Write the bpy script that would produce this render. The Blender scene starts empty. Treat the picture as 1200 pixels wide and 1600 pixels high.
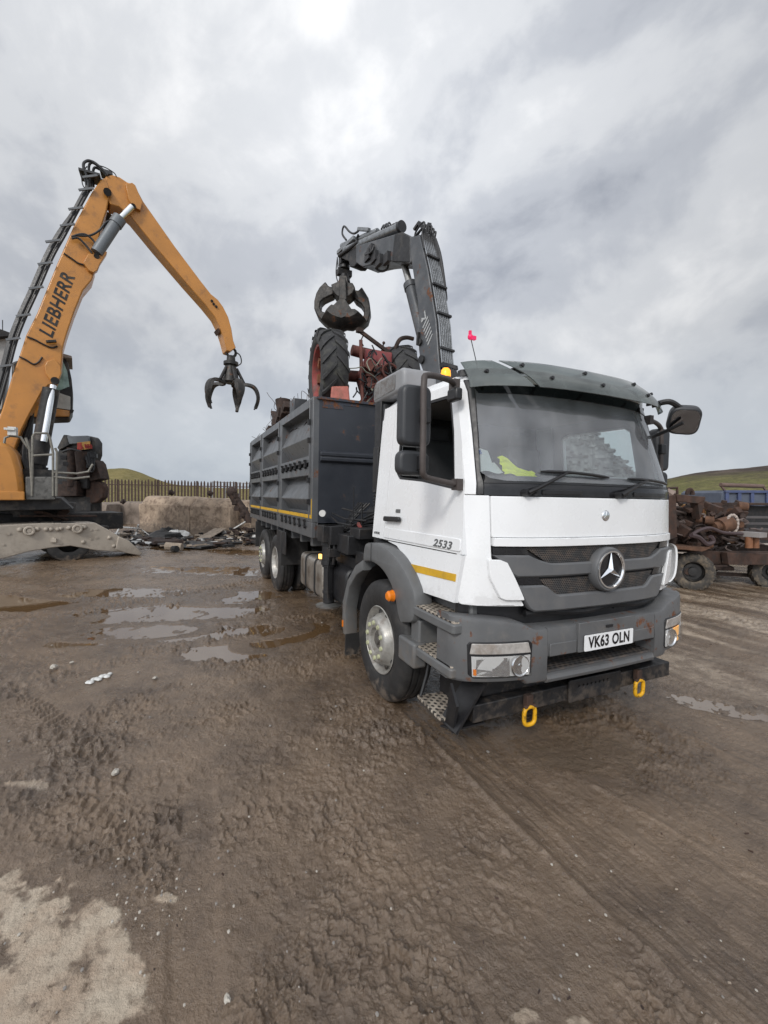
import bpy, bmesh, math, random
import numpy as np
from mathutils import Vector, Matrix

# ------------------------------------------------------------------ camera, sky, sun, exposure
SC = bpy.context.scene
COL = SC.collection
CAMP = np.array([3.6176, -2.8871, 1.84]); YAW, PITCH, ROLL, FPX = 2.7053, -.0351, .0188, 682.7561
_cy, _sy, _cp, _sp = math.cos(YAW), math.sin(YAW), math.cos(PITCH), math.sin(PITCH)
FW = np.array([_cy*_cp, _sy*_cp, _sp]); _r = np.array([_sy, -_cy, 0.]); _u = np.cross(_r, FW)
RT = math.cos(ROLL)*_r + math.sin(ROLL)*_u
UP = -math.sin(ROLL)*_r + math.cos(ROLL)*_u
cam = bpy.data.cameras.new('camera'); cam_o = bpy.data.objects.new('camera', cam); COL.objects.link(cam_o)
cam.sensor_fit = 'VERTICAL'; cam.sensor_height = 36; cam.sensor_width = 27
cam.lens = FPX/1600*36; cam.clip_start = .05; cam.clip_end = 20000
cam_o.matrix_world = Matrix(((RT[0], UP[0], -FW[0], CAMP[0]), (RT[1], UP[1], -FW[1], CAMP[1]),
                             (RT[2], UP[2], -FW[2], CAMP[2]), (0, 0, 0, 1)))
SC.camera = cam_o

SUN_AZ, SUN_EL = math.radians(-46), math.radians(34)      # direction towards the sun, behind the camera
def px_ray0(u, v):
    d = FW + (u-600)/FPX*RT - (v-800)/FPX*UP; return d/np.linalg.norm(d)
W = bpy.data.worlds.new("World"); SC.world = W; W.use_nodes = True
def build_world():
    nt = W.node_tree; N, L = nt.nodes, nt.links
    for n in list(N): N.remove(n)
    out = N.new('ShaderNodeOutputWorld'); bg = N.new('ShaderNodeBackground'); bg.inputs[1].default_value = .1
    L.new(bg.outputs[0], out.inputs[0])
    sky = N.new('ShaderNodeTexSky'); sky.sky_type = 'NISHITA'; sky.sun_disc = False
    sky.sun_elevation = SUN_EL; sky.sun_rotation = math.pi/2 - SUN_AZ
    tc = N.new('ShaderNodeTexCoord'); sep = N.new('ShaderNodeSeparateXYZ'); L.new(tc.outputs['Generated'], sep.inputs[0])
    def M(op, a, b=None, c=None, clamp=False):
        m = N.new('ShaderNodeMath'); m.operation = op; m.use_clamp = clamp
        for i, x in enumerate((a, b, c)):
            if x is None: continue
            if isinstance(x, (int, float)): m.inputs[i].default_value = x
            else: L.new(x, m.inputs[i])
        return m.outputs[0]
    zz = M('ADD', M('MAXIMUM', sep.outputs[2], 0.), .5)
    px, py = M('DIVIDE', sep.outputs[0], zz), M('DIVIDE', sep.outputs[1], zz)
    cb = N.new('ShaderNodeCombineXYZ'); L.new(M('MULTIPLY_ADD', px, .35, sep.outputs[0]), cb.inputs[0]); L.new(M('MULTIPLY_ADD', py, .35, sep.outputs[1]), cb.inputs[1]); L.new(M('MULTIPLY', sep.outputs[2], 1.5), cb.inputs[2])
    def noise(sc, det, rough, dist, off, sx=1., sy=1.):
        mp = N.new('ShaderNodeMapping'); L.new(cb.outputs[0], mp.inputs[0]); mp.inputs[1].default_value = off
        mp.inputs[2].default_value = (0, 0, math.radians(155)); mp.inputs[3].default_value = (sx, sy, 1)
        n = N.new('ShaderNodeTexNoise'); L.new(mp.outputs[0], n.inputs[0])
        n.inputs['Scale'].default_value = sc; n.inputs['Detail'].default_value = det
        n.inputs['Roughness'].default_value = rough; n.inputs['Distortion'].default_value = dist
        return n.outputs[0]
    def ramp(f, stops):
        r = N.new('ShaderNodeValToRGB'); L.new(f, r.inputs[0]); r.color_ramp.interpolation = 'EASE'
        while len(r.color_ramp.elements) < len(stops): r.color_ramp.elements.new(.5)
        for e, (p, c) in zip(r.color_ramp.elements, stops): e.position = p; e.color = (*c, 1)
        return r.outputs[0]
    def mix(f, a, b, typ='MIX'):
        m = N.new('ShaderNodeMix'); m.data_type = 'RGBA'; m.blend_type = typ
        if isinstance(f, (int, float)): m.inputs[0].default_value = f
        else: L.new(f, m.inputs[0])
        for i, x in ((6, a), (7, b)):
            if isinstance(x, tuple): m.inputs[i].default_value = (*x, 1)
            else: L.new(x, m.inputs[i])
        return m.outputs[2]
    n1 = noise(1.9, 7, .54, .25, (2.2, 1.7, .6), 1, 1.)
    n2 = noise(5.5, 7, .58, .4, (7.1, 4.3, 2), .9, 1.)
    f = M('ADD', M('MULTIPLY', n1, .8), M('MULTIPLY', n2, .2))
    cloud = ramp(f, [(.32, (3.1, 3.3, 3.75)), (.43, (4.5, 4.7, 5.1)), (.53, (5.9, 6.05, 6.3)), (.65, (7.6, 7.65, 7.75))])
    low = M('SUBTRACT', 1., M('MULTIPLY', sep.outputs[2], 3.2), clamp=True)      # clearer, bluer band low over the horizon
    cloud = mix(M('MULTIPLY', low, .55), cloud, (5.1, 5.9, 6.9))
    base = mix(.95, sky.outputs[0], cloud)
    # cloud brightened towards the sun, out of view, added to light the lorry's white paint
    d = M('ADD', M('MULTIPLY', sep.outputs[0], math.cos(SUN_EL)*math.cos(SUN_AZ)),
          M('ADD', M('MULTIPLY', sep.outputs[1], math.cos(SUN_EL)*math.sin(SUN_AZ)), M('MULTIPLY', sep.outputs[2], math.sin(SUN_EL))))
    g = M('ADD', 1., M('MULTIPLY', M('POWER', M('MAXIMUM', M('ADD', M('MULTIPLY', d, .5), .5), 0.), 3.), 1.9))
    c2 = px_ray0(640, 330)                                   # a second thin patch in the cloud ahead, over the crane
    d2 = M('ADD', M('MULTIPLY', sep.outputs[0], float(c2[0])), M('ADD', M('MULTIPLY', sep.outputs[1], float(c2[1])), M('MULTIPLY', sep.outputs[2], float(c2[2]))))
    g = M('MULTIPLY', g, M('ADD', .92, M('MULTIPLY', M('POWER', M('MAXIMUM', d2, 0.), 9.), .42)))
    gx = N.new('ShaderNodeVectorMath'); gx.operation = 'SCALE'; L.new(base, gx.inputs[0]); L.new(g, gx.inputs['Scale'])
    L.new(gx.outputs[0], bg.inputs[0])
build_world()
sun = bpy.data.lights.new('sun', 'SUN'); sun.energy = 1.5; sun.angle = math.radians(10); sun.color = (1, .96, .9)
sun_o = bpy.data.objects.new('sun', sun); COL.objects.link(sun_o)
sun_o.rotation_euler = Vector((-math.cos(SUN_EL)*math.cos(SUN_AZ), -math.cos(SUN_EL)*math.sin(SUN_AZ), -math.sin(SUN_EL))).to_track_quat('-Z', 'Y').to_euler()
SC.view_settings.view_transform = 'Standard'; SC.view_settings.look = 'None'
SC.view_settings.exposure = 0.0; SC.view_settings.gamma = 1
SC.render.engine = 'CYCLES'; SC.cycles.use_denoising = True; SC.cycles.max_bounces = 8; SC.cycles.transparent_max_bounces = 12

# ------------------------------------------------------------------ helpers
def px_ray(u, v): return FW + (u-600)/FPX*RT - (v-800)/FPX*UP
def ground_pt(u, v, z=0.):                       # where a sight line meets the ground
    d = px_ray(u, v); t = (z-CAMP[2])/d[2]; return CAMP + t*d
def plane_pt(u, v, P0, n):
    d = px_ray(u, v); t = np.dot(P0-CAMP, n)/np.dot(d, n); return CAMP + t*d
def pchip(xs, ys):
    xs = np.array(xs, float); ys = np.array(ys, float); h = np.diff(xs); d = np.diff(ys)/h
    m = np.zeros(len(xs)); p = d[:-1]*d[1:]
    m[1:-1] = np.where(p > 0, 2*p/(d[:-1]+d[1:]+np.where(d[:-1]+d[1:] == 0, 1e-9, 0)), 0); m[0] = d[0]; m[-1] = d[-1]
    def f(x):
        x = min(max(x, xs[0]), xs[-1]); i = int(min(max(np.searchsorted(xs, x)-1, 0), len(h)-1)); t = (x-xs[i])/h[i]
        return float((2*t**3-3*t**2+1)*ys[i]+(t**3-2*t**2+t)*h[i]*m[i]+(-2*t**3+3*t**2)*ys[i+1]+(t**3-t**2)*h[i]*m[i+1])
    return f

def each(name, mats, parent, fns, bevel=0.):          # every piece a part of its own
    for f in fns:
        m = MB(); f(m); m.build(name, mats, parent, bevel)

class MB:
    """collects pieces of one mesh"""
    def __init__(s): s.v = []; s.f = []; s.m = []; s.cur = 0
    def mat(s, i): s.cur = i; return s
    def add(s, vs, fs):
        o = len(s.v); s.v += [tuple(map(float, p)) for p in vs]
        for f in fs: s.f.append([o+i for i in f]); s.m.append(s.cur)
        return s
    def box(s, c, d, R=None):
        c = Vector(c); hx, hy, hz = d[0]/2, d[1]/2, d[2]/2
        P = [Vector((x, y, z)) for x in (-hx, hx) for y in (-hy, hy) for z in (-hz, hz)]
        if R is not None: P = [R @ p for p in P]
        return s.add([c+p for p in P], [(0, 1, 3, 2), (4, 6, 7, 5), (0, 4, 5, 1), (2, 3, 7, 6), (0, 2, 6, 4), (1, 5, 7, 3)])
    def bar(s, p0, p1, w, h, up=(0, 0, 1)):          # rectangular bar from p0 to p1
        p0, p1 = Vector(p0), Vector(p1); d = (p1-p0).normalized(); a = d.cross(Vector(up))
        if a.length < 1e-4: a = d.cross(Vector((1, 0, 0)))
        a.normalize(); b = a.cross(d)
        P = [q+a*i*w/2+b*j*h/2 for q in (p0, p1) for i, j in ((-1, -1), (1, -1), (1, 1), (-1, 1))]
        return s.add(P, [(3, 2, 1, 0), (4, 5, 6, 7), (0, 1, 5, 4), (1, 2, 6, 5), (2, 3, 7, 6), (3, 0, 4, 7)])
    def grid(s, P, close_u=False, close_v=False):     # P[i][j]
        n, m = len(P), len(P[0]); fs = []
        for i in range(n if close_u else n-1):
            for j in range(m if close_v else m-1):
                fs.append((i*m+j, i*m+(j+1) % m, ((i+1) % n)*m+(j+1) % m, ((i+1) % n)*m+j))
        return s.add([p for r in P for p in r], fs)
    def tube(s, pts, r, n=8, caps=True):
        pts = [Vector(p) for p in pts]; rr = r if isinstance(r, (list, tuple)) else [r]*len(pts)
        rings = []; a = None
        for i, p in enumerate(pts):
            t = (pts[min(i+1, len(pts)-1)]-pts[max(i-1, 0)])
            t = t.normalized() if t.length > 1e-9 else Vector((0, 0, 1))
            if a is None:
                a = t.cross(Vector((0, 0, 1)))
                if a.length < 1e-3: a = t.cross(Vector((1, 0, 0)))
            a = (a - t*a.dot(t)).normalized(); b = t.cross(a)
            rings.append([p+(a*math.cos(q)+b*math.sin(q))*rr[i] for q in (2*math.pi*k/n for k in range(n))])
        s.grid(rings, close_v=True)
        if caps:
            o = len(s.v)-n*len(pts)
            s.f.append([o+k for k in range(n)][::-1]); s.f.append([o+n*(len(pts)-1)+k for k in range(n)]); s.m += [s.cur]*2
        return s
    def cyl(s, p0, p1, r, r1=None, n=20): return s.tube([p0, p1], [r, r if r1 is None else r1], n)
    def lathe(s, prof, M, n=48):                      # prof (r, h) about local z of M
        rings = [[M @ Vector((r*math.cos(q), r*math.sin(q), h)) for q in (2*math.pi*k/n for k in range(n))] for r, h in prof]
        return s.grid(rings, close_v=True)
    def prism(s, pts, M, t):                          # polygon in local xy of M, from z=0 to z=t
        n = len(pts); A = [M @ Vector((x, y, 0)) for x, y in pts]; B = [M @ Vector((x, y, t)) for x, y in pts]
        return s.add(A+B, [list(range(n))[::-1], list(range(n, 2*n))]+[(i, (i+1) % n, n+(i+1) % n, n+i) for i in range(n)])
    def sphere(s, c, r, n=12, sc=(1, 1, 1)):
        c = Vector(c); P = []
        for i in range(n+1):
            th = math.pi*i/n
            P.append([c+Vector((sc[0]*r*math.sin(th)*math.cos(q), sc[1]*r*math.sin(th)*math.sin(q), sc[2]*r*math.cos(th))) for q in (2*math.pi*k/(2*n) for k in range(2*n))])
        return s.grid(P, close_v=True)
    def build(s, name, mats, parent=None, bevel=0., ang=38, seg=2):
        me = bpy.data.meshes.new(name); me.from_pydata(s.v, [], s.f)
        mats = mats if isinstance(mats, (list, tuple)) else [mats]
        for m in mats: me.materials.append(m)
        me.polygons.foreach_set('material_index', s.m)
        return finish(me, name, parent, bevel, ang, seg)
def finish(me, name, parent=None, bevel=0., ang=38, seg=2):
    bm = bmesh.new(); bm.from_mesh(me); bmesh.ops.remove_doubles(bm, verts=bm.verts, dist=1e-5)
    bmesh.ops.recalc_face_normals(bm, faces=bm.faces); bm.to_mesh(me); bm.free()
    me.polygons.foreach_set('use_smooth', [True]*len(me.polygons)); me.set_sharp_from_angle(angle=math.radians(ang)); me.update()
    o = bpy.data.objects.new(name, me); COL.objects.link(o)
    if bevel:
        b = o.modifiers.new('bevel', 'BEVEL'); b.width = bevel; b.segments = seg; b.limit_method = 'ANGLE'; b.angle_limit = math.radians(40)
        b.harden_normals = False
    if parent is not None: set_parent(o, parent)
    return o
def set_parent(o, p):
    o.parent = p
    o.matrix_parent_inverse = Matrix.Translation(p.location).inverted() if p.type == 'EMPTY' else Matrix.Identity(4)
def thing(name, label, cat, loc=(0, 0, 0), group=None):
    o = bpy.data.objects.new(name, None); COL.objects.link(o); o.location = loc; o.empty_display_size = .2
    return tag(o, label, cat, group)
def tag(o, label, cat, group=None):
    o['label'] = label; o['category'] = cat
    if group: o['group'] = group
    return o
def struct(o, kind='structure'): o['kind'] = kind; return o
def rpoly(pts, r, n=5):                               # polygon with rounded corners
    out = []; P = [Vector(p) for p in pts]; k = len(P)
    for i in range(k):
        a, b, c = P[i-1], P[i], P[(i+1) % k]; ri = r[i] if isinstance(r, (list, tuple)) else r
        d1, d2 = (a-b), (c-b); q = min(ri, d1.length*.45, d2.length*.45); d1.normalize(); d2.normalize()
        if q < 1e-4: out.append((b.x, b.y)); continue
        for j in range(n+1):
            t = j/n; p = (b+d1*q)*(1-t)**2 + b*2*t*(1-t) + (b+d2*q)*t*t; out.append((p.x, p.y))
    return out
def frame(o, x, y):                                   # matrix from origin and two axes
    x = Vector(x).normalized(); y = Vector(y); y = (y-x*y.dot(x)).normalized(); z = x.cross(y)
    return Matrix(((x.x, y.x, z.x, o[0]), (x.y, y.y, z.y, o[1]), (x.z, y.z, z.z, o[2]), (0, 0, 0, 1)))
def plate(outs, t, M, name, mats, parent=None, bevel=0.):     # flat plate with holes, centred on M's xy plane
    cu = bpy.data.curves.new(name, 'CURVE'); cu.dimensions = '2D'; cu.fill_mode = 'BOTH'
    cu.extrude = max(t/2-bevel, .0005); cu.bevel_depth = bevel; cu.bevel_resolution = 1; cu.offset = -bevel
    for o in outs:
        sp = cu.splines.new('POLY'); sp.points.add(len(o)-1)
        for p, q in zip(sp.points, o): p.co = (q[0], q[1], 0, 1)
        sp.use_cyclic_u = True
    ob = bpy.data.objects.new('tmp_outline', cu); COL.objects.link(ob); bpy.context.view_layer.update()
    me = bpy.data.meshes.new_from_object(ob.evaluated_get(bpy.context.evaluated_depsgraph_get())); bpy.data.objects.remove(ob); bpy.data.curves.remove(cu)
    me.transform(M); me.name = name; me.materials.clear()
    for m in (mats if isinstance(mats, (list, tuple)) else [mats]): me.materials.append(m)
    return finish(me, name, parent)
def letters(txt, size, M, name, m, parent=None, ext=.002, bold=0., shear=0., xs=1., align='CENTER'):
    cu = bpy.data.curves.new(name, 'FONT'); cu.body = txt; cu.size = size; cu.extrude = ext; cu.offset = bold; cu.shear = shear
    cu.align_x = align; cu.space_character = 1.08; cu.align_y = 'CENTER'
    ob = bpy.data.objects.new('tmp_text', cu); COL.objects.link(ob); bpy.context.view_layer.update()
    me = bpy.data.meshes.new_from_object(ob.evaluated_get(bpy.context.evaluated_depsgraph_get())); bpy.data.objects.remove(ob); bpy.data.curves.remove(cu)
    me.transform(M @ Matrix.Diagonal((xs, 1, 1, 1))); me.name = name; me.materials.clear(); me.materials.append(m)
    return finish(me, name, parent)
def curve_pts(pts, n=6):                              # Catmull-Rom through points
    P = [Vector(p) for p in pts]; out = []
    for i in range(len(P)-1):
        a, b, c, d = P[max(i-1, 0)], P[i], P[i+1], P[min(i+2, len(P)-1)]
        for j in range(n):
            t = j/n
            out.append(.5*((2*b)+(c-a)*t+(2*a-5*b+4*c-d)*t*t+(3*b-a-3*c+d)*t**3))
    return out+[P[-1]]

# ------------------------------------------------------------------ materials
MATS = {}
def mk(name, col, rough=.5, metal=0., var=.12, vs=5., dirt=None, da=.4, ds=3., dth=.5, bump=0., bs=30., spec=.5,
       mud=None, rust=0., rs=6., coat=0., tr=0., stretch=None):
    m = bpy.data.materials.new(name); m.use_nodes = True; nt = m.node_tree; N, L = nt.nodes, nt.links
    b = N['Principled BSDF']; b.inputs['Metallic'].default_value = metal; b.inputs['Specular IOR Level'].default_value = spec
    b.inputs['Coat Weight'].default_value = coat; b.inputs['Coat Roughness'].default_value = .12
    tc = N.new('ShaderNodeTexCoord'); co = tc.outputs['Object']
    if stretch:
        mp = N.new('ShaderNodeMapping'); L.new(co, mp.inputs[0]); mp.inputs[3].default_value = stretch; co = mp.outputs[0]
    def noise(s, d=5., r=.55, c=co):
        n = N.new('ShaderNodeTexNoise'); L.new(c, n.inputs[0]); n.inputs['Scale'].default_value = s
        n.inputs['Detail'].default_value = d; n.inputs['Roughness'].default_value = r; return n.outputs[0]
    def mr(f, a, b2, c, d):
        n = N.new('ShaderNodeMapRange'); n.clamp = True; L.new(f, n.inputs[0])
        for i, x in enumerate((a, b2, c, d)): n.inputs[i+1].default_value = x
        return n.outputs[0]
    def mul(a, b2):
        n = N.new('ShaderNodeMath'); n.operation = 'MULTIPLY'
        for i, x in enumerate((a, b2)):
            if isinstance(x, (int, float)): n.inputs[i].default_value = x
            else: L.new(x, n.inputs[i])
        return n.outputs[0]
    def mix(f, a, b2):
        n = N.new('ShaderNodeMix'); n.data_type = 'RGBA'; L.new(f, n.inputs[0])
        for i, x in ((6, a), (7, b2)):
            if isinstance(x, tuple): n.inputs[i].default_value = (*x, 1)
            else: L.new(x, n.inputs[i])
        return n.outputs[2]
    c = mix(mr(noise(vs), .3, .7, 0, 1), tuple(x*(1-var) for x in col), tuple(min(x*(1+var), 1) for x in col))
    rv = mr(noise(vs*2.3), .3, .7, max(rough-.09, .02), min(rough+.09, 1))
    if dirt is not None:
        f = mul(mr(noise(ds, 8., .65), dth, dth+.16, 0, 1), da); c = mix(f, c, dirt)
    if rust:
        f = mr(noise(rs, 9., .7), .62-rust*.3, .68-rust*.3, 0, 1); rc = mix(mr(noise(rs*5), .3, .7, 0, 1), (.07, .025, .012), (.19, .075, .03)); c = mix(f, c, rc)
        rv2 = N.new('ShaderNodeMix'); L.new(f, rv2.inputs[0]); L.new(rv, rv2.inputs[2]); rv2.inputs[3].default_value = .85; rv = rv2.outputs[0]
        if metal: L.new(mr(f, 0, 1, metal, 0), b.inputs['Metallic'])
    if mud:
        g = N.new('ShaderNodeNewGeometry'); sp = N.new('ShaderNodeSeparateXYZ'); L.new(g.outputs['Position'], sp.inputs[0])
        nz = N.new('ShaderNodeTexNoise'); L.new(g.outputs['Position'], nz.inputs[0]); nz.inputs['Scale'].default_value = 11; nz.inputs['Detail'].default_value = 9; nz.inputs['Roughness'].default_value = .7
        h = mr(sp.outputs[2], mud[0], mud[1], .28, -.25); ad = N.new('ShaderNodeMath'); ad.operation = 'ADD'; L.new(h, ad.inputs[0]); L.new(nz.outputs[0], ad.inputs[1])
        f = mul(mr(ad.outputs[0], .52, .66, 0, 1), mud[2]); c = mix(f, c, (.15, .12, .095))
    L.new(c, b.inputs['Base Color']); L.new(rv, b.inputs['Roughness'])
    if bump:
        bn = N.new('ShaderNodeBump'); bn.inputs['Strength'].default_value = bump; bn.inputs['Distance'].default_value = .01
        L.new(noise(bs, 6.), bn.inputs['Height']); L.new(bn.outputs[0], b.inputs['Normal'])
    MATS[name] = m; return m
def emit(name, col, s):
    m = mk(name, col, .3); b = m.node_tree.nodes['Principled BSDF']; b.inputs['Emission Color'].default_value = (*col, 1); b.inputs['Emission Strength'].default_value = s; return m
def glass(name, tint=(.7, .76, .76), film=.1, filmcol=(.5, .52, .52), rough=.02, ior=1.5):
    m = bpy.data.materials.new(name); m.use_nodes = True; nt = m.node_tree; N, L = nt.nodes, nt.links
    for n in list(N): N.remove(n)
    out = N.new('ShaderNodeOutputMaterial'); t = N.new('ShaderNodeBsdfTransparent'); t.inputs[0].default_value = (*tint, 1)
    d = N.new('ShaderNodeBsdfDiffuse'); d.inputs[0].default_value = (*filmcol, 1); g = N.new('ShaderNodeBsdfGlossy'); g.inputs['Roughness'].default_value = rough
    fr0 = N.new('ShaderNodeFresnel'); fr0.inputs[0].default_value = ior; geo = N.new('ShaderNodeNewGeometry'); inv = N.new('ShaderNodeMath'); inv.operation = 'SUBTRACT'; inv.inputs[0].default_value = 1; L.new(geo.outputs['Backfacing'], inv.inputs[1]); fr = N.new('ShaderNodeMath'); fr.operation = 'MULTIPLY'; L.new(fr0.outputs[0], fr.inputs[0]); L.new(inv.outputs[0], fr.inputs[1]); tc = N.new('ShaderNodeTexCoord'); n = N.new('ShaderNodeTexNoise'); L.new(tc.outputs['Object'], n.inputs[0]); n.inputs['Scale'].default_value = 4; n.inputs['Detail'].default_value = 8
    mr = N.new('ShaderNodeMapRange'); L.new(n.outputs[0], mr.inputs[0]); mr.inputs[1].default_value = .3; mr.inputs[2].default_value = .7; mr.inputs[3].default_value = film*.6; mr.inputs[4].default_value = film*1.4
    fm = N.new('ShaderNodeMath'); fm.operation = 'MULTIPLY'; L.new(mr.outputs[0], fm.inputs[0]); L.new(inv.outputs[0], fm.inputs[1]); m1 = N.new('ShaderNodeMixShader'); L.new(fm.outputs[0], m1.inputs[0]); L.new(t.outputs[0], m1.inputs[1]); L.new(d.outputs[0], m1.inputs[2])
    m2 = N.new('ShaderNodeMixShader'); L.new(fr.outputs[0], m2.inputs[0]); L.new(m1.outputs[0], m2.inputs[1]); L.new(g.outputs[0], m2.inputs[2]); L.new(m2.outputs[0], out.inputs[0])
    return m
def dotted(name, col, hole, sx, sy, axes=(0, 1), r=.3, rough=.5, metal=.6, stagger=True, mud=True):
    """perforated metal: rows of round holes"""
    m = mk(name, col, rough, metal, .25, 7, dirt=(.13, .1, .08), da=.8, ds=14, dth=.45); nt = m.node_tree; N, L = nt.nodes, nt.links; b = N['Principled BSDF']
    g = N.new('ShaderNodeTexCoord'); sp = N.new('ShaderNodeSeparateXYZ'); L.new(g.outputs['Object'], sp.inputs[0])
    def M(op, a, c=None, d=None):
        n = N.new('ShaderNodeMath'); n.operation = op
        for i, x in enumerate((a, c, d)):
            if x is None: continue
            if isinstance(x, (int, float)): n.inputs[i].default_value = x
            else: L.new(x, n.inputs[i])
        return n.outputs[0]
    x = M('DIVIDE', sp.outputs[axes[0]], sx); y = M('DIVIDE', sp.outputs[axes[1]], sy)
    if stagger: x = M('ADD', x, M('MULTIPLY', M('FLOORED_MODULO', M('FLOOR', y), 2.), .5))
    fx = M('SUBTRACT', M('FRACT', x), .5); fy = M('SUBTRACT', M('FRACT', y), .5)
    dd = M('SQRT', M('ADD', M('MULTIPLY', fx, fx), M('MULTIPLY', fy, fy))); f = M('LESS_THAN', dd, r)
    mx = N.new('ShaderNodeMix'); mx.data_type = 'RGBA'; L.new(f, mx.inputs[0]); lk = b.inputs['Base Color'].links[0]; L.new(lk.from_socket, mx.inputs[6]); mx.inputs[7].default_value = (*hole, 1); L.new(mx.outputs[2], b.inputs['Base Color'])
    L.new(M('MULTIPLY', M('SUBTRACT', 1., f), metal), b.inputs['Metallic'])
    bp = N.new('ShaderNodeBump'); bp.inputs['Distance'].default_value = .006; bp.inputs['Strength'].default_value = .8; L.new(M('SMOOTH_MIN', dd, r*1.15, .1), bp.inputs['Height']); L.new(bp.outputs[0], b.inputs['Normal'])
    return m
MUDC = (.15, .12, .095)
WHITE = mk('white_paint', (.8, .81, .82), .28, 0, .02, 3, dirt=(.52, .5, .47), da=.16, ds=2.6, dth=.6, coat=.35, mud=(.95, 1.45, .16))
GREYP = mk('grey_plastic', (.115, .118, .12), .46, 0, .12, 6, dirt=(.2, .18, .16), da=.22, ds=9, dth=.55, bump=.12, bs=220, mud=(.2, 1.1, .4))
BUMPM = mk('bumper_plastic', (.105, .107, .11), .48, 0, .12, 5, dirt=(.2, .18, .16), da=.3, ds=8, dth=.54, bump=.12, bs=220, rust=.16, rs=6.5, mud=(.3, .8, .3))
BLKP = mk('black_plastic', (.012, .012, .0135), .42, 0, .3, 8, dirt=(.05, .047, .043), da=.25, ds=7, dth=.55, bump=.1, bs=200)
BLKG = mk('black_gloss', (.012, .012, .014), .2, 0, .3, 8, dirt=(.06, .058, .055), da=.4, ds=5, dth=.52)
RUBBER = mk('tyre_rubber', (.02, .0195, .0195), .62, 0, .25, 9, dirt=(.07, .062, .055), da=.5, ds=6, dth=.52, bump=.25, bs=60, mud=(-.1, .35, .75))
RIMM = mk('painted_rim', (.36, .35, .325), .4, .35, .3, 12, dirt=(.17, .13, .1), da=.6, ds=9, dth=.53, bump=.12, bs=70, mud=(.1, .7, .25))
STEEL = mk('dull_steel', (.32, .32, .31), .42, .8, .2, 9, dirt=(.12, .1, .08), da=.5, ds=6, bump=.1)
CHROME = mk('chrome', (.78, .79, .8), .12, 1., .05)
BODYP = mk('body_paint', (.098, .102, .108), .36, .1, .14, 2.5, dirt=(.16, .155, .15), da=.35, ds=3.5, dth=.54, bump=.06, bs=14, rust=.04, rs=4, mud=(.7, 1.5, .3))
BODYD = mk('headboard_paint', (.034, .038, .047), .4, .1, .12, 2, dirt=(.1, .1, .1), da=.3, ds=3, dth=.55, bump=.06, bs=9, rust=.04, rs=3)
CHASM = mk('chassis_paint', (.014, .014, .0155), .55, .1, .3, 7, dirt=(.055, .045, .038), da=.5, ds=5, dth=.52, bump=.2, bs=40, mud=(.0, .8, .4))
YELR = mk('yellow_marking', (.62, .36, .02), .38, 0, .1, 9, dirt=(.3, .2, .05), da=.4, ds=12)
YELH = mk('yellow_paint', (.72, .38, .01), .5, 0, .1, 12, dirt=(.09, .05, .02), da=.9, ds=22, dth=.53, bump=.2)
AMBER = mk('amber_lens', (.75, .2, .01), .2, 0, .1, 8); AMBLIT = emit('lit_amber', (1., .30, .015), 1.6)
TANKM = mk('tank_metal', (.37, .34, .3), .4, .75, .25, 5, dirt=(.13, .09, .06), da=.75, ds=4, dth=.47, bump=.15, bs=22)
GRIM = mk('grille_grey', (.11, .113, .118), .42, 0, .06, 6, dirt=(.18, .17, .16), da=.25, ds=7, bump=.05, bs=150)
CRANEM = mk('crane_grey', (.075, .08, .088), .42, .2, .2, 4, dirt=(.16, .15, .14), da=.45, ds=4, dth=.5, bump=.12, bs=24, rust=.1, rs=5)
CRANED = mk('crane_black', (.02, .02, .022), .5, .2, .3, 8, dirt=(.09, .08, .07), da=.5, ds=6, bump=.2, bs=30)
GRABM = mk('worn_grab_steel', (.026, .025, .024), .5, .3, .4, 6, dirt=(.065, .057, .05), da=.7, ds=8, dth=.46, bump=.3, bs=25, rust=.1)
HOSE = mk('hose_rubber', (.02, .02, .022), .45, 0, .3, 12)
PIPEM = mk('hydraulic_pipe', (.24, .25, .26), .35, .7, .2, 12, dirt=(.06, .06, .06), da=.5, ds=20)
ORANGE = mk('orange_paint', (.5, .215, .042), .42, 0, .12, 1.6, dirt=(.2, .1, .045), da=.55, ds=3.4, dth=.54, bump=.05, bs=10, coat=.15)
EXCD = mk('machine_black', (.018, .0175, .018), .55, .2, .3, 5, dirt=(.1, .085, .07), da=.6, ds=4, bump=.2, bs=20)
EXCG = mk('machine_grey', (.13, .128, .12), .6, .2, .3, 5, dirt=(.045, .042, .04), da=.8, ds=7, dth=.48, bump=.25, bs=25)
BEIGE = mk('mud_grey_steel', (.38, .335, .28), .62, .05, .12, 2.2, dirt=(.15, .12, .095), da=.4, ds=3.5, dth=.54, bump=.15, bs=14, mud=(.0, .7, .35))
RUST = mk('rust', (.056, .03, .021), .85, 0, .45, 5, dirt=(.032, .025, .022), da=.8, ds=6, dth=.48, bump=.5, bs=24)
RUSTB = mk('rust_bright', (.11, .055, .031), .85, 0, .4, 7, dirt=(.07, .035, .022), da=.8, ds=9, dth=.47, bump=.4, bs=30)
RUSTD = mk('rust_dark', (.04, .026, .021), .8, .1, .5, 7, dirt=(.1, .05, .03), da=.6, ds=9, dth=.52, bump=.5, bs=28)
TRED = mk('tractor_red', (.24, .045, .04), .6, 0, .25, 5, dirt=(.09, .055, .045), da=.8, ds=7, dth=.48, bump=.25, bs=25)
TPINK = mk('faded_red', (.42, .13, .1), .6, 0, .2, 8, dirt=(.2, .09, .06), da=.7, ds=12, dth=.48, bump=.2)
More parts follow.
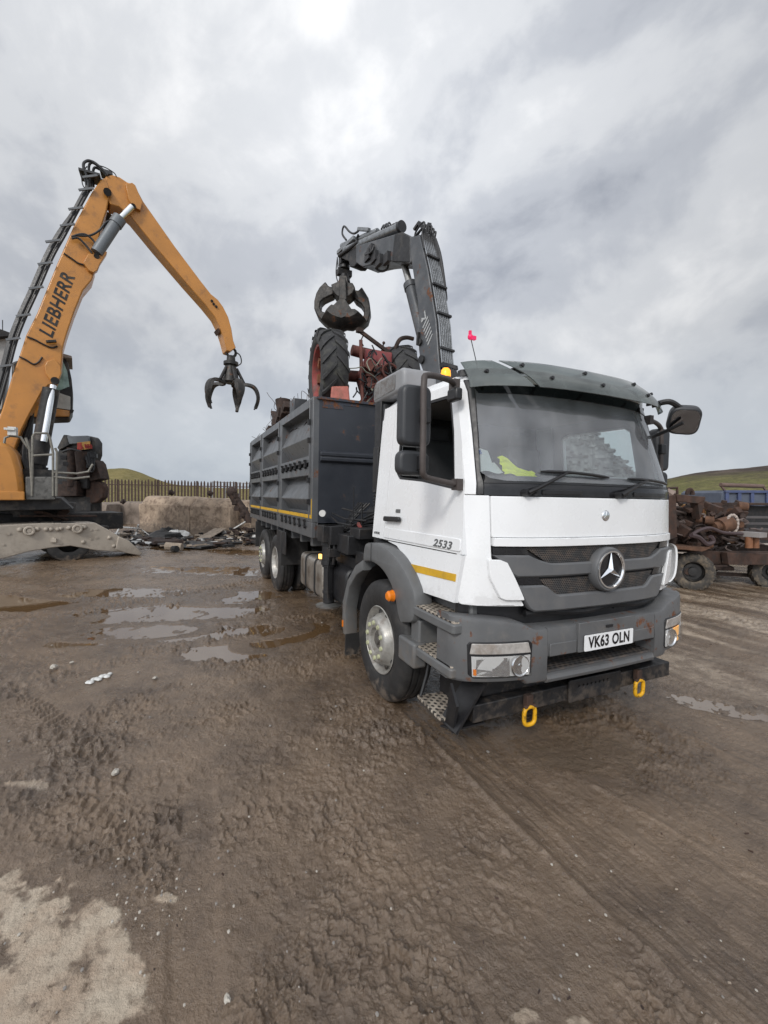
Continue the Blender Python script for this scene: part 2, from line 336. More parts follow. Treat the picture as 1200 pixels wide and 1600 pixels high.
CONC = mk('concrete', (.34, .26, .19), .88, 0, .3, 2.6, dirt=(.15, .105, .075), da=.85, ds=4.5, dth=.47, bump=.6, bs=13, mud=(.0, 1.0, .7))
CONCD = mk('dark_concrete', (.2, .16, .13), .88, 0, .25, 1.3, dirt=(.09, .07, .055), da=.8, ds=2.1, dth=.47, bump=.6, bs=10)
FENCEM = mk('rusty_fence', (.055, .033, .025), .75, .2, .35, 6)
WOODM = mk('weathered_wood', (.28, .23, .18), .8, 0, .25, 6, dirt=(.12, .09, .07), da=.7, ds=9, bump=.3)
PALEP = mk('pale_plastic', (.6, .6, .58), .5, 0, .1, 5, dirt=(.2, .17, .14), da=.6, ds=9)
INTD = mk('cab_trim', (.024, .025, .027), .7, 0, .2, 6)
INTL = mk('cab_headlining', (.14, .14, .14), .8, 0, .1, 6)
# ------------------------------------------------------------------ noise on arrays
def perlin(x, y, seed=0):
    xi = np.floor(x).astype(np.int64); yi = np.floor(y).astype(np.int64); xf = x-xi; yf = y-yi
    def g(ix, iy):
        h = (ix*374761393 + iy*668265263 + seed*974634777) & 0xffffffff
        h = ((h ^ (h >> 13))*1274126177) & 0xffffffff; h = h ^ (h >> 16)
        a = h.astype(np.float64)*(2*math.pi/4294967296.); return np.cos(a), np.sin(a)
    u = xf*xf*xf*(xf*(xf*6-15)+10); v = yf*yf*yf*(yf*(yf*6-15)+10)
    def d(ix, iy, fx, fy): c, s = g(ix, iy); return c*fx+s*fy
    a = d(xi, yi, xf, yf); b = d(xi+1, yi, xf-1, yf); c = d(xi, yi+1, xf, yf-1); e = d(xi+1, yi+1, xf-1, yf-1)
    return (a+(b-a)*u)*(1-v) + (c+(e-c)*u)*v
def fbm(x, y, o=4, seed=0, gain=.5):
    s = 0; a = 1.
    for k in range(o): s = s+a*perlin(x*2**k+17.3*k, y*2**k-9.1*k, seed+k); a *= gain
    return s
def sst(x, a, b): t = np.clip((x-a)/(b-a), 0, 1); return t*t*(3-2*t)

# ------------------------------------------------------------------ mud yard: one sheet, dense in front of the camera, out to the horizon
PUD = []        # (x, y, rx, ry, angle, depth, lumps standing out of it)
def pud(u, v, rx, ry, ang, dep, lumps=0.):
    p = ground_pt(u, v); PUD.append((p[0], p[1], rx, ry, ang, dep, lumps))
ax_v = math.atan2(FW[1], FW[0])
pud(0, 942, 1.5, .62, ax_v+math.pi/2, .09)
pud(375, 1010, .62, .42, ax_v+math.pi/2+.5, .06)
pud(462, 988, .62, .36, ax_v+math.pi/2+.9, .06)
pud(285, 857, 1.2, .6, ax_v+math.pi/2, .06)
pud(372, 862, 1.1, .6, ax_v+math.pi/2-.3, .06)
pud(150, 1000, .62, .2, ax_v+math.pi/2+.25, .04)
pud(290, 955, 1.5, .75, ax_v+math.pi/2+.1, .03, 1.)
pud(330, 985, .9, .4, ax_v+math.pi/2+.2, .03, 1.)
pud(215, 985, .7, .3, ax_v+math.pi/2+.2, .03, 1.)
pud(395, 930, 1.0, .5, ax_v+math.pi/2+.3, .03, 1.)
pud(200, 925, 1.3, .5, ax_v+math.pi/2, .03, 1.)
pud(330, 890, 2.0, .7, ax_v+math.pi/2, .03, 1.)
pud(1130, 1105, .55, .16, ax_v+math.pi/2-.5, .03, .6)
WATER_Z = -.014
def mud_fields(X, Y):
    r = np.hypot(X-CAMP[0], Y-CAMP[1]); near = 1-sst(r, 9, 26)
    h = .035*fbm(X*.35, Y*.35, 3, 5) + .02*fbm(X*1.1, Y*1.1, 3, 11)
    wx = X + .10*fbm(X*3.1, Y*3.1, 2, 21); wy = Y + .10*fbm(X*3.1+9, Y*3.1, 2, 22)
    rg = 1-np.abs(perlin(wx*7., wy*7., 31))*3.6; rg = np.clip(rg, 0, 1)**1.6*sst(perlin(X*3.3, Y*3.3, 32), -.1, .35)
    rg2 = np.clip(1-np.abs(perlin(wx*19.+4, wy*19., 33))*3., 0, 1)**1.5*sst(perlin(X*4.3+8, Y*4.3, 34), -.25, .3)
    n1 = perlin(X*8.5+.8*perlin(X*9, Y*9, 40), Y*11+.8*perlin(X*9+5, Y*9, 42), 37); n2 = perlin(X*18+.7*perlin(X*20, Y*20, 43), Y*23, 38); n3 = perlin(X*44, Y*44, 39)
    big = sst(perlin(X*1.3, Y*1.3, 44), -.15, .3)
    cr = 1.15*sst(n1+.3*n2, .13, .25)*(.25+.75*big) + .8*sst(n2+.35*n3, .13, .26) + .45*sst(n3, .12, .34)*(1-.5*big)
    chew = sst(fbm(X*.7+3, Y*.7, 4, 41, .6), -.25, .2)                   # where the mud is churned
    lum = .009*rg + .003*rg2 + .0125*cr + .019*fbm(wx*5, wy*5, 4, 35, .55) + .004*fbm(X*60, Y*60, 2, 36)
    # lorry tyre tracks and drag streaks along x
    streak = .012*fbm(X*1.6+.25*Y, Y*17+.6*fbm(X*1.2, Y*3, 2, 55), 4, 51) + .005*fbm(X*2.6, Y*50, 2, 52)
    wob = .02*fbm(X*1.3, X*0+2.2, 2, 61)
    def band(a, b, e=.06): return sst(Y+wob, a-e, a+e)*(1-sst(Y+wob, b-e, b+e))
    t1 = band(-1.13, -.72)*sst(X, -1.2, .3); t2 = band(.75, 1.15)*sst(X, -1.5, .5)
    far_r = sst(Y-.12*X, .9, 2.2)                                        # right hand side of the yard: long pale ruts
    lower = sst(Y+.55*(X-2), -1.05, -.6)*sst(X, .9, 1.6)
    st = np.clip(np.maximum(np.maximum(t1, t2), np.maximum(far_r*.9, lower*.55)), 0, 1)
    k = (.16+.84*chew)*(1-.6*st)
    A0, B0 = ground_pt(310, 1215), ground_pt(300, 1660); d0 = (B0-A0)[:2]; L0 = np.hypot(*d0); d0 = d0/L0      # one smooth wheel mark in front
    s0 = (X-A0[0])*d0[0]+(Y-A0[1])*d0[1]; t0 = -(X-A0[0])*d0[1]+(Y-A0[1])*d0[0]+.03*fbm(X*2.2, Y*2.2, 2, 95)
    sm = sst(s0, -.15, .25)*(1-sst(np.abs(t0), .075, .12)); k = k*(1-.8*sm); h = h-.012*sm
    pale = np.zeros_like(X)
    def blob(u, v, rx, ry, ang, e=.5):
        p = ground_pt(u, v); c, s = math.cos(ang), math.sin(ang); a = ((X-p[0])*c+(Y-p[1])*s)/rx; b = (-(X-p[0])*s+(Y-p[1])*c)/ry
        return np.hypot(a, b) + e*(fbm(X*4, Y*4, 4, 71)+.55*fbm(X*14, Y*14, 4, 72, .65))
    q = np.minimum(np.minimum(np.minimum(blob(35, 1440, .30, .10, ax_v+1.0, .8), blob(90, 1500, .34, .13, ax_v+.9, 1.05)), blob(165, 1480, .30, .105, ax_v+.75, .7)), np.minimum(blob(10, 1590, .22, .13, ax_v+1.0, .8), blob(258, 1398, .05, .022, ax_v+1.57)))
    pale = 1-sst(q, .72, 1.12)
    for u, v, a, b in ((120, 868, .9, .5), (30, 1227, .16, .035), (820, 1585, .07, .03), (905, 1600, .06, .03)):
        pale = np.maximum(pale, .75*(1-sst(blob(u, v, a, b, ax_v+1.57, .8), .7, 1.0)))
    lum = (lum-.008)*(.3+1.15*sst(fbm(X*1.6+5, Y*1.6, 3, 96), -.3, .35)); h = h + k*lum*1.12*(1-.85*pale) + st*streak + .004*pale
    h = h - .014*t1 - .012*t2
    ed = np.exp(-((Y+wob+1.16)/.022)**2)*(X > -.3)*(.5+.9*np.clip(.5+fbm(X*7, X*0, 3, 81), 0, 1.3)); h = h + .019*ed
    ed2 = np.exp(-((Y+wob-.72)/.03)**2)*(X > 0)*(.4+np.clip(.5+fbm(X*6, X*0+5, 2, 82), 0, 1.)); h = h + .014*ed2
    ed3 = np.exp(-((Y-.25*(X-2.)+.42+.05*fbm(X*1.1, X*0, 2, 83))/.02)**2)*sst(X, 1.4, 1.9)*(.3+np.clip(.5+fbm(X*6, X*0+5, 2, 84), 0, 1.)); h = h + .012*ed3
    # old tread prints
    for u0, v0, u1, v1, w in ((-60, 1030, 165, 1210, .17), (60, 1235, 260, 1330, .12), (1010, 930, 1210, 985, .2), (430, 900, 120, 960, .2), (330, 1420, 560, 1330, .02)):
        A, B = ground_pt(u0, v0), ground_pt(u1, v1); d = (B-A)[:2]; Ln = np.hypot(*d); d = d/Ln
        s = (X-A[0])*d[0]+(Y-A[1])*d[1]; t = -(X-A[0])*d[1]+(Y-A[1])*d[0]+.03*fbm(X*2, Y*2, 2, 91)
        mk_ = sst(s, 0, .2)*(1-sst(s, Ln-.2, Ln))*(1-sst(np.abs(t), w*.75, w))*sst(fbm(X*1.7, Y*1.7, 2, 92), -.55, -.1)
        bar = sst(np.sin((s+np.abs(t)*.5+.02*fbm(X*5, Y*5, 2, 93))*2*math.pi/.085), .0, .7)
        h = h + mk_*(w < .125 and .5 or 1.)*(.026*bar-.013)
    wet = .25+.5*sst(fbm(X*.5, Y*.5, 4, 101), -.3, .3)
    for x, y, rx, ry, ang, dep, lp in PUD:
        c, s = math.cos(ang), math.sin(ang); a = ((X-x)*c+(Y-y)*s)/rx; b = (-(X-x)*s+(Y-y)*c)/ry
        dd = np.hypot(a, b)+.33*fbm(X*2.6, Y*2.6, 3, 111); m = 1-sst(dd, .45, 1.15)
        h = h*(1-m) + m*((WATER_Z-.006+1.6*lum*(.4+.8*chew)-.010+.02*fbm(X*1.7, Y*1.7, 2, 113)+.028*fbm(X*5, Y*5, 3, 114)) if lp else (h*.5-dep)); rim_ = sst(np.hypot(a, b), 1.0, 1.15)*(1-sst(np.hypot(a, b), 1.5, 1.6)); h = np.where(rim_ > .5, np.maximum(h, WATER_Z+.003), h); wet = np.maximum(wet, 1-sst(dd, .9, 1.7))
    wet = np.maximum(wet, .9*(1-sst(blob(270, 955, 1.6, .9, ax_v+1.57, .6), .5, 1.2)))
    wet = np.maximum(wet, .8*(1-sst(blob(110, 1180, .75, .5, ax_v+1.2, .5), .5, 1.2)))
    brown = 1-sst(blob(905, 1180, .5, .28, 1.3, .6), .55, 1.15)
    wet = np.maximum(wet, .95*brown); h = h*(1-.5*brown)
    foot = np.exp(-(((X)/.5)**2+((Y+1.08)/.25)**2)**2) + np.exp(-(((X+5.5)/1.6)**2+((Y+1.08)/.3)**2)**2)
    h = h*(1-.8*np.clip(foot, 0, 1))
    h = h*near + (1-near)*.05*fbm(X*.35, Y*.35, 3, 5)
    gn = sst(r, 60, 140); h = h*(1-gn)
    wet = wet*(1-sst(r, 25, 60))
    straw = far_r*sst(fbm(X*.35+.1*Y, Y*2.2, 4, 121)+.12, -.1, .4)*sst(r, 3, 7)
    return h, np.clip(pale, 0, 1), np.clip(wet, 0, 1), np.clip(straw, 0, 1), np.clip(st, 0, 1), np.clip(brown, 0, 1)
def build_ground():
    half = math.radians(50)
    th = np.concatenate([np.linspace(-half, half, 760), np.linspace(half, 2*math.pi-half, 90)[1:-1]])
    rs = [.25, .5, .8, 1.05]; r = 1.15
    while r < 24: rs.append(r); r += min(max(r*r/760, .0042), .045)
    rs = np.array(rs + list(np.geomspace(24, 9000, 70)))
    A, R = np.meshgrid(th+math.atan2(FW[1], FW[0]), rs, indexing='xy')
    X = CAMP[0]+R*np.cos(A); Y = CAMP[1]+R*np.sin(A)
    h, pale, wet, straw, st, brown = mud_fields(X, Y)
    n, m = X.shape; vs = np.stack([X, Y, h], -1).reshape(-1, 3)
    I = np.arange(n*m).reshape(n, m); J = np.roll(I, -1, 1)
    f = np.stack([I[:-1], J[:-1], J[1:], I[1:]], -1).reshape(-1, 4)
    f = f[:, ::-1]
    me = bpy.data.meshes.new('ground'); me.vertices.add(len(vs)+1); me.vertices.foreach_set('co', np.concatenate([vs.ravel(), [CAMP[0], CAMP[1], 0]]).astype(np.float32))
    tri = np.stack([np.full(m, n*m), J[0], I[0]], -1)[:, ::-1]; tot = 4*len(f)+3*m
    me.loops.add(tot); me.loops.foreach_set('vertex_index', np.concatenate([f.ravel(), tri.ravel()]).astype(np.int32))
    me.polygons.add(len(f)+m); me.polygons.foreach_set('loop_start', np.concatenate([np.arange(len(f))*4, 4*len(f)+3*np.arange(m)]).astype(np.int32))
    me.update(calc_edges=True); me.validate(); me.polygons.foreach_set('use_smooth', np.ones(len(me.polygons), bool))
    for nm, a in (('pale', pale), ('wet', wet), ('straw', straw), ('streak', st), ('brown', brown)):
        at = me.attributes.new(nm, 'FLOAT', 'POINT'); at.data.foreach_set('value', np.concatenate([a.ravel(), [0]]).astype(np.float32))
    o = bpy.data.objects.new('ground', me); COL.objects.link(o); struct(o)
    if me.polygons[len(f)//2].normal.z < 0: me.flip_normals()
    mt = bpy.data.materials.new('mud'); mt.use_nodes = True; nt = mt.node_tree; N, L = nt.nodes, nt.links; b = N['Principled BSDF']
    g = N.new('ShaderNodeNewGeometry')
    def att(a): x = N.new('ShaderNodeAttribute'); x.attribute_name = a; return x.outputs['Fac']
    def noise(s, d=6., rr=.6, stretch=None):
        c = g.outputs['Position']
        if stretch: mp = N.new('ShaderNodeMapping'); L.new(c, mp.inputs[0]); mp.inputs[3].default_value = stretch; c = mp.outputs[0]
        x = N.new('ShaderNodeTexNoise'); L.new(c, x.inputs[0]); x.inputs['Scale'].default_value = s; x.inputs['Detail'].default_value = d; x.inputs['Roughness'].default_value = rr; return x.outputs[0]
    def mr(f_, a, b_, c, d):
        x = N.new('ShaderNodeMapRange'); x.clamp = True; L.new(f_, x.inputs[0])
        for i, q in enumerate((a, b_, c, d)): x.inputs[i+1].default_value = q
        return x.outputs[0]
    def M(op, a, c=None):
        x = N.new('ShaderNodeMath'); x.operation = op
        for i, q in enumerate((a, c)):
            if q is None: continue
            if isinstance(q, (int, float)): x.inputs[i].default_value = q
            else: L.new(q, x.inputs[i])
        return x.outputs[0]
    def mix(f_, a, c):
        x = N.new('ShaderNodeMix'); x.data_type = 'RGBA'
        if isinstance(f_, float): x.inputs[0].default_value = f_
        else: L.new(f_, x.inputs[0])
        for i, q in ((6, a), (7, c)):
            if isinstance(q, tuple): x.inputs[i].default_value = (*q, 1)
            else: L.new(q, x.inputs[i])
        return x.outputs[2]
    c = mix(mr(noise(1.3, 7), .36, .64, 0, 1), (.078, .048, .026), (.192, .128, .077))
    c = mix(mr(noise(7, 8, .65), .4, .66, 0, .6), c, (.215, .15, .096))
    c = mix(mr(noise(33, 5, .7), .57, .7, 0, .5), c, (.06, .04, .028))
    c = mix(mr(noise(75, 3, .6), .69, .74, 0, .5), c, (.3, .27, .23))
    c = mix(M('MULTIPLY', att('brown'), .7), c, (.13, .085, .045))
    c = mix(M('MULTIPLY', att('straw'), .8), c, mix(mr(noise(6, 6), .4, .6, 0, 1), (.27, .205, .145), (.56, .45, .335)))
    pc = mix(mr(noise(5, 7), .38, .62, 0, 1), (.43, .32, .225), (.54, .45, .34))
    c = mix(M('MULTIPLY', att('pale'), mr(noise(14, 8, .7), .34, .5, .35, 1)), c, pc)
    wf = att('wet')
    c = mix(M('MULTIPLY', wf, .34), c, (.07, .052, .04))
    # beyond the yard: pasture
    sp = N.new('ShaderNodeVectorMath'); sp.operation = 'DISTANCE'; L.new(g.outputs['Position'], sp.inputs[0]); sp.inputs[1].default_value = (-5, 0, 0)
    gr = mix(mr(noise(.08, 7), .38, .62, 0, 1), (.2, .17, .07), (.12, .13, .045))
    c = mix(mr(M('ADD', sp.outputs['Value'], M('MULTIPLY', noise(.4), 6.)), 36., 39., 0, 1), c, gr)
    L.new(c, b.inputs['Base Color'])
    rr = M('SUBTRACT', mr(noise(4.5, 7, .65), .33, .67, .27, .54), M('MULTIPLY', wf, .25))
    rr = M('ADD', rr, M('MULTIPLY', att('pale'), .22))
    L.new(M('MAXIMUM', rr, .09), b.inputs['Roughness']); b.inputs['Specular IOR Level'].default_value = .5; b.inputs['IOR'].default_value = 1.8
    b1 = N.new('ShaderNodeBump'); b1.inputs['Strength'].default_value = .9; b1.inputs['Distance'].default_value = .010; L.new(noise(60, 8, .74), b1.inputs['Height'])
    b2 = N.new('ShaderNodeBump'); b2.inputs['Strength'].default_value = .9; b2.inputs['Distance'].default_value = .022; L.new(noise(17, 6, .66), b2.inputs['Height']); L.new(b1.outputs[0], b2.inputs['Normal'])
    L.new(b2.outputs[0], b.inputs['Normal'])
    me.materials.append(mt)
    # standing water
    wm = bpy.data.materials.new('muddy_water'); wm.use_nodes = True; b = wm.node_tree.nodes['Principled BSDF']
    b.inputs['Base Color'].default_value = (.13, .078, .038, 1); b.inputs['Roughness'].default_value = .03; b.inputs['IOR'].default_value = 2.6
    N, L = wm.node_tree.nodes, wm.node_tree.links; tn = N.new('ShaderNodeTexNoise'); tn.inputs['Scale'].default_value = 9; tn.inputs['Detail'].default_value = 3
    gg = N.new('ShaderNodeNewGeometry'); L.new(gg.outputs['Position'], tn.inputs[0]); bp = N.new('ShaderNodeBump'); bp.inputs['Strength'].default_value = .04; bp.inputs['Distance'].default_value = .01
    L.new(tn.outputs[0], bp.inputs['Height']); L.new(bp.outputs[0], b.inputs['Normal'])
    for i, (x, y, rx, ry, ang, dep, lp) in enumerate(PUD):
        q = [(x+math.cos(ang)*rx*1.45*math.cos(t)-math.sin(ang)*ry*1.45*math.sin(t), y+math.sin(ang)*rx*1.45*math.cos(t)+math.cos(ang)*ry*1.45*math.sin(t), WATER_Z-.0006*i) for t in np.linspace(0, 2*math.pi, 40, endpoint=False)]
        mb = MB(); mb.add(q, [list(range(40))]); struct(mb.build('puddle', wm))
build_ground()

# ------------------------------------------------------------------ hills beyond the yard
def hill(prof, D0, D1, name, cols, seed, amp):
    """prof: (pixel column, pixel row) of the crest seen from the yard; the slope climbs from D0 to D1 metres away"""
    us = np.linspace(prof[0][0], prof[-1][0], 170); f = pchip([p[0] for p in prof], [p[1] for p in prof])
    rows = []
    ts = np.concatenate([np.linspace(0, 1, 46), np.linspace(1.06, 1.6, 8)])
    for t in ts:
        row = []
        for u in us:
            d = px_ray(u, f(u)); hd = d[:2]/np.hypot(*d[:2]); el = d[2]/np.hypot(*d[:2])
            H = max(CAMP[2]+el*D1, .5); D = D0+(D1-D0)*t
            s = t*t*(3-2*t) if t <= 1 else max(1-(t-1)*1.2, .2)
            s = .35*min(t, 1)+.65*s if t <= 1 else s
            row.append((CAMP[0]+hd[0]*D, CAMP[1]+hd[1]*D, H*s-.3*(t == 0)))
        rows.append(row)
    P = np.array(rows); n = fbm(P[..., 0]*.05, P[..., 1]*.05, 5, seed); tt = np.minimum(ts, 1)[:, None]
    P[..., 2] += amp*n*np.sin(math.pi*np.clip(tt, 0, 1))**1 + amp*.12*fbm(P[..., 0]*.4, P[..., 1]*.4, 3, seed+3)*(tt > .02)
    mb = MB(); mb.grid([[tuple(p) for p in r] for r in P])
    m = bpy.data.materials.new(name+'_turf'); m.use_nodes = True; nt = m.node_tree; N, L = nt.nodes, nt.links; b = N['Principled BSDF']; b.inputs['Roughness'].default_value = .95; b.inputs['Specular IOR Level'].default_value = .1
    g = N.new('ShaderNodeNewGeometry')
    def noise(s, d, st=(1, 1, 1)):
        mp = N.new('ShaderNodeMapping'); L.new(g.outputs['Position'], mp.inputs[0]); mp.inputs[3].default_value = st
        x = N.new('ShaderNodeTexNoise'); L.new(mp.outputs[0], x.inputs[0]); x.inputs['Scale'].default_value = s; x.inputs['Detail'].default_value = d; x.inputs['Roughness'].default_value = .65; return x.outputs[0]
    def mixr(f_, lo, hi, a, c):
        r = N.new('ShaderNodeMapRange'); L.new(f_, r.inputs[0]); r.inputs[1].default_value = lo; r.inputs[2].default_value = hi; x = N.new('ShaderNodeMix'); x.data_type = 'RGBA'; L.new(r.outputs[0], x.inputs[0])
        for i, q in ((6, a), (7, c)):
            if isinstance(q, tuple): x.inputs[i].default_value = (*q, 1)
            else: L.new(q, x.inputs[i])
        return x.outputs[2]
    c = mixr(noise(.06, 8, (1, 1, 3)), .42, .58, cols[0], cols[1]); c = mixr(noise(.5, 8), .42, .62, c, cols[2]); c = mixr(noise(1.6, 6, (1, 1, 2)), .5, .68, c, tuple(q*.55 for q in cols[2]))
    if len(cols) > 3:
        sz = N.new('ShaderNodeSeparateXYZ'); L.new(g.outputs['Position'], sz.inputs[0]); ad = N.new('ShaderNodeMath'); ad.operation = 'MULTIPLY_ADD'; L.new(noise(.03, 5), ad.inputs[0]); ad.inputs[1].default_value = cols[4][2]; L.new(sz.outputs[2], ad.inputs[2])
        c = mixr(ad.outputs[0], cols[4][0], cols[4][1], c, mixr(noise(.08, 7, (1, 1, 4)), .45, .65, cols[3], tuple(x*1.9 for x in cols[3])))
    L.new(c, b.inputs['Base Color'])
    bp = N.new('ShaderNodeBump'); bp.inputs['Distance'].default_value = .6; bp.inputs['Strength'].default_value = .6; L.new(noise(.9, 5), bp.inputs['Height']); L.new(bp.outputs[0], b.inputs['Normal'])
    struct(mb.build(name, m, ang=180))
hill([(-330, 752), (-120, 744), (60, 738), (150, 735), (192, 733), (218, 739), (246, 750), (275, 758), (330, 762), (420, 765), (540, 769), (640, 775), (760, 783)], 60, 330, 'grassy_hill', [(.19, .155, .055), (.13, .115, .045), (.24, .2, .09)], 7, 1.2)
hill([(400, 780), (560, 778), (760, 776), (960, 762), (1040, 750), (1090, 740), (1200, 730), (1330, 716), (1560, 700)], 45, 300, 'hillside', [(.2, .185, .075), (.14, .14, .05), (.1, .09, .045), (.055, .043, .036), (15.5, 21., 14.)], 17, 1.3)
# ------------------------------------------------------------------ the lorry (forward = +x, its right side faces the camera)
TRUCK = thing('tipper_lorry', 'white cab lorry with dark grey high-sided body and loader crane, standing on the mud', 'lorry', (-2.5, 0, 0))
dxf = pchip([0, .4, .7, .95, 1.05, 1.12], [0, -.015, -.06, -.15, -.21, -.29])
def xc(z): return 1.38 if z < 1.92 else 1.38-(z-1.92)*.30
def hw(z): return 1.13-max(0, z-1.43)*.085
def fx(y, z, off=0.): return xc(z)+dxf(abs(y)*1.12/hw(z))+off
bxf = pchip([0, .6, .85, 1.05, 1.17, 1.23], [1.40, 1.388, 1.353, 1.292, 1.222, 1.14])
def bx(y, z, off=0.): return bxf(abs(y))+off
def fpanel(rows, name, mat, parent, off=0., th=.02, nc=20, surf=fx, bevel=0., sub=3):
    """panel on a curved front: rows of (z, y left, y right)"""
    R = []
    for i in range(len(rows)-1):
        for j in range(sub): R.append(tuple(a+(b-a)*j/sub for a, b in zip(rows[i], rows[i+1])))
    R.append(rows[-1]); mb = MB(); loops = []
    n, m = len(R), nc+1
    A = [[(surf(yl+(yr-yl)*k/nc, z, off), yl+(yr-yl)*k/nc, z) for k in range(m)] for z, yl, yr in R]
    B = [[(surf(yl+(yr-yl)*k/nc, z, off-th), yl+(yr-yl)*k/nc, z) for k in range(m)] for z, yl, yr in R]
    mb.grid(A); mb.grid([r[::-1] for r in B])
    mb.grid([A[0], B[0]]); mb.grid([A[-1], B[-1]]); mb.grid([[r[0] for r in A], [r[0] for r in B]]); mb.grid([[r[-1] for r in A], [r[-1] for r in B]])
    return mb.build(name, mat, parent, bevel)
def mir(rows): return [(z, -b, -a) for z, a, b in rows]
SIDE = frame((0, -hw(1.43), 1.43), (1, 0, 0), (0, .085, 1))     # right hand side plane: local x forward, local y up, normal outwards (-y)
def sd(pts): return [(x, (z-1.43)*math.hypot(1, .085)) for x, z in pts]
SIDEL = frame((0, hw(1.43), 1.43), (1, 0, 0), (0, -.085, 1))
DOOR = [(-.155, 1.436), (1.135, 1.452), (1.085, 1.866), (1.0, 2.241), (.88, 2.60), (.82, 2.70), (-.145, 2.725)]
WIN = [(0., 2.05), (.07, 2.0), (.486, 1.968), (.93, 1.905), (.965, 1.93), (.89, 2.33), (.81, 2.59), (.75, 2.625), (.06, 2.65), (-.01, 2.62)]
LOWP = [(-.06, 1.428), (.134, 1.404), (.30, 1.33), (.381, 1.268), (.46, 1.17), (.526, 1.09), (1.09, 1.11), (1.13, 1.444)]
CABG = glass('window_glass', (.72, .76, .76), .05)
WSG = glass('windscreen_glass', (.84, .88, .88), .24, (.47, .49, .52), .02, 1.75)  # film colour holds dust and a painted-in grey sky reflection
VISG = glass('smoked_visor', (.30, .34, .33), .42, (.2, .225, .22), .1, 1.6)
DARKBAND = glass('dark_band_glass', (.05, .055, .06), .4, (.03, .033, .035))
MESHG = dotted('grille_mesh', (.05, .05, .052), (.004, .004, .004), .018, .013, (1, 2), .38, .5, 0)
TREAD = dotted('perforated_tread', (.62, .55, .46), (.035, .03, .026), .055, .038, (0, 1), .3, .5, .45)
TREADB = dotted('bumper_tread', (.06, .06, .062), (.012, .012, .012), .05, .034, (1, 0), .3, .55, 0)

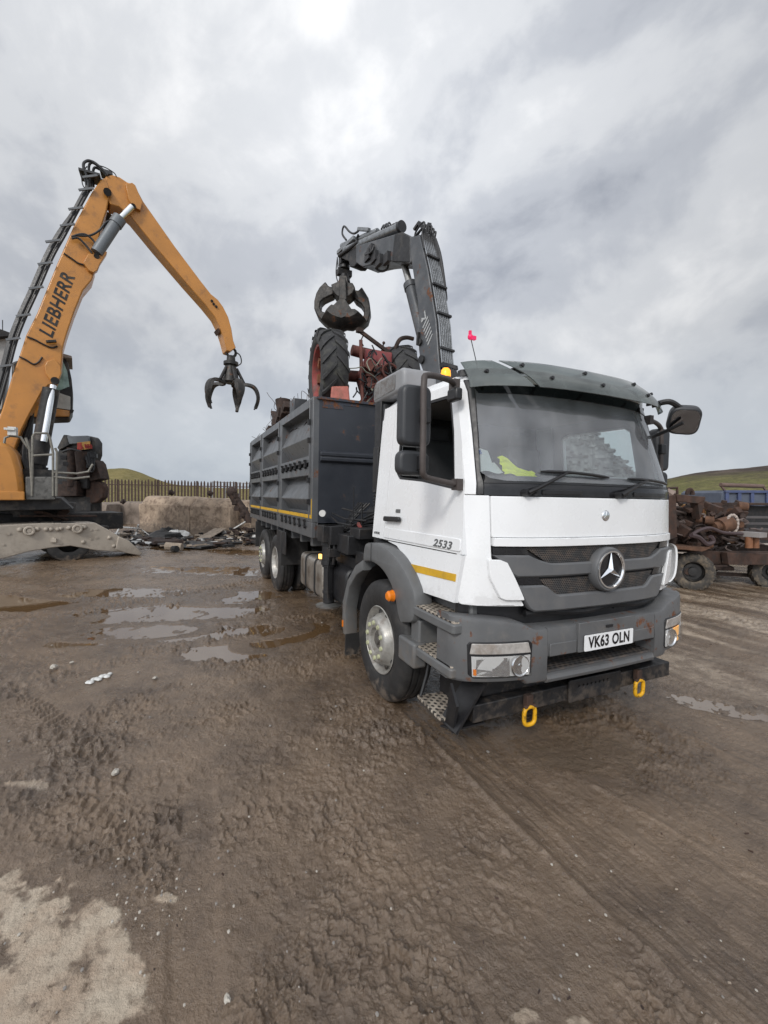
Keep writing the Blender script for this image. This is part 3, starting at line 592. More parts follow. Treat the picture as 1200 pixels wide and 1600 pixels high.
def cab():
    T = TRUCK
    cabp = MB()        # shell: rear wall, floor, bulkhead behind the bonnet
    cabp.box((-.43, 0, 2.05), (.05, 2.06, 1.45)); cabp.box((.3, 0, 1.36), (1.5, 2.16, .08)); cabp.box((1.0, 0, 1.55), (.05, 2.0, .5)); cabp.box((.4, 0, 1.2), (1.4, 1.5, .26))
    cabp.build('cab_shell', INTD, T, .01)
    plate([sd(DOOR), sd(WIN)], .04, SIDE @ Matrix.Translation((0, 0, -.018)), 'tmp', WHITE)
    d = bpy.context.scene.objects['tmp']; d.name = 'door'; set_parent(d, T)
    for M_, nm in ((SIDE, 'r'),):
        mb = MB(); mb.prism(rpoly([(-.085, -.035), (.23, -.025), (.23, .02), (-.085, .012)], .02), SIDE @ Matrix.Translation((-.03, .213, .015)), .03)
        mb.build('handle', BLKP, d, .008)
        mb = MB(); mb.prism(rpoly(sd([(.06, 1.695), (.15, 1.697), (.15, 1.73), (.06, 1.728)]), .01), SIDE, .006); mb.build('lock_recess', GREYP, d)
        mb = MB(); mb.prism(rpoly(sd([(-.14, 1.452), (1.115, 1.466), (1.108, 1.556), (-.14, 1.548)]), .02), SIDE @ Matrix.Translation((0, 0, .001)), .009); mb.build('lower_ledge', WHITE, d, .007)
    plate([sd(WIN), sd([(x+(.02 if x < .45 else -.02), z+(.02 if z < 2.3 else -.02)) for x, z in WIN])], .02, SIDE @ Matrix.Translation((0, 0, -.012)), 'window_seal', BLKP, d)
    plate([sd([(-.175, 1.42), (1.115, 1.435), (1.075, 1.866), (.99, 2.241), (.875, 2.60), (.815, 2.71), (-.165, 2.74)]), sd(WIN)], .008, SIDE @ Matrix.Translation((0, 0, -.03)), 'door_gap_backing', BLKP, d)  # black plate added behind the door so its gaps read dark
    letters('2533', .078, SIDE @ Matrix.Translation((.885, .066, .0115)), 'model_number', GREYP, d, .002, .0019, .25, 1.5)
    # far door, seen through the windscreen
    plate([sd(DOOR), sd([(0., 2.12), (.84, 2.06), (.86, 2.1), (.80, 2.5), (.74, 2.54), (.06, 2.55), (-.01, 2.52)])], .04, SIDEL @ Matrix.Translation((0, 0, .018)), 'door', [WHITE], T)
    d2 = bpy.context.scene.objects[-1] if False else None
    plate([sd(DOOR), sd([(-.01, 2.11), (.85, 2.05), (.865, 2.1), (.805, 2.51), (.74, 2.55), (.06, 2.56), (-.02, 2.53)])], .01, SIDEL @ Matrix.Translation((0, 0, .045)), 'door_trim', INTD, T)
    g = MB(); g.prism(sd([(-.02, 2.1), (.87, 2.04), (.88, 2.1), (.80, 2.53), (-.02, 2.56)]), SIDEL @ Matrix.Translation((0, 0, .01)), .004); g.build('side_window', glass('far_window_glass', (.86, .9, .9), .03), T)
    # rear quarter, lower panel, front corner panels
    for M_, s in ((SIDE, -1), (SIDEL, 1)):
        zt = -.018 if s < 0 else .018
        plate([sd([(-.42, 1.436), (-.164, 1.436), (-.154, 2.72), (-.43, 2.72)])], .036, M_ @ Matrix.Translation((0, 0, zt)), 'rear_pillar', WHITE, T)
        lp = plate([sd(LOWP)], .036, M_ @ Matrix.Translation((0, 0, zt)), 'lower_side_panel', WHITE, T)
        if s < 0:
            mb = MB(); mb.prism(sd([(.372, 1.282), (.432, 1.226), (1.085, 1.256), (1.085, 1.308)]), SIDE @ Matrix.Translation((0, 0, .001)), .003); mb.build('reflective_strip', YELR, lp)
            letters('AXOR', .03, SIDE @ Matrix.Translation((-.315, .052, .003)), 'model_badge', GREYP, bpy.context.scene.objects['rear_pillar'], .002, .001, .2, 1.5)
        e = lambda z: hw(z)*.9995
        corner = [(1.862, -e(1.862), -.968), (1.5, -e(1.5), -.958), (1.44, -e(1.44), -.955), (1.42, -e(1.42), -.95), (1.30, -1.129, -.82), (1.14, -1.129, -.75), (1.115, -1.125, -.735), (1.10, -1.11, -.73)]
        fpanel(corner if s < 0 else mir(corner), 'corner_panel', WHITE, T, 0, .03, 10, bevel=.006)
        fin = [(1.425, -.985, -.915), (1.405, -.985, -.868), (1.30, -.975, -.815), (1.165, -.91, -.752), (1.148, -.87, -.748)]
        fpanel(fin if s < 0 else mir(fin), 'air_deflector', WHITE, T, .028, .026, 8, bevel=.008)
        pil = [(1.866, .05-e(1.866), -1.004), (1.96, .05-e(1.96), -1.0), (2.02, .05-e(2.02), -1.006), (2.3, .05-e(2.3), -.976), (2.62, .045-e(2.62), -.945), (2.715, .03-e(2.715), -.93)]
        fr_ = [(z, -e(z), .056-e(z)) for z in (1.866, 2.1, 2.4, 2.70)]; fpanel(fr_ if s < 0 else mir(fr_), 'door_frame_edge', WHITE, T, .0, .05, 5, bevel=.005)
        p = fpanel(pil if s < 0 else mir(pil), 'windscreen_pillar', BLKP, T, .006, .05, 6, bevel=.008)
    # outer wing loop on the far front corner, standing proud with a dark gap
    mb = MB(); zz = [(1.475, 0.), (1.46, .035), (1.43, .062), (1.36, .075), (1.25, .072), (1.18, .055), (1.145, .025), (1.13, 0.)]; O, I = [], []
    for z, k in curve_pts([(z, k, 0) for z, k in zz], 4) and [(p.x, p.y) for p in curve_pts([(z, k, 0) for z, k in zz], 4)]:
        O.append([(1.20-.06*j+.0*k, 1.055+.03*j+1.25*k, z) for j in range(3)]); I.append([(p[0]-.008, p[1]-.016, p[2]) for p in O[-1]])
    mb.grid(O); mb.grid(I); mb.grid([[r[0] for r in O], [r[0] for r in I]]); mb.grid([[r[-1] for r in O], [r[-1] for r in I]]); mb.build('wing_loop', WHITE, T)
    fpanel([(1.5, .99, 1.12), (1.12, .9, 1.12)], 'wing_recess', BLKP, T, .006, .02, 6)
    # bonnet, cowl, windscreen
    b = fpanel([(1.858, -.962, .962), (1.83, -.962, .962), (1.60, -.957, .957), (1.575, -.955, .955)], 'bonnet', WHITE, T, .004, .03, 40, bevel=.006)
    fpanel([(1.573, -.952, .952), (1.562, -.951, .951), (1.515, -.95, .95)], 'bonnet_lip', WHITE, b, .018, .04, 40, bevel=.008)
    bd = MB(); Mb = frame((fx(0, 1.73, .004), -.035, 1.73), (0, 1, 0), (-.0, 0, 1)); bd.lathe([(.0, .006), (.03, .006), (.038, .003), (.04, 0)], Mb, 28)
    for k in range(3):
        a = math.radians(90+120*k); bd.prism([(-.004*math.sin(a), .004*math.cos(a)), (.03*math.cos(a), .03*math.sin(a)), (.004*math.sin(a), -.004*math.cos(a))], Mb @ Matrix.Translation((0, 0, .006)), .003)
    bd.build('small_badge', CHROME, b)
    fpanel([(1.864, -1.0, 1.0), (1.90, -1.0, 1.0), (1.945, -.996, .996)], 'cowl', BLKG, T, .0, .03, 40)
    fpanel([(1.949, -.996, .996), (1.985, -.98, .98), (2.0, -.98, .98)], 'windscreen_seal', BLKP, T, -.004, .03, 40)
    for y0, y1 in ((-.62, -.28), (.28, .78)):
        v = fpanel([(1.875, y0, y1), (1.91, y0, y1)], 'cowl_vent', BLKP, T, .012, .02, 10, bevel=.006)
    ws = fpanel([(1.965, -.86, .86), (1.982, -.955, .955), (2.02, -1.0, 1.0), (2.3, -.97, .97), (2.6, -.942, .942), (2.75, -.93, .93)], 'windscreen', WSG, T, .0, .006, 40, sub=4)
    fpanel([(2.605, -.925, .925), (2.64, -.94, .94), (2.76, -.93, .93)], 'dark_glass_strip', DARKBAND, ws, .006, .004, 40)  # darker band across the top of the windscreen
    fpanel([(2.75, -1.0, 1.0), (2.80, -.99, .99)], 'header_panel', BLKP, T, .002, .04, 40)
    # roof
    P = []
    hs = pchip([-.46, -.42, -.3, .3, .8, 1.0, 1.12, 1.165], [.0, .08, .155, .175, .15, .12, .075, .04])
    for i in range(29):
        x = -.46+i*(1.165+.46)/28; row = []
        for k in range(33):
            q = -1+2*k/32; sgn = 1 if q >= 0 else -1; y = q*hw(2.7)*.995; hh = hs(x)*(max(0, 1-abs(q)**5))**.55
            row.append((x+dxf(abs(q)*1.12)*max(0, (x+.2)/1.3)**1.0, y, 2.705+hh))
        P.append(row)
    mb = MB(); mb.grid(P); mb.grid([[(p[0], p[1], 2.69) for p in r] for r in P]); mb.grid([[p for p in P[0]], [(p[0], p[1], 2.69) for p in P[0]]]); mb.grid([[p for p in P[-1]], [(p[0], p[1], 2.69) for p in P[-1]]])
    mb.grid([[r[0] for r in P], [(r[0][0], r[0][1], 2.69) for r in P]]); mb.grid([[r[-1] for r in P], [(r[-1][0], r[-1][1], 2.69) for r in P]])
    roof = mb.build('roof', WHITE, T, ang=50)
    mb = MB(); mb.box((.35, 0, 2.665), (1.3, 1.8, .03)); mb.build('headlining', INTL, T)
    for x, y, lit in ((.42, -.84, 1), (.6, .70, 0)):
        mb = MB(); mb.cyl((x, y, 2.8), (x, y, 2.868), .05, .045); mb.build('beacon', BLKP, T)
        bb = [o for o in T.children if o.name.startswith('beacon')][-1]
        mb = MB(); mb.lathe([(.042, 2.865), (.043, 2.89), (.038, 2.925), (.024, 2.942), (0, 2.946)], Matrix.Translation((x, y, 0)), 20); mb.build('beacon_lens', AMBLIT if lit else AMBER, bb)
        if not lit:
            mb = MB(); mb.lathe([(.05, 2.87), (.056, 2.9), (.05, 2.955), (.03, 2.98), (0, 2.985)], Matrix.Translation((x, y, 0)), 20); mb.build('beacon_cover', BLKP, bb)
    mb = MB(); mb.tube(curve_pts([(.56, -.6, 2.84), (.52, -.6, 3.0), (.43, -.6, 3.235)]), .004, 6); a = mb.build('aerial', BLKP, T)
    mb = MB(); mb.sphere((.425, -.6, 3.245), .024, 8, (1, 1, 1.1)); mb.box((.42, -.6, 3.285), (.02, .02, .03)); mb.box((.45, -.585, 3.23), (.03, .04, .03)); mb.build('pink_tag', mk('pink_plastic', (.85, .02, .13), .4), a)
    # sun visor: a corner piece and the main piece with a slanted gap
    def vis(y0t, y0b, y1t, y1b, name):
        A, B = [], []
        for i in range(13):
            t = i/12; z = 2.85-.225*t; off = .05+.12*math.sin(min(1, t*1.1)*math.pi/2); yl, yr = y0t+(y0b-y0t)*t, y1t+(y1b-y1t)*t
            A.append([(fx(yl+(yr-yl)*k/36, z, off), yl+(yr-yl)*k/36, z) for k in range(37)]); B.append([(x-.007, y, zz-.002) for x, y, zz in A[-1]])
        mb = MB(); mb.grid(A); mb.grid(B); mb.grid([A[0], B[0]]); mb.grid([A[-1], B[-1]]); mb.grid([[r[0] for r in A], [r[0] for r in B]]); mb.grid([[r[-1] for r in A], [r[-1] for r in B]])
        return mb.build(name, VISG, T, ang=60)
    v1 = vis(-1.0, -1.04, -.83, -.655, 'sun_visor'); v2 = vis(-.78, -.615, .97, 1.02, 'sun_visor')
    for y, z, p in ((-.93, 2.735, v1), (-.66, 2.80, v2), (-.50, 2.70, v2), (-.1, 2.80, v2), (-.02, 2.70, v2), (.5, 2.80, v2), (.56, 2.70, v2), (.86, 2.78, v2), (.88, 2.70, v2)):
        t = (2.85-z)/.225; off = .05+.12*math.sin(min(1, t*1.1)*math.pi/2); mb = MB(); x = fx(y, z, off)
        mb.cyl((x-.01, y, z), (x+.014, y, z+.006), .017, .013, 12); mb.cyl((x-.11, y, z-.0), (x-.01, y, z), .012, None, 8); mb.build('visor_bolt', BLKP, p)
    # wipers
    for y0, z0, pts, blade in ((-.75, 1.885, (-.42, 2.03), ((-.62, 2.036), (.0, 2.012))), (.08, 1.885, (.46, 2.012), ((.22, 2.012), (.88, 1.985)))):
        mb = MB(); mb.cyl((fx(y0, z0, -.01), y0, z0), (fx(y0, z0, .05), y0, z0), .026, .022, 14); mb.cyl((fx(y0+.06, z0, -.01), y0+.07, z0), (fx(y0+.07, z0, .04), y0+.07, z0), .02, .016, 12)
        mb.tube([(fx(y0, z0, .045), y0, z0), (fx(y0+.04, z0+.02, .05), y0+.05, z0+.025), (fx(pts[0], pts[1], .035), pts[0], pts[1])], [.017, .016, .009], 8)
        w = mb.build('wiper', BLKP, T)
        mb = MB(); Q = [(blade[0][0]+(blade[1][0]-blade[0][0])*k/12, blade[0][1]+(blade[1][1]-blade[0][1])*k/12) for k in range(13)]
        mb.tube([(fx(y, z, .018+.012*math.sin(math.pi*k/12)), y, z+.008*math.sin(math.pi*k/12)) for k, (y, z) in enumerate(Q)], [.006]+[.012]*11+[.006], 6); mb.build('wiper_blade', BLKP, w)
    # grille
    fpanel([(1.508, -.945, .945), (1.42, -.93, .93), (1.39, -.85, .85), (1.15, -.74, .74), (1.08, -.70, .70)], 'grille_backing', BLKP, T, -.035, .02, 30)
    gr = fpanel([(1.507, -.73, .73), (1.385, -.53, .53)], 'grille_mesh', MESHG, T, -.014, .012, 30)
    fpanel([(1.285, -.615, .615), (1.16, -.47, .47)], 'grille_mesh', MESHG, T, -.014, .012, 30)
    for s in (-1, 1):
        for rows in ([(1.505, -.945, -.722), (1.459, -.945, -.70)], [(1.30, -.812, -.62), (1.248, -.787, -.59)]):
            fpanel(rows if s < 0 else mir(rows), 'grille_infill', BLKG, T, -.006, .012, 6)
    sides1 = [(1.455, -.945, -.69), (1.43, -.935, -.66), (1.395, -.868, -.535), (1.302, -.815, -.535)]
    sides2 = [(1.244, -.785, -.575), (1.17, -.748, -.475), (1.085, -.70, -.475), (1.058, -.665, -.475)]
    def bar(sides, zt, zb, h, name):
        mb = MB(); A = []
        ys = np.linspace(-1, 1, 61)
        zr = np.linspace(sides[0][0], sides[-1][0], 25); zs = [s[0] for s in sides]
        yo = [float(np.interp(-z, [-q for q in zs], [s[1] for s in sides])) for z in zr]
        # columns: follow the outer edge; upper edge dips in the middle
        cols = []
        ymax = sides[0][1]
        for u in np.linspace(0, 1, 49):
            y = ymax*(1-2*u) if False else ymax+(-2*ymax)*u
            ay = -abs(y)
            top = np.interp(ay, [s[2] for s in sides[:3]], [s[0] for s in sides[:3]]) if ay < sides[2][2] else zt
            if ay < sides[0][2]: top = sides[0][0]
            bot = np.interp(ay, [s[1] for s in sides], zs) if ay < sides[-1][1] else zb
            cols.append((y, min(bot, top-.004), top))
        def cs(y, b, t, o): return [(fx(y, z, o-(.02 if q in (0,) else 0)), y, z) for q, z in enumerate((b, b+.012, (b+t)/2, t-.012, t))]
        F = [[(fx(y, z, .012-(.012 if i in (0, 4) else 0)), y, z) for i, z in enumerate((b, b+min(.012, (t-b)/4), (b+t)/2, t-min(.012, (t-b)/4), t))] for y, b, t in cols]
        Bk = [[(fx(y, z, -.03), y, z) for z in (b, t)] for y, b, t in cols]
        mb.grid([f+[k[1], k[0]] for f, k in zip(F, Bk)], close_v=True); n = 7
        mb.f.append(list(range(n))); mb.f.append([48*n+i for i in range(n)]); mb.m += [0, 0]
        return mb.build(name, GRIM, T, ang=30)
    bar(sides1, 1.395, 1.302, 0, 'grille_bar'); bar(sides2, 1.17, 1.058, 0, 'grille_bar')
    # star emblem
    Me = frame((fx(0, 1.335, .03), -.01, 1.335), (0, 1, 0), (0, 0, 1)); e = MB()
    e.lathe([(.165, -.05), (.165, .0), (.155, .016), (.142, .016), (.138, .0)], Me, 56); em = e.build('emblem', GRIM, T)
    e = MB(); e.lathe([(.0, .0), (.14, .0)], Me @ Matrix.Translation((0, 0, .004)), 48); e.build('emblem_disc', BLKG, em)
    e = MB(); e.lathe([(.142, .01), (.139, .024), (.128, .024), (.122, .012), (.124, .0)], Me, 56)
    for k in range(3):
        a = math.radians(90+120*k); c, s = math.cos(a), math.sin(a); tip = (.132*c, .132*s); l = (.026*math.cos(a+1.047), .026*math.sin(a+1.047)); r = (.026*math.cos(a-1.047), .026*math.sin(a-1.047))
        V = [Me @ Vector((*tip, .012)), Me @ Vector((*l, .010)), Me @ Vector((0, 0, .034)), Me @ Vector((*r, .010))]; e.add(V, [(0, 1, 2), (0, 2, 3), (0, 3, 1), (1, 3, 2)])
    e.build('star', CHROME, em, ang=15)
    # dark skin between grille and bumper
    fpanel([(1.13, -1.09, 1.09), (1.0, -1.09, 1.09), (.86, -1.05, 1.05)], 'lower_apron', BLKP, T, -.10, .03, 30)
    mb = MB(); mb.tube([(fx(y, 1.03, -.06), y, 1.03+.012*math.sin(y*9)) for y in np.linspace(-.68, .72, 20)], .028, 8); mb.box((1.26, .25, 1.04), (.05, .06, .1)); mb.box((1.26, -.2, 1.04), (.05, .06, .1)); mb.build('apron_rail', CHASM, T)
    # cabin inside
    mb = MB(); mb.box((.98, 0, 1.80), (.36, 1.9, .26)); mb.box((.84, -.5, 1.93), (.16, .5, .12), Matrix.Rotation(.3, 3, 'Y')); mb.box((.86, .1, 1.82), (.2, .45, .3)); mb.build('dashboard', INTD, T, .04)
    for y in (-.52, .55):
        mb = MB(); mb.box((.15, y, 1.72), (.5, .5, .16)); mb.box((-.14, y, 2.08), (.14, .48, .66), Matrix.Rotation(-.16, 3, 'Y')); mb.box((-.2, y, 2.48), (.09, .28, .18)); mb.box((.12, y, 1.55), (.35, .35, .26)); mb.build('seat', INTD, T, .05, seg=3)
    mb = MB(); Ms = Matrix.Translation((.66, -.52, 2.02)) @ Matrix.Rotation(-.75, 4, 'Y')
    mb.tube([Ms @ Vector((.22*math.cos(a), .22*math.sin(a), 0)) for a in np.linspace(0, 2*math.pi, 33)], .016, 8, False); mb.tube([Ms @ Vector((0, 0, -.35)), Ms @ Vector((0, 0, 0))], .05, 10)
    for a in (0, 2.1, 4.2): mb.bar(Ms @ Vector((0, 0, 0)), Ms @ Vector((.21*math.cos(a), .21*math.sin(a), 0)), .04, .015)
    mb.build('steering_wheel', BLKP, T)
    # bumper
    zt = pchip([0, .62, .68, .78, 1.0, 1.23], [.95, .95, .955, 1.0, 1.03, 1.045])
    def bump(ys, zb, ztop, depth, name, mat, off=0., round_=.03):
        mb = MB(); R = []
        for y in ys:
            t = ztop(abs(y)); b = zb(abs(y)); x = bx(y, 0, off); r = min(round_, (t-b)/3)
            R.append([(x-depth, y, b), (x-r, y, b), (x-.3*r, y, b+.3*r), (x, y, b+r), (x+.002, y, (b+t)/2), (x-.004, y, t-r), (x-.35*r, y, t-.3*r), (x-r, y, t), (x-depth, y, t)])
        mb.grid(R, close_v=True); n = len(R[0]); mb.f.append(list(range(n))); mb.f.append([(len(R)-1)*n+i for i in range(n)]); mb.m += [0, 0]
        return mb.build(name, mat, T, ang=42)
    bl = bump(np.linspace(-1.225, -.578, 26), lambda y: .60-.03*(y < .75), zt, .16, 'bumper_corner', BUMPM)
    br = bump(np.linspace(.578, 1.225, 26), lambda y: .60-.03*(y < .75), zt, .16, 'bumper_corner', BUMPM)
    bump(np.linspace(-.575, .575, 24), lambda y: .742, zt, .14, 'bumper_upper', BUMPM, -.003, .022)
    lo = bump(np.linspace(-.575, .575, 24), lambda y: .562, lambda y: .622, .14, 'bumper_step', BUMPM, .004, .02)
    mb = MB(); mb.box((1.25, 0, .632), (.23, 1.14, .014)); mb.build('step_tread', TREADB, lo)
    for y0, y1 in ((-.56, -.31), (.31, .56)):
        fpanel([(.84, y0, y1), (.75, y0, y1)], 'bumper_crease', BUMPM, T, .008, .012, 8, surf=bx, bevel=.005)
    mb = MB(); mb.box((1.16, 0, .68), (.03, 1.2, .2)); mb.build('radiator_mesh', MESHG, T)
    hold = fpanel([(.962, -.30, .30), (.948, -.302, .302), (.76, -.302, .302), (.748, -.3, .3)], 'plate_holder', BUMPM, T, .016, .05, 10, surf=bx, bevel=.006)
    mb = MB(); Mp = frame((bx(0, 0, .0215), 0, .813), (0, 1, 0), (0, 0, 1)); mb.prism(rpoly([(-.26, -.0575), (.26, -.0575), (.26, .0575), (-.26, .0575)], .012), Mp, .005)
    npl = mb.build('number_plate', mk('plate_white', (.78, .79, .8), .3, 0, .02), T)
    letters('VK63 OLN', .112, Mp @ Matrix.Translation((0, -.002, .0065)), 'plate_letters', BLKG, npl, .0008, .0035, 0, .8)
    mb = MB(); mb.box((bx(0, 0, .022), 0, .915), (.006, .07, .018)); mb.build('plate_clip', BLKP, hold)
    # headlights
    for s in (-1, 1):
        f = (lambda r: r) if s < 0 else mir
        h = fpanel(f([(.882, -1.135, -.735), (.86, -1.15, -.708), (.66, -1.14, -.712), (.635, -1.11, -.735)]), 'headlight', BLKP, T, .006, .03, 14, surf=bx, bevel=.006)
        fpanel(f([(.872, -1.125, -.745), (.80, -1.135, -.722)]), 'indicator', mk('clear_lens', (.36, .34, .32), .2, 0, .2, 30, coat=.5, dirt=(.2, .15, .11), da=.5, ds=9), h, .012, .01, 14, surf=bx, bevel=.006)
        fpanel(f([(.785, -1.125, -.728), (.65, -1.118, -.732)]), 'reflector', mk('reflector', (.75, .75, .74), .2, .25, .04, 6), h, .010, .008, 14, surf=bx)
        mb = MB()
        for yc, rr in ((-.805, .072),):
            y = yc*(-s); Mh = frame((bx(y, 0, .011), y, .717), (0, 1, 0), (0, 0, 1)); mb.lathe([(rr*1.04, .0), (rr, .012), (rr*.96, .012), (rr*.85, .003), (rr*.55, .0012), (rr*.2, .0012), (rr*.18, .006), (0, .007)], Mh, 32)
        for ya, yb, za, zb in ((-.90, -1.10, .775, .70), (-.90, -1.0, .70, .655), (-1.0, -1.105, .69, .66), (-.885, -.90, .775, .66)):
            V = [(bx(y, 0, o), -s*y, z) for y, z, o in ((ya, za, .012), (yb, (za+zb)/2+.03, .016), (yb, zb, .011), (ya, zb-.005, .020))]
            V = [(x, y if s > 0 else -abs(y), z) for x, y, z in V]; V = [(x, abs(y)*s, z) for x, y, z in V]; mb.add(V, [(0, 1, 2, 3)])
        mb.build('lamp_bowl', CHROME, h)
        if s < 0: fpanel([(.70, -1.116, -1.10), (.66, -1.114, -1.098)], 'side_reflector', AMBER, h, .016, .006, 3, surf=bx)
        else: fpanel([(.785, .86, 1.0), (.66, .86, 1.0)], 'side_reflector', emit('amber_reflection', (1., .5, .14), .55), h, .013, .006, 5, surf=bx)  # amber reflection in the right headlight, put in as a glow
        fpanel(f([(.79, -1.13, -.722), (.645, -1.122, -.726)]), 'lens', glass('lens_glass', (.93, .93, .93), .025), h, .026, .004, 14, surf=bx)
    # towing beam, centre plate, shackles
    mb = MB(); mb.box((1.15, 0, .357), (.14, 2.13, .125)); beam = mb.build('front_beam', CHASM, T, .008)
    mb = MB(); mb.box((1.0, 0, .62), (.3, 1.9, .4)); mb.build('front_underside', CHASM, T, .02)
    Mq = frame((1.222, 0, 0), (0, 1, 0), (0, 0, 1)); holes = [[(yy+.011*math.cos(a), .40+.011*math.sin(a)) for a in np.linspace(0, 2*math.pi, 10, endpoint=False)] for yy in np.linspace(-.08, .24, 8)]
    plate([rpoly([(-.19, .285), (.395, .285), (.395, .452), (-.19, .458)], .02)]+holes, .014, Mq @ Matrix.Translation((0, 0, .012)), 'coupling_plate', CHASM, T, .003)
    for y in (-.6, .6):
        mb = MB(); mb.box((1.245, y, .385), (.045, .06, .09)); mb.cyl((1.26, y-.05, .345), (1.26, y+.05, .345), .016); sh = mb.build('towing_lug', RUST, T, .006)
        mb = MB(); pts = rpoly([(-.05, .345), (.05, .345), (.05, .215), (-.05, .215)], .048, 8); mb.tube([(1.262+.02*math.sin(i), y+a, b) for i, (a, b) in enumerate(pts+pts[:1])] if False else [(1.262, y+a, b) for a, b in pts+pts[:2]], .0155, 10, False); mb.build('shackle', YELH, sh)
    # wheel arch, steps
    arch = [(-.38, 1.285), (-.335, 1.385), (-.1, 1.405), (.13, 1.392), (.33, 1.34), (.53, 1.235), (.68, 1.10), (.70, .98), (.66, .86), (.45, .80), (.40, .85), (.36, .95), (.27, 1.075), (.12, 1.17), (-.05, 1.212), (-.2, 1.22), (-.385, 1.19)]
    MX = lambda y: frame((0, y, 0), (1, 0, 0), (0, 0, 1))
    rear = [(-.40, 1.21), (-.6, 1.125), (-.84, .92), (-.98, .66), (-.985, .45), (-.945, .30), (-.865, .30), (-.885, .6), (-.77, .86), (-.58, 1.02), (-.40, 1.10)]
    def smooth(p, n=4): return [(q.x, q.y) for q in curve_pts([(a, b, 0) for a, b in p], n)]
    for s in (-1, 1):
        a = plate([rpoly(arch, .08, 4)], .17, MX(s*1.165), 'wheel_arch', GREYP, T, .03)
        if s < 0:
            mb = MB(); mb.box((-.165, -1.2515, 1.30), (.006, .004, .2)); mb.build('arch_joint', BLKP, a)
            mb = MB(); mb.cyl((.315, -1.25, 1.0), (.315, -1.262, 1.0), .05, .048, 20); mb.lathe([(.046, .0), (.044, .03), (.03, .045), (0, .048)], frame((.315, -1.262, 1.0), (1, 0, 0), (0, 0, 1)), 20); mb.build('side_marker', AMBER, a)
        plate([rear], .15, MX(s*1.165), 'rear_wing', GREYP, T, .02)
        mb = MB(); mb.grid([[(.70*math.cos(q), s*y, .52+.70*math.sin(q)) for y in (1.16, .75)] for q in np.linspace(.2, 3.0, 24)]); mb.grid([[(r*math.cos(q), s*.76, .52+r*math.sin(q)) for r in (.2, .70)] for q in np.linspace(.2, 3.0, 24)]); mb.build('arch_liner', CHASM, T)
        mb = MB(); mb.box((-.875, s*1.15, .2), (.02, .17, .24)); mb.build('mud_flap', RUBBER, T)
    mb = MB(); mb.box((-.94, -1.245, .42), (.02, .012, .07)); mb.build('rear_reflector', AMBER, T)
    st = MB(); st.box((.83, -1.0, .82), (.58, .06, .64)); st.box((.62, -1.10, .73), (.14, .2, .3)); st.box((1.2, -1.04, .8), (.05, .16, .3)); step = st.build('step_well', GREYP, T, .015)
    for x0, x1, z, y0 in ((.55, 1.215, 1.0, -1.245), (.54, 1.19, .69, -1.24)):
        mb = MB(); mb.prism(rpoly([(x0, y0), (x1, y0), (x1, -1.0), (x0, -1.0)], .03), Matrix.Translation((0, 0, z-.075)), .07); sp = mb.build('entry_step', GREYP, T, .012)
        mb = MB(); mb.prism(rpoly([(x0+.015, y0+.015), (x1-.015, y0+.015), (x1-.015, -1.03), (x0+.015, -1.03)], .02), Matrix.Translation((0, 0, z-.004)), .009); mb.build('step_tread', TREAD, sp)
    mb = MB(); mb.prism(rpoly([(.70, -1.22), (1.10, -1.25), (1.12, -.98), (.74, -.96)], .03), Matrix.Translation((0, 0, .285)), .02); sp = mb.build('entry_step', TREAD, T, .004)
    mb = MB(); mb.prism([(1.105, .27), (1.20, .25), (1.24, .45), (1.16, .58)], MX(-1.2), .02); mb.prism([(1.11, -1.26), (1.2, -1.2), (1.2, -.95), (1.12, -.96)], Matrix.Translation((0, 0, .262)), .012); mb.bar((1.15, -1.22, .27), (1.15, -1.0, .56), .02, .2, (1, 0, 0)); mb.tube([(.72, -1.19, .3), (.70, -1.13, .45), (.70, -1.1, .62)], .014, 8); mb.bar((.9, -1.0, .3), (.9, -1.0, .6), .4, .015, (0, 1, 0)); mb.build('step_bracket', BLKP, sp)
    mb = MB(); mb.box((.58, -1.2, .61), (.27, .12, .2)); mb.build('step_cover', GREYP, T, .02)
    # mirrors
    def mirror_set(sy, x, arm, housings):
        mb = MB(); mb.tube(curve_pts(arm, 6), .021, 10)
        for q in (arm[0], arm[-1]): mb.box(q, (.07, .05, .08))
        a = mb.build('mirror_arm', mk('mirror_arm_brown', (.07, .058, .054), .6, .1, .2, 9), T)
        for (c, d) in housings:
            mb = MB(); mb.prism(rpoly([(-d[1]/2, -d[2]/2), (d[1]/2, -d[2]/2), (d[1]/2, d[2]/2), (-d[1]/2, d[2]/2)], .06, 6), frame((c[0]-d[0]/2, c[1], c[2]), (0, 1, 0), (0, 0, 1)), d[0]); h = mb.build('mirror', GREYB, a, .025, seg=3)
            mb = MB(); mb.box((c[0]-d[0]/2-.001, c[1], c[2]), (.004, d[1]-.05, d[2]-.05)); mb.build('mirror_glass', CHROME, h)
            mb = MB(); mb.box((c[0]+d[0]/2+.012, c[1]-sy*.05, c[2]), (.05, .07, .1)); mb.build('mirror_clamp', BLKP, h, .008)
    GREYB = mk('mirror_grey', (.03, .032, .036), .45, 0, .1, 6, bump=.06, bs=200)
    mirror_set(-1, 1.1, [(.93, -1.09, 2.655), (1.02, -1.2, 2.66), (1.11, -1.42, 2.64), (1.14, -1.465, 2.57), (1.15, -1.468, 2.3), (1.15, -1.466, 2.06), (1.13, -1.44, 1.98), (1.08, -1.3, 1.955), (1.04, -1.12, 1.935)],
               [((1.05, -1.485, 2.375), (.10, .22, .40)), ((1.05, -1.495, 2.065), (.09, .225, .165))])
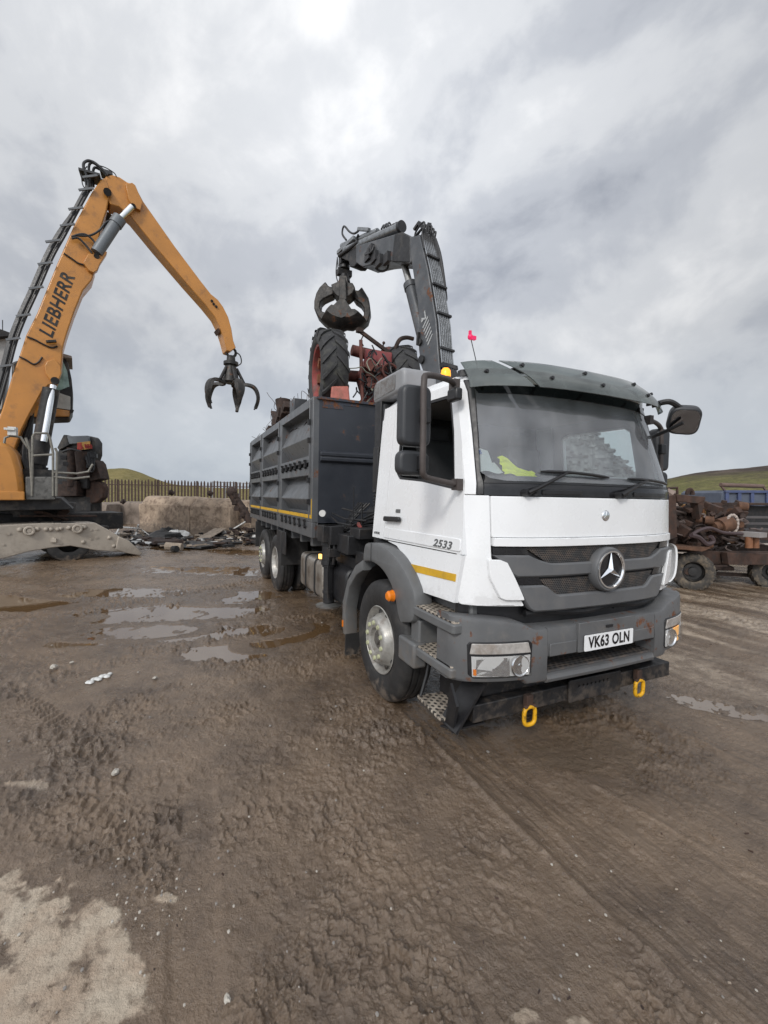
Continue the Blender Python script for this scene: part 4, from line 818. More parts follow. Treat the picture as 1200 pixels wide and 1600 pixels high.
    mirror_set(1, .82, [(.93, 1.07, 2.60), (.88, 1.25, 2.60), (.83, 1.40, 2.575), (.83, 1.425, 2.50), (.84, 1.42, 2.1), (.86, 1.38, 2.0), (.95, 1.1, 1.94)],
               [((.77, 1.48, 2.36), (.11, .2, .42)), ((.77, 1.48, 2.06), (.10, .2, .165))])
    mb = MB(); mb.box((.95, -1.1, 2.58), (.12, .06, .09)); mb.build('mirror_bracket', BLKP, T, .015)
    mb = MB(); mb.tube(curve_pts([(1.05, .93, 2.70), (1.16, 1.0, 2.72), (1.21, 1.09, 2.66)]), [.025]*13, 8); mb.tube(curve_pts([(.93, 1.05, 2.42), (1.1, 1.05, 2.47), (1.25, 1.06, 2.53)]), .016, 8); ka = mb.build('kerb_mirror_arm', BLKP, T)
    Mk = frame((1.22, 1.13, 2.55), (.72, .70, -.06), (.35, -.35, .87)); mb = MB(); mb.prism(rpoly([(-.125, -.12), (.125, -.135), (.125, .12), (-.12, .13)], .085, 7), Mk, -.09); km = mb.build('kerb_mirror', GREYB, ka, .02, seg=3)
    mb = MB(); mb.prism(rpoly([(-.108, -.10), (.108, -.115), (.108, .10), (-.103, .11)], .075, 7), Mk, .004); mb.build('mirror_glass', mk('dark_mirror', (.25, .25, .26), .08, 1.), km)
    # air intake and duct behind the cab
    prof = rpoly([(-.64, 2.80), (.06, 2.815), (.06, 3.03), (-.60, 3.03)], .075, 6)
    mb = MB(); mb.prism(prof, frame((0, -1.06, 0), (1, 0, 0), (0, 0, 1)), -.36); ai = mb.build('air_intake', GREYLT, T, .035, seg=4)
    mb = MB(); mb.prism(rpoly([(-.60, 2.835), (-.10, 2.85), (-.10, 2.995), (-.58, 2.995)], .03), frame((0, -1.058, 0), (1, 0, 0), (0, 0, 1)), .006); mb.build('intake_grille', dotted('intake_mesh', (.3, .3, .3), (.09, .09, .09), .012, .012, (0, 2), .36, .6, 0, False), ai)
    mb = MB(); mb.box((-.52, -.95, 2.56), (.15, .2, .5)); mb.box((-.54, -.96, 2.12), (.13, .2, .46)); mb.cyl((-.56, -.96, 1.9), (-.56, -.96, 1.3), .085)
    for z in np.linspace(1.62, 1.88, 9): mb.cyl((-.56, -.96, z), (-.56, -.96, z+.014), .105)
    mb.cyl((-.56, -.96, 1.95), (-.56, -.96, 1.88), .085, .11); mb.build('intake_duct', BLKP, T, .01)
GREYLT = mk('grey_paint_plastic', (.25, .255, .265), .45, 0, .08, 5, dirt=(.25, .24, .22), da=.3, ds=6)
cab()

# ---- wheels
def tyre_mb(R=.545, w=.3, grooves=(.09, .15, .21)):
    P = [(.30, .035), (.335, .012), (.40, .0), (.47, .006), (R-.03, .025), (R-.008, .045)]
    for g in grooves: P += [(R, g-.012), (R-.014, g-.008), (R-.014, g+.008), (R, g+.012)]
    P += [(R-.008, w-.045), (R-.03, w-.025), (.47, w-.006), (.40, w), (.335, w-.012), (.30, w-.035)]
    return P
def wheel(x, y, z, s, kind, name='wheel'):
    """s = -1: outer face towards -y"""
    M = frame((x, y, z), (1, 0, 0), (0, 0, -s)) if s > 0 else frame((x, y, z), (1, 0, 0), (0, 0, -1))
    # local z axis of the lathe points inwards
    M = Matrix(((1, 0, 0, x), (0, 0, -s*1., y), (0, s*1., 0, z), (0, 0, 0, 1))) if False else Matrix(((1, 0, 0, x), (0, 0, (1 if s < 0 else -1), y), (0, (-1 if s < 0 else 1), 0, z), (0, 0, 0, 1)))
    mb = MB()
    if kind == 'front':
        mb.lathe([(.302, .03), (.309, .02), (.302, .014), (.292, .03), (.276, .055), (.258, .085), (.245, .075), (.232, .04), (.212, .0), (.202, -.02), (.188, -.028), (.125, -.028), (.113, -.02), (.108, .02), (.0, .03)], M, 56)
        h = mb.build(name, RIMM, TRUCK); mb = MB()
        for k in range(10):
            a = 2*math.pi*k/10+.2; p = M @ Vector((.158*math.cos(a), .158*math.sin(a), -.028)); q = M @ Vector((.158*math.cos(a), .158*math.sin(a), -.043)); mb = MB(); mb.cyl(p, q, .022, .019, 8); mb.build('wheel_nut', MATS.get('nut_cap') or mk('nut_cap', (.44, .45, .29), .5, .1, .15, 20), h)
        for k in range(10):
            a = 2*math.pi*k/10; ca, sa = math.cos(a), math.sin(a); c = M @ Vector((.242*ca, .242*sa, .058)); t = (M.to_3x3() @ Vector((-sa, ca, 0))); n = (M.to_3x3() @ Vector((.35*ca, .35*sa, .9))).normalized()
            mb = MB(); mb.sphere(c, .027, 6, (1, .4, 1)); mb.build('hand_hole', CHASM, h)
        
        mb = MB()
        for k in range(8):
            a = 2*math.pi*k/8; p = M @ Vector((.06*math.cos(a), .06*math.sin(a), .03)); mb.cyl(p, M @ Vector((.06*math.cos(a), .06*math.sin(a), .012)), .009, None, 6)
        mb.lathe([(.085, .026), (.08, .008), (.045, .006), (.04, -.012), (0, -.014)], M, 24); mb.build('hub_cap', mk('hub_steel', (.14, .13, .12), .5, .5, .3, 20), h)
    else:
        mb.lathe([(.302, .03), (.309, .02), (.302, .014), (.29, .035), (.268, .06), (.258, .17), (.24, .175), (.19, .15), (.175, .17), (.13, .17), (.125, .08), (.11, .06), (0, .05)], M, 48)
        for k in range(10):
            a = 2*math.pi*k/10; p = M @ Vector((.16*math.cos(a), .16*math.sin(a), .17)); mb.cyl(p, M @ Vector((.16*math.cos(a), .16*math.sin(a), .13)), .017, None, 6)
        h = mb.build(name, RIMM, TRUCK)
    mb = MB(); mb.lathe(tyre_mb(), M, 72); mb.build('tyre', RUBBER, h, ang=50)
for s in (-1, 1):
    wheel(0, s*1.245, .525, s, 'front'); wheel(-4.9, s*1.245, .525, s, 'dual'); wheel(-6.25, s*1.245, .525, s, 'front')
    wheel(-4.9, s*.90, .525, s, 'dual')

# ---- chassis, tank, stabiliser leg, body
def rear_body():
    T = TRUCK
    mb = MB()
    for y in (-.43, .43): mb.box((-3.6, y, .93), (8.9, .08, .28))
    for x in (-7.8, -5.6, -4.2, -2.6, -1.0, .4): mb.box((x, 0, .93), (.12, .8, .2))
    for x in (0, -4.9, -6.25): mb.cyl((x, -.95, .525), (x, .95, .525), .09); mb.sphere((x, 0, .525), .22, 10)
    mb.box((-2.4, 0, .75), (1.6, .6, .5)); mb.box((.1, 0, .8), (1.5, .8, .6)); mb.cyl((-4.6, 0, .7), (-1.2, 0, .75), .06)
    mb.build('chassis', CHASM, T, .01)
    tk = rpoly([(-1.2, .45), (-.62, .45), (-.62, .97), (-1.2, .97)], .1, 6); Mt = Matrix(((0, 0, 1, -3.03), (1, 0, 0, 0), (0, 1, 0, 0), (0, 0, 0, 1)))
    mb = MB(); mb.prism(tk, Mt, 1.16); t = mb.build('fuel_tank', TANKM, T, .03, seg=3)
    for x in (-2.72, -2.25):
        mb = MB(); mb.prism(rpoly([(-1.212, .438), (-.61, .438), (-.61, .982), (-1.212, .982)], .11, 6), Matrix(((0, 0, 1, x), (1, 0, 0, 0), (0, 1, 0, 0), (0, 0, 0, 1))), .05); mb.build('tank_strap', CHASM, t, .004)
    mb = MB(); mb.box((-1.98, -1.2, 1.03), (.05, .03, .06)); mb.build('marker_lamp', emit('small_amber', (1., .5, .12), 3.), t)
    mb = MB(); mb.prism(rpoly([(-1.16, .5), (-.6, .5), (-.6, 1.0), (-1.16, 1.0)], .14, 6), Matrix(((0, 0, 1, -1.80), (1, 0, 0, 0), (0, 1, 0, 0), (0, 0, 0, 1))), .7); mb.build('battery_box', BLKP, T, .03)
    mb = MB(); mb.box((-1.35, -.8, 1.02), (.8, .5, .2)); mb.box((-.95, -.7, 1.15), (.4, .5, .25)); mb.build('side_locker', CHASM, T, .02)
    # body
    X0, X1, ZB, ZT, YB = -8.02, -2.2, 1.27, 3.18, 1.26
    mb = MB(); mb.box(((X0+X1)/2, 0, ZB+.03), (X1-X0-.1, 2*YB-.1, .12)); mb.box(((X0+X1)/2, -YB+.03, ZB+.09), (X1-X0, .06, .21)); mb.box(((X0+X1)/2, YB-.03, ZB+.09), (X1-X0, .06, .21))
    mb.box((X1-.03, 0, ZB+.09), (.06, 2*YB-.14, .21))
    for x in np.linspace(-7.6, -2.6, 9): mb.box((x, 0, ZB-.1), (.1, 2.3, .14))
    bed = mb.build('body_floor', BODYP, T, .006)
    posts = [(-2.2, -2.34), (-4.28, -4.46), (-6.24, -6.4), (-7.93, -8.02)]
    for s in (-1, 1):
        for a, b in posts:
            mb = MB(); mb.box(((a+b)/2, s*(YB-.045), (ZB+.195+ZT)/2), (abs(a-b), .09, ZT-ZB-.195)); mb.box((b+.012, s*(YB+.004), (ZB+.2+ZT)/2), (.02, .03, ZT-ZB-.25)); pst = mb.build('body_post', BODYP, T, .008)
            mb = MB()
            for z in (1.75, 2.05, 2.6, 2.85): mb.box((b+.01, s*(YB+.02), z), (.05, .04, .07))
            mb.build('post_hinge', CHASM, pst)
        for (a, _), (_, b) in [((posts[i][1], 0), (0, posts[i+1][0])) for i in range(3)]:
            for z0, z1 in ((1.47, 2.24), (2.30, 3.18)):
                H = z1-z0; y = s*YB
                pr = [(0, z0), (0, z0+.09), (.16, z0+.10), (.16, z0+.13), (.008, z0+.13+.34*(H-.25)), (.008, z0+.15+.34*(H-.25)), (.16, z1-.15), (.16, z1-.13), (0, z1-.12), (0, z1), (.18, z1), (.18, z0)]
                mb = MB(); R = [[(x, y-s*d, z) for d, z in pr] for x in (a, a+.001, b-.001, b)]; mb.grid([R[0], R[-1]], close_v=True)
                n = len(pr); mb.f.append(list(range(n))); mb.f.append([n+i for i in range(n)]); mb.m += [0, 0]
                # end cheeks where the ribbed sheet is tapered into its frame
                pn = mb.build('drop_side', BODYP, T, .004)
                for xx, sg in ((a, -1), (b, 1)):
                    mb = MB()
                    mb.prism([(0, z0+.08), (-sg*.0, z1-.1), (sg*(.10), z1-.16), (sg*.10, z0+.12)], frame((xx, y-s*.004, 0), (-1 if sg > 0 else -1, 0, 0), (0, 0, 1)), .0) if False else None
                    mb.box((xx+(-.03 if xx == a else .03), y-s*.09, (z0+z1)/2), (.06, .176, H-.02)); mb.build('panel_stile', BODYP, pn, .006)
                if s < 0:
                    for x in np.linspace(b+.2, a-.2, 6):
                        zl = z0-.02 if z0 > 2 else z0-.04; mb = MB()
                        mb.box((x, y-.012, zl), (.035, .03, .13)); mb.box((x+.03, y-.025, zl-.03), (.10, .02, .022)); mb.cyl((x, y-.01, zl+.05), (x, y-.04, zl+.05), .016, None, 8); mb.build('latch', CHASM, pn)
            if s < 0:
                mb = MB(); mb.box(((a+b)/2, -YB-.002, 1.545), (abs(b-a)-.004, .004, .05)); mb.build('reflective_strip', YELR, bed)
    mb = MB(); mb.box((-2.27, -YB-.002, 1.545), (.13, .004, .05)); mb.box((-2.225, -YB-.0025, 1.68), (.03, .004, .22)); mb.build('reflective_strip', YELR, bed)
    for x in (-4.37, -6.32):
        mb = MB(); mb.box((x, -YB-.003, 1.545), (.16, .004, .05)); mb.build('reflective_strip', YELR, bed)
    mb = MB(); mb.box((X1-.02, 0, 2.3), (.04, 2*YB-.16, 1.74)); hb = mb.build('headboard', BODYD, T, .004)
    mb = MB(); mb.prism([(0, 2.29), (.05, 2.32), (.05, 2.36), (.03, 2.375), (.05, 2.39), (.05, 2.43), (0, 2.46)], frame((X1, -YB+.1, 0), (1, 0, 0), (0, 0, 1)), -(2*YB-.2)); mb.build('headboard_rail', BODYD, hb, .005); mb = MB(); mb.box((X1+.01, 0, 3.165), (.05, 2*YB-.1, .035)); mb.box((X1+.002, -.98, 3.10), (.012, .3, .12)); mb.box((X1+.002, -.75, 3.13), (.011, .3, .06)); mb.build('rusty_edge', mk('scraped_rust', (.036, .043, .058), .6, 0, .2, 4, rust=.42, rs=9), hb)
    mb = MB(); mb.box((X0+.03, 0, 2.3), (.06, 2*YB-.12, 1.8)); mb.build('tailgate', BODYP, T, .006)
    mb = MB(); mb.prism([(-3.55, 1.2), (-3.32, .86), (-4.2, .86), (-4.45, 1.24)], frame((0, -1.25, 0), (1, 0, 0), (0, 0, 1)), -.05) if False else None
    for x, h in ((-4.18, .62), (-7.05, .6)):
        each('mud_flap', RUBBER, T, [lambda m, y=y: m.box((x, y, 1.2-h/2), (.03, .5, h)) for y in (-1.02, 1.02)], .01)
    mb = MB(); mb.prism(smooth_arc(), frame((0, -1.26, 0), (1, 0, 0), (0, 0, 1)), -.03) if False else mb.box((-4.25, -1.24, 1.0), (.75, .03, .4)); mb.build('wheel_guard', CHASM, T, .01)
    # stabiliser leg
    x, y = -1.6, -1.2
    mb = MB(); mb.box((x, y, 1.37), (.26, .24, .2)); mb.cyl((x, y, 1.47), (x, y, .95), .085); mb.cyl((x, y, 1.22), (x, y, 1.27), .1); mb.cyl((x, y, .98), (x, y, 1.03), .1); mb.cyl((x, y, .95), (x, y, .50), .068); mb.cyl((x, y, .62), (x, y, .66), .078); mb.tube([(x+.1, y-.02, 1.4), (x+.13, y-.04, 1.1), (x+.1, y-.05, .9), (x+.11, y-.04, .58)], .012, 8); mb.tube([(x+.16, y+.02, 1.45), (x+.2, y, 1.2), (x+.17, y, 1.0)], .02, 8); mb.box((x+.18, y+.02, 1.36), (.12, .16, .22)); mb.box((x+.17, y, 1.15), (.1, .14, .1))
    leg = mb.build('stabiliser_leg', CHASM, T, .006)
    mb = MB(); mb.cyl((x, y, .50), (x, y, .475), .06, .15); mb.cyl((x, y, .475), (x, y, .455), .16, .155); mb.build('foot_pad', STEEL, leg)
    # clutter between cab and body
    mb = MB(); mb.box((-1.25, 0, 1.28), (.5, 2.35, .22)); mb.box((-1.0, -.85, 1.42), (.3, .5, .12)); mb.cyl((-.75, -.6, 1.62), (-1.4, -.7, 1.62), .1); mb.box((-.9, -.95, 1.15), (.25, .25, .14)); mb.build('crane_subframe', CHASM, T, .01)
    mb = MB()
    for k, (a, b) in enumerate((((-2.1, -1.0, 1.60), (-1.0, -.95, 1.56)), ((-2.1, -1.02, 1.56), (-1.1, -1.1, 1.50)), ((-1.7, -1.0, 1.68), (-1.0, -.8, 1.66)))): mb.tube([a, ((a[0]+b[0])/2, (a[1]+b[1])/2-.03, (a[2]+b[2])/2-.03), b], .013, 8)
    for k in range(5): mb.tube(curve_pts([(-1.9+.1*k, -.7, 1.75), (-1.6, -.95-.03*k, 1.5-.04*k), (-1.0, -.8, 1.45+.05*k), (-.7, -.5, 1.3)]), .014, 6)
    mb.tube([(-1.3, -1.0, 1.5), (-1.3, -1.0, 1.95)], .006, 6); mb.tube([(-1.15, -.95, 1.5), (-1.15, -.95, 1.75)], .01, 6); mb.build('control_levers', CHASM, T)
    mb = MB(); mb.cyl((-2.08, -1.14, 1.60), (-2.05, -1.16, 1.60), .045, None, 16); mb.build('work_lamp', PALEP, T); mb = MB(); mb.box((-1.05, -1.0, 1.46), (.22, .03, .03), Matrix.Rotation(.6, 3, 'Y')); mb.build('red_lever', TRED, T)
rear_body()

# ---- loader crane between cab and body
def crane():
    C = np.array([-1.12, 0., 0.]); di = np.array([-1., -.2, 0]); di /= np.linalg.norm(di); si = np.array([di[1], -di[0], 0.])   # si points to +y; camera side is -si
    nn = np.array([di[1], -di[0], 0.])
    P = lambda u, v, o=0.: Vector(plane_pt(u, v, C+si*o, nn))
    mb = MB(); mb.cyl((-1.12, 0, 1.2), (-1.12, 0, 2.2), .2, .18); mb.box((-1.12, 0, 1.35), (.6, .7, .3)); mb.box((-1.14, 0, 2.5), (.4, .42, .9)); mb.box((-1.12, 0, 3.1), (.36, .36, .5))
    cr = mb.build('loader_crane', CRANEM, TRUCK, .02)
    def slab(px, w0, w1, name, mat, parent, bev=.012):        # outline given where it meets the crane's own plane
        Q = [plane_pt(u, v, C+si*w0, nn) for u, v in px]; mb = MB(); n = len(Q)
        mb.add(Q+[q+si*(w1-w0) for q in Q], [list(range(n)), list(range(n, 2*n))]+[(i, (i+1) % n, n+(i+1) % n, n+i) for i in range(n)])
        return mb.build(name, mat, parent, bev)
    # boom: near side face and the wide front face that carries the pipes
    bm_ = slab([(660, 612), (668, 600), (657, 570), (654, 545), (655, 515), (652, 470), (641, 398), (640, 372), (655, 366), (668, 420), (681, 500), (684, 545), (690, 612)], -.17, .06, 'boom', CRANEM, cr)
    PN = lambda u, v: P(u, v, -.17)
    e0, e1 = PN(687, 572)+Vector(si)*.115, PN(656, 368)+Vector(si)*.115; ax_ = (e1-e0).normalized(); SI = Vector(si); fr = ax_.cross(SI).normalized()
    if fr.x < 0: fr = -fr
    mb = MB()
    for k in range(7):
        o = -.148+.030*k; mb.tube([PN(u, v)+SI*(.17+o)+fr*.022 for u, v in ((689, 592), (685, 550), (682, 505), (675, 460), (668, 420), (657, 372))], .0105, 8); mb.build('hydraulic_pipe', PIPEM, bm_); mb = MB()
    mb = MB(); q = [PN(u, v) for u, v in ((689, 600), (685, 550), (682, 505), (675, 460), (668, 420), (657, 372))]
    for a, b in zip(q[:-1], q[1:]): mb.bar(a+SI*.115+fr*.004, b+SI*.115+fr*.004, .21, .008, fr)
    mb.build('boom_channel', CRANED, bm_)
    mb = MB()
    for u, v in ((684.5, 545), (680, 490), (673, 445), (664, 400)): c = PN(u, v)+SI*.115+fr*.03; mb.bar(c-SI*.11, c+SI*.115, .025, .04, fr); mb.build('pipe_clamp', CRANED, bm_); mb = MB()
    c = e0+fr*.03; mb.bar(c-SI*.115, c+SI*.13, .05, .06, fr); mb.build('pipe_clamp', CRANED, bm_)
    mb = MB()
    for k in range(6):
        o = -.09+.036*k; a = e0+SI*o+fr*.03; mb = MB(); mb.tube(curve_pts([a, a-ax_*.13+fr*.02, a-ax_*.28+fr*.03-SI*.02, a-ax_*.42-fr*.08]), .022, 8); mb.build('hose', HOSE, bm_)
    for k in range(8):
        o = -.1+.03*k; a = e1+SI*o+fr*.03; hh = .07+.03*((k*7) % 4); mb = MB(); mb.tube(curve_pts([a-ax_*.2, a, a+ax_*hh+fr*.03, a+ax_*(hh*.9)-fr*.14, a+ax_*.0-fr*.16]), .013, 6); mb.build('hose', HOSE, bm_)
    for k in range(5):
        a = e1+SI*(.10)+fr*(.05); mb = MB(); mb.tube(curve_pts([a-ax_*.0, a-ax_*.3+fr*.02*(k-2), a-ax_*(.55+.06*k)+SI*.03, a-ax_*.85]), .018, 6); mb.build('hose', HOSE, bm_)
    mb = MB(); a = e1+ax_*.12+fr*.02; mb.bar(a-SI*.05, a-SI*.05+ax_*.12-fr*.06, .05, .04); mb.bar(a-SI*.05+ax_*.12-fr*.06, a-SI*.05+ax_*.10-fr*.16, .04, .03); mb.bar(a+SI*.05, a+SI*.06+ax_*.1, .05, .05); mb.build('hose_bracket', CRANED, bm_)
    # boom ram on the inner side
    mb = MB(); mb.cyl(P(665, 540, -.0), P(642, 448, -.0), .085); mb.cyl(P(643, 452), P(641, 444), .095); rm = mb.build('ram', CRANEM, cr); mb = MB(); mb.cyl(P(642, 450), P(629, 404), .045); mb.build('ram_rod', STEEL, rm)
    mb = MB(); mb.bar(PN(656, 520)-SI*.01, PN(655, 540)-SI*.01, .03, .06, SI); mb.cyl(PN(657, 535)-SI*.03, PN(657, 535)+SI*.37, .04); mb.cyl(PN(660, 562)-SI*.03, PN(660, 562)+SI*.37, .05); mb.build('ram_pin', CRANED, rm)
    # white sign-written marks on the boom side, worn past reading
    W_ = mk('faded_white', (.42, .43, .43), .6, 0, .2, 30, dirt=(.1, .1, .11), da=.9, ds=30, dth=.5)
    up_ = ax_; rt_ = -fr if False else fr; Mt = frame(PN(668, 508)-SI*.003, rt_, up_); mb = MB()
    mb.prism([(-.10, .12), (-.075, .14), (-.02, .11), (-.02, .19), (-.0, .2), (-.0, .07), (-.05, .10), (-.085, .08)], Mt, -.002) if Mt.to_3x3().col[2].dot(SI) > 0 else mb.prism([(-.10, .12), (-.075, .14), (-.02, .11), (-.02, .19), (-.0, .2), (-.0, .07), (-.05, .10), (-.085, .08)], Mt, .002)
    for k in range(6):
        yy = .05-.05*k; mb.prism([(-.085+.008*k, yy-.03), (.03+.006*k, yy+.055), (.035+.006*k, yy+.035), (-.08+.008*k, yy-.05)], Mt, .002 if Mt.to_3x3().col[2].dot(SI) < 0 else -.002)
    mb.build('worn_lettering', W_, bm_)
    # jib (folded over the body), its extension and top cylinder
    jb = slab([(640, 370), (655, 366), (652, 398), (640, 412), (626, 409), (612, 408), (590, 411), (566, 417), (556, 410), (556, 384), (590, 374), (616, 366), (628, 363)], -.15, .15, 'jib', CRANEM, cr)
    mb = MB(); slab([(612, 409), (616, 366), (628, 362), (641, 370), (640, 410)], -.156, .156, 'jib_knuckle', CRANED, jb)
    slab([(557, 412), (557, 386), (534, 396), (533, 403), (545, 408), (546, 417), (553, 417)], -.11, .11, 'jib_extension', CRANED, jb)
    mb = MB(); mb.cyl(P(628, 354, -.07), P(540, 392, -.07), .062); mb.cyl(P(628, 355, .08), P(560, 376, .08), .05); mb.cyl(P(590, 362, 0), P(535, 385, 0), .05); mb.bar(P(560, 374), P(534, 398), .2, .06); mb.bar(P(560, 358, -.05), P(577, 359, -.05), .05, .05); cyj = mb.build('extension_ram', PIPEM, jb, .006)
    mb = MB(); mb.cyl(P(560, 378, -.12), P(530, 400, -.12), .03); mb.cyl(P(628.5, 353.5, -.07), P(625, 355.5, -.07), .075)
    for k, pts in enumerate(([(541, 375), (535, 366), (536, 356), (539, 354), (546, 362), (553, 365), (560, 361)], [(560, 366), (557, 375), (559, 386), (562, 392)], [(586, 411), (588, 420), (596, 424), (605, 420), (607, 409)], [(527, 404), (525, 425), (527, 438), (530, 443)], [(527, 402), (529, 425), (534, 436), (535, 446)], [(530, 404), (533, 420), (536, 432), (534, 444)])): mb.tube(curve_pts([P(u, v, -.1+.04*k) for u, v in pts], 5), .016 if k < 3 else .01, 6); mb.build('jib_hose', HOSE, jb); mb = MB()
    for k in range(7): mb.tube(curve_pts([P(596+4*k, 358-1.3*k, -.1), P(600+4*k, 352-(k % 3)*2, 0), P(606+3*k, 357-1.2*k, .1)], 5), .014, 6); mb.build('jib_hose', HOSE, jb); mb = MB()
    for u, v in ((579, 392), (585, 402), (575, 400), (592, 408), (604, 404)): mb.box(P(u, v, -.16), (.16, .05, .13)); mb.build('valve_block', HOSE, jb); mb = MB()
    mb.tube(curve_pts([P(571, 398, -.18), P(580, 394, -.2), P(584, 384, -.17)], 5), .012, 6); mb.build('jib_hose', HOSE, jb)
    # grapple
    mb = MB(); mb.cyl(P(538, 398), P(538, 416), .06); mb.box(P(538, 408), (.12, .16, .14)); mb.cyl(P(538, 416), P(538, 421), .09); mb.box(P(538, 427), (.1, .24, .1)); mb.cyl(P(538, 430), P(538, 442), .08, .1); ro = mb.build('grapple_rotator', CRANED, cr, .006)
    G0 = P(537, 452); E = Vector(RT*np.array([1, 1, 0])).normalized(); Dp = Vector((-E.y, E.x, 0)); s_ = (P(580, 470)-P(490, 470)).length; k_ = 1.
    mpp = (Vector(CAMP)-G0).dot(Vector(-FW))/FPX                         # metres per photo pixel at the grapple
    g2 = lambda u, v: ((u-537)*mpp, -(v-452)*mpp)
    Mg = frame(G0, E, (0, 0, 1)); 
    def gp(px, d0, d1, name, mat, parent, bev=.01):
        mb = MB(); mb.prism([g2(u, v) for u, v in px], Mg @ Matrix.Translation((0, 0, d0)), d1-d0); return mb.build(name, mat, parent, bev)
    gb = gp([(532, 438), (543, 438), (545, 448), (552, 449), (556, 456), (552, 464), (546, 469), (540, 471), (540, 476), (533, 476), (533, 471), (526, 467), (521, 460), (519, 452), (530, 447)], -.16, .16, 'grapple_head', GRABM, cr)
    mb = MB(); mb.prism([g2(u, v) for u, v in ((533, 445), (542, 445), (544, 478), (532, 478))], Mg @ Matrix.Translation((0, 0, .16)), .08); mb.build('grapple_bracket', GRABM, gb, .01)
    left = [(522, 449), (513, 447), (508, 440), (499, 449), (494, 458), (491, 470), (491, 482), (496, 493), (505, 502), (513, 508), (518, 498), (514, 490), (510, 488), (503, 486), (500, 480), (501, 472), (506, 467), (514, 463), (521, 460)]
    right = [(553, 452), (560, 453), (565, 447), (571, 456), (576, 464), (578, 472), (580, 486), (576, 500), (567, 508), (559, 513), (556, 503), (560, 496), (567, 495), (569, 490), (569, 480), (564, 473), (556, 468), (551, 461)]
    for pts, d in ((left, -.2), (right, -.2)):
        gp(pts, -.24, .0, 'grapple_arm', GRABM, gb, .02); 
    for px, d0, d1 in (([(533, 474), (542, 474), (558, 497), (566, 497), (574, 502), (566, 509), (553, 515), (543, 514), (536, 517), (528, 515), (514, 510), (503, 502), (508, 492), (513, 488), (518, 489)], -.24, .24),):
        # clamshell scoop: curved in depth
        o = [g2(u, v) for u, v in px]; mb = MB(); n = len(o)
        rows = []
        for t in np.linspace(-1, 1, 9):
            sc = math.sqrt(max(0., 1-.55*t*t)); cy_ = g2(537, 480)[1]
            rows.append([Mg @ Vector((x*sc, cy_+(y-cy_)*sc, d0+(d1-d0)*(t+1)/2)) for x, y in o])
        mb.grid(rows, close_v=True); mb.f.append(list(range(n))); mb.f.append([8*n+i for i in range(n)]); mb.m += [0, 0]; mb.build('grapple_shell', GRABM, gb, .0, 30)
crane()
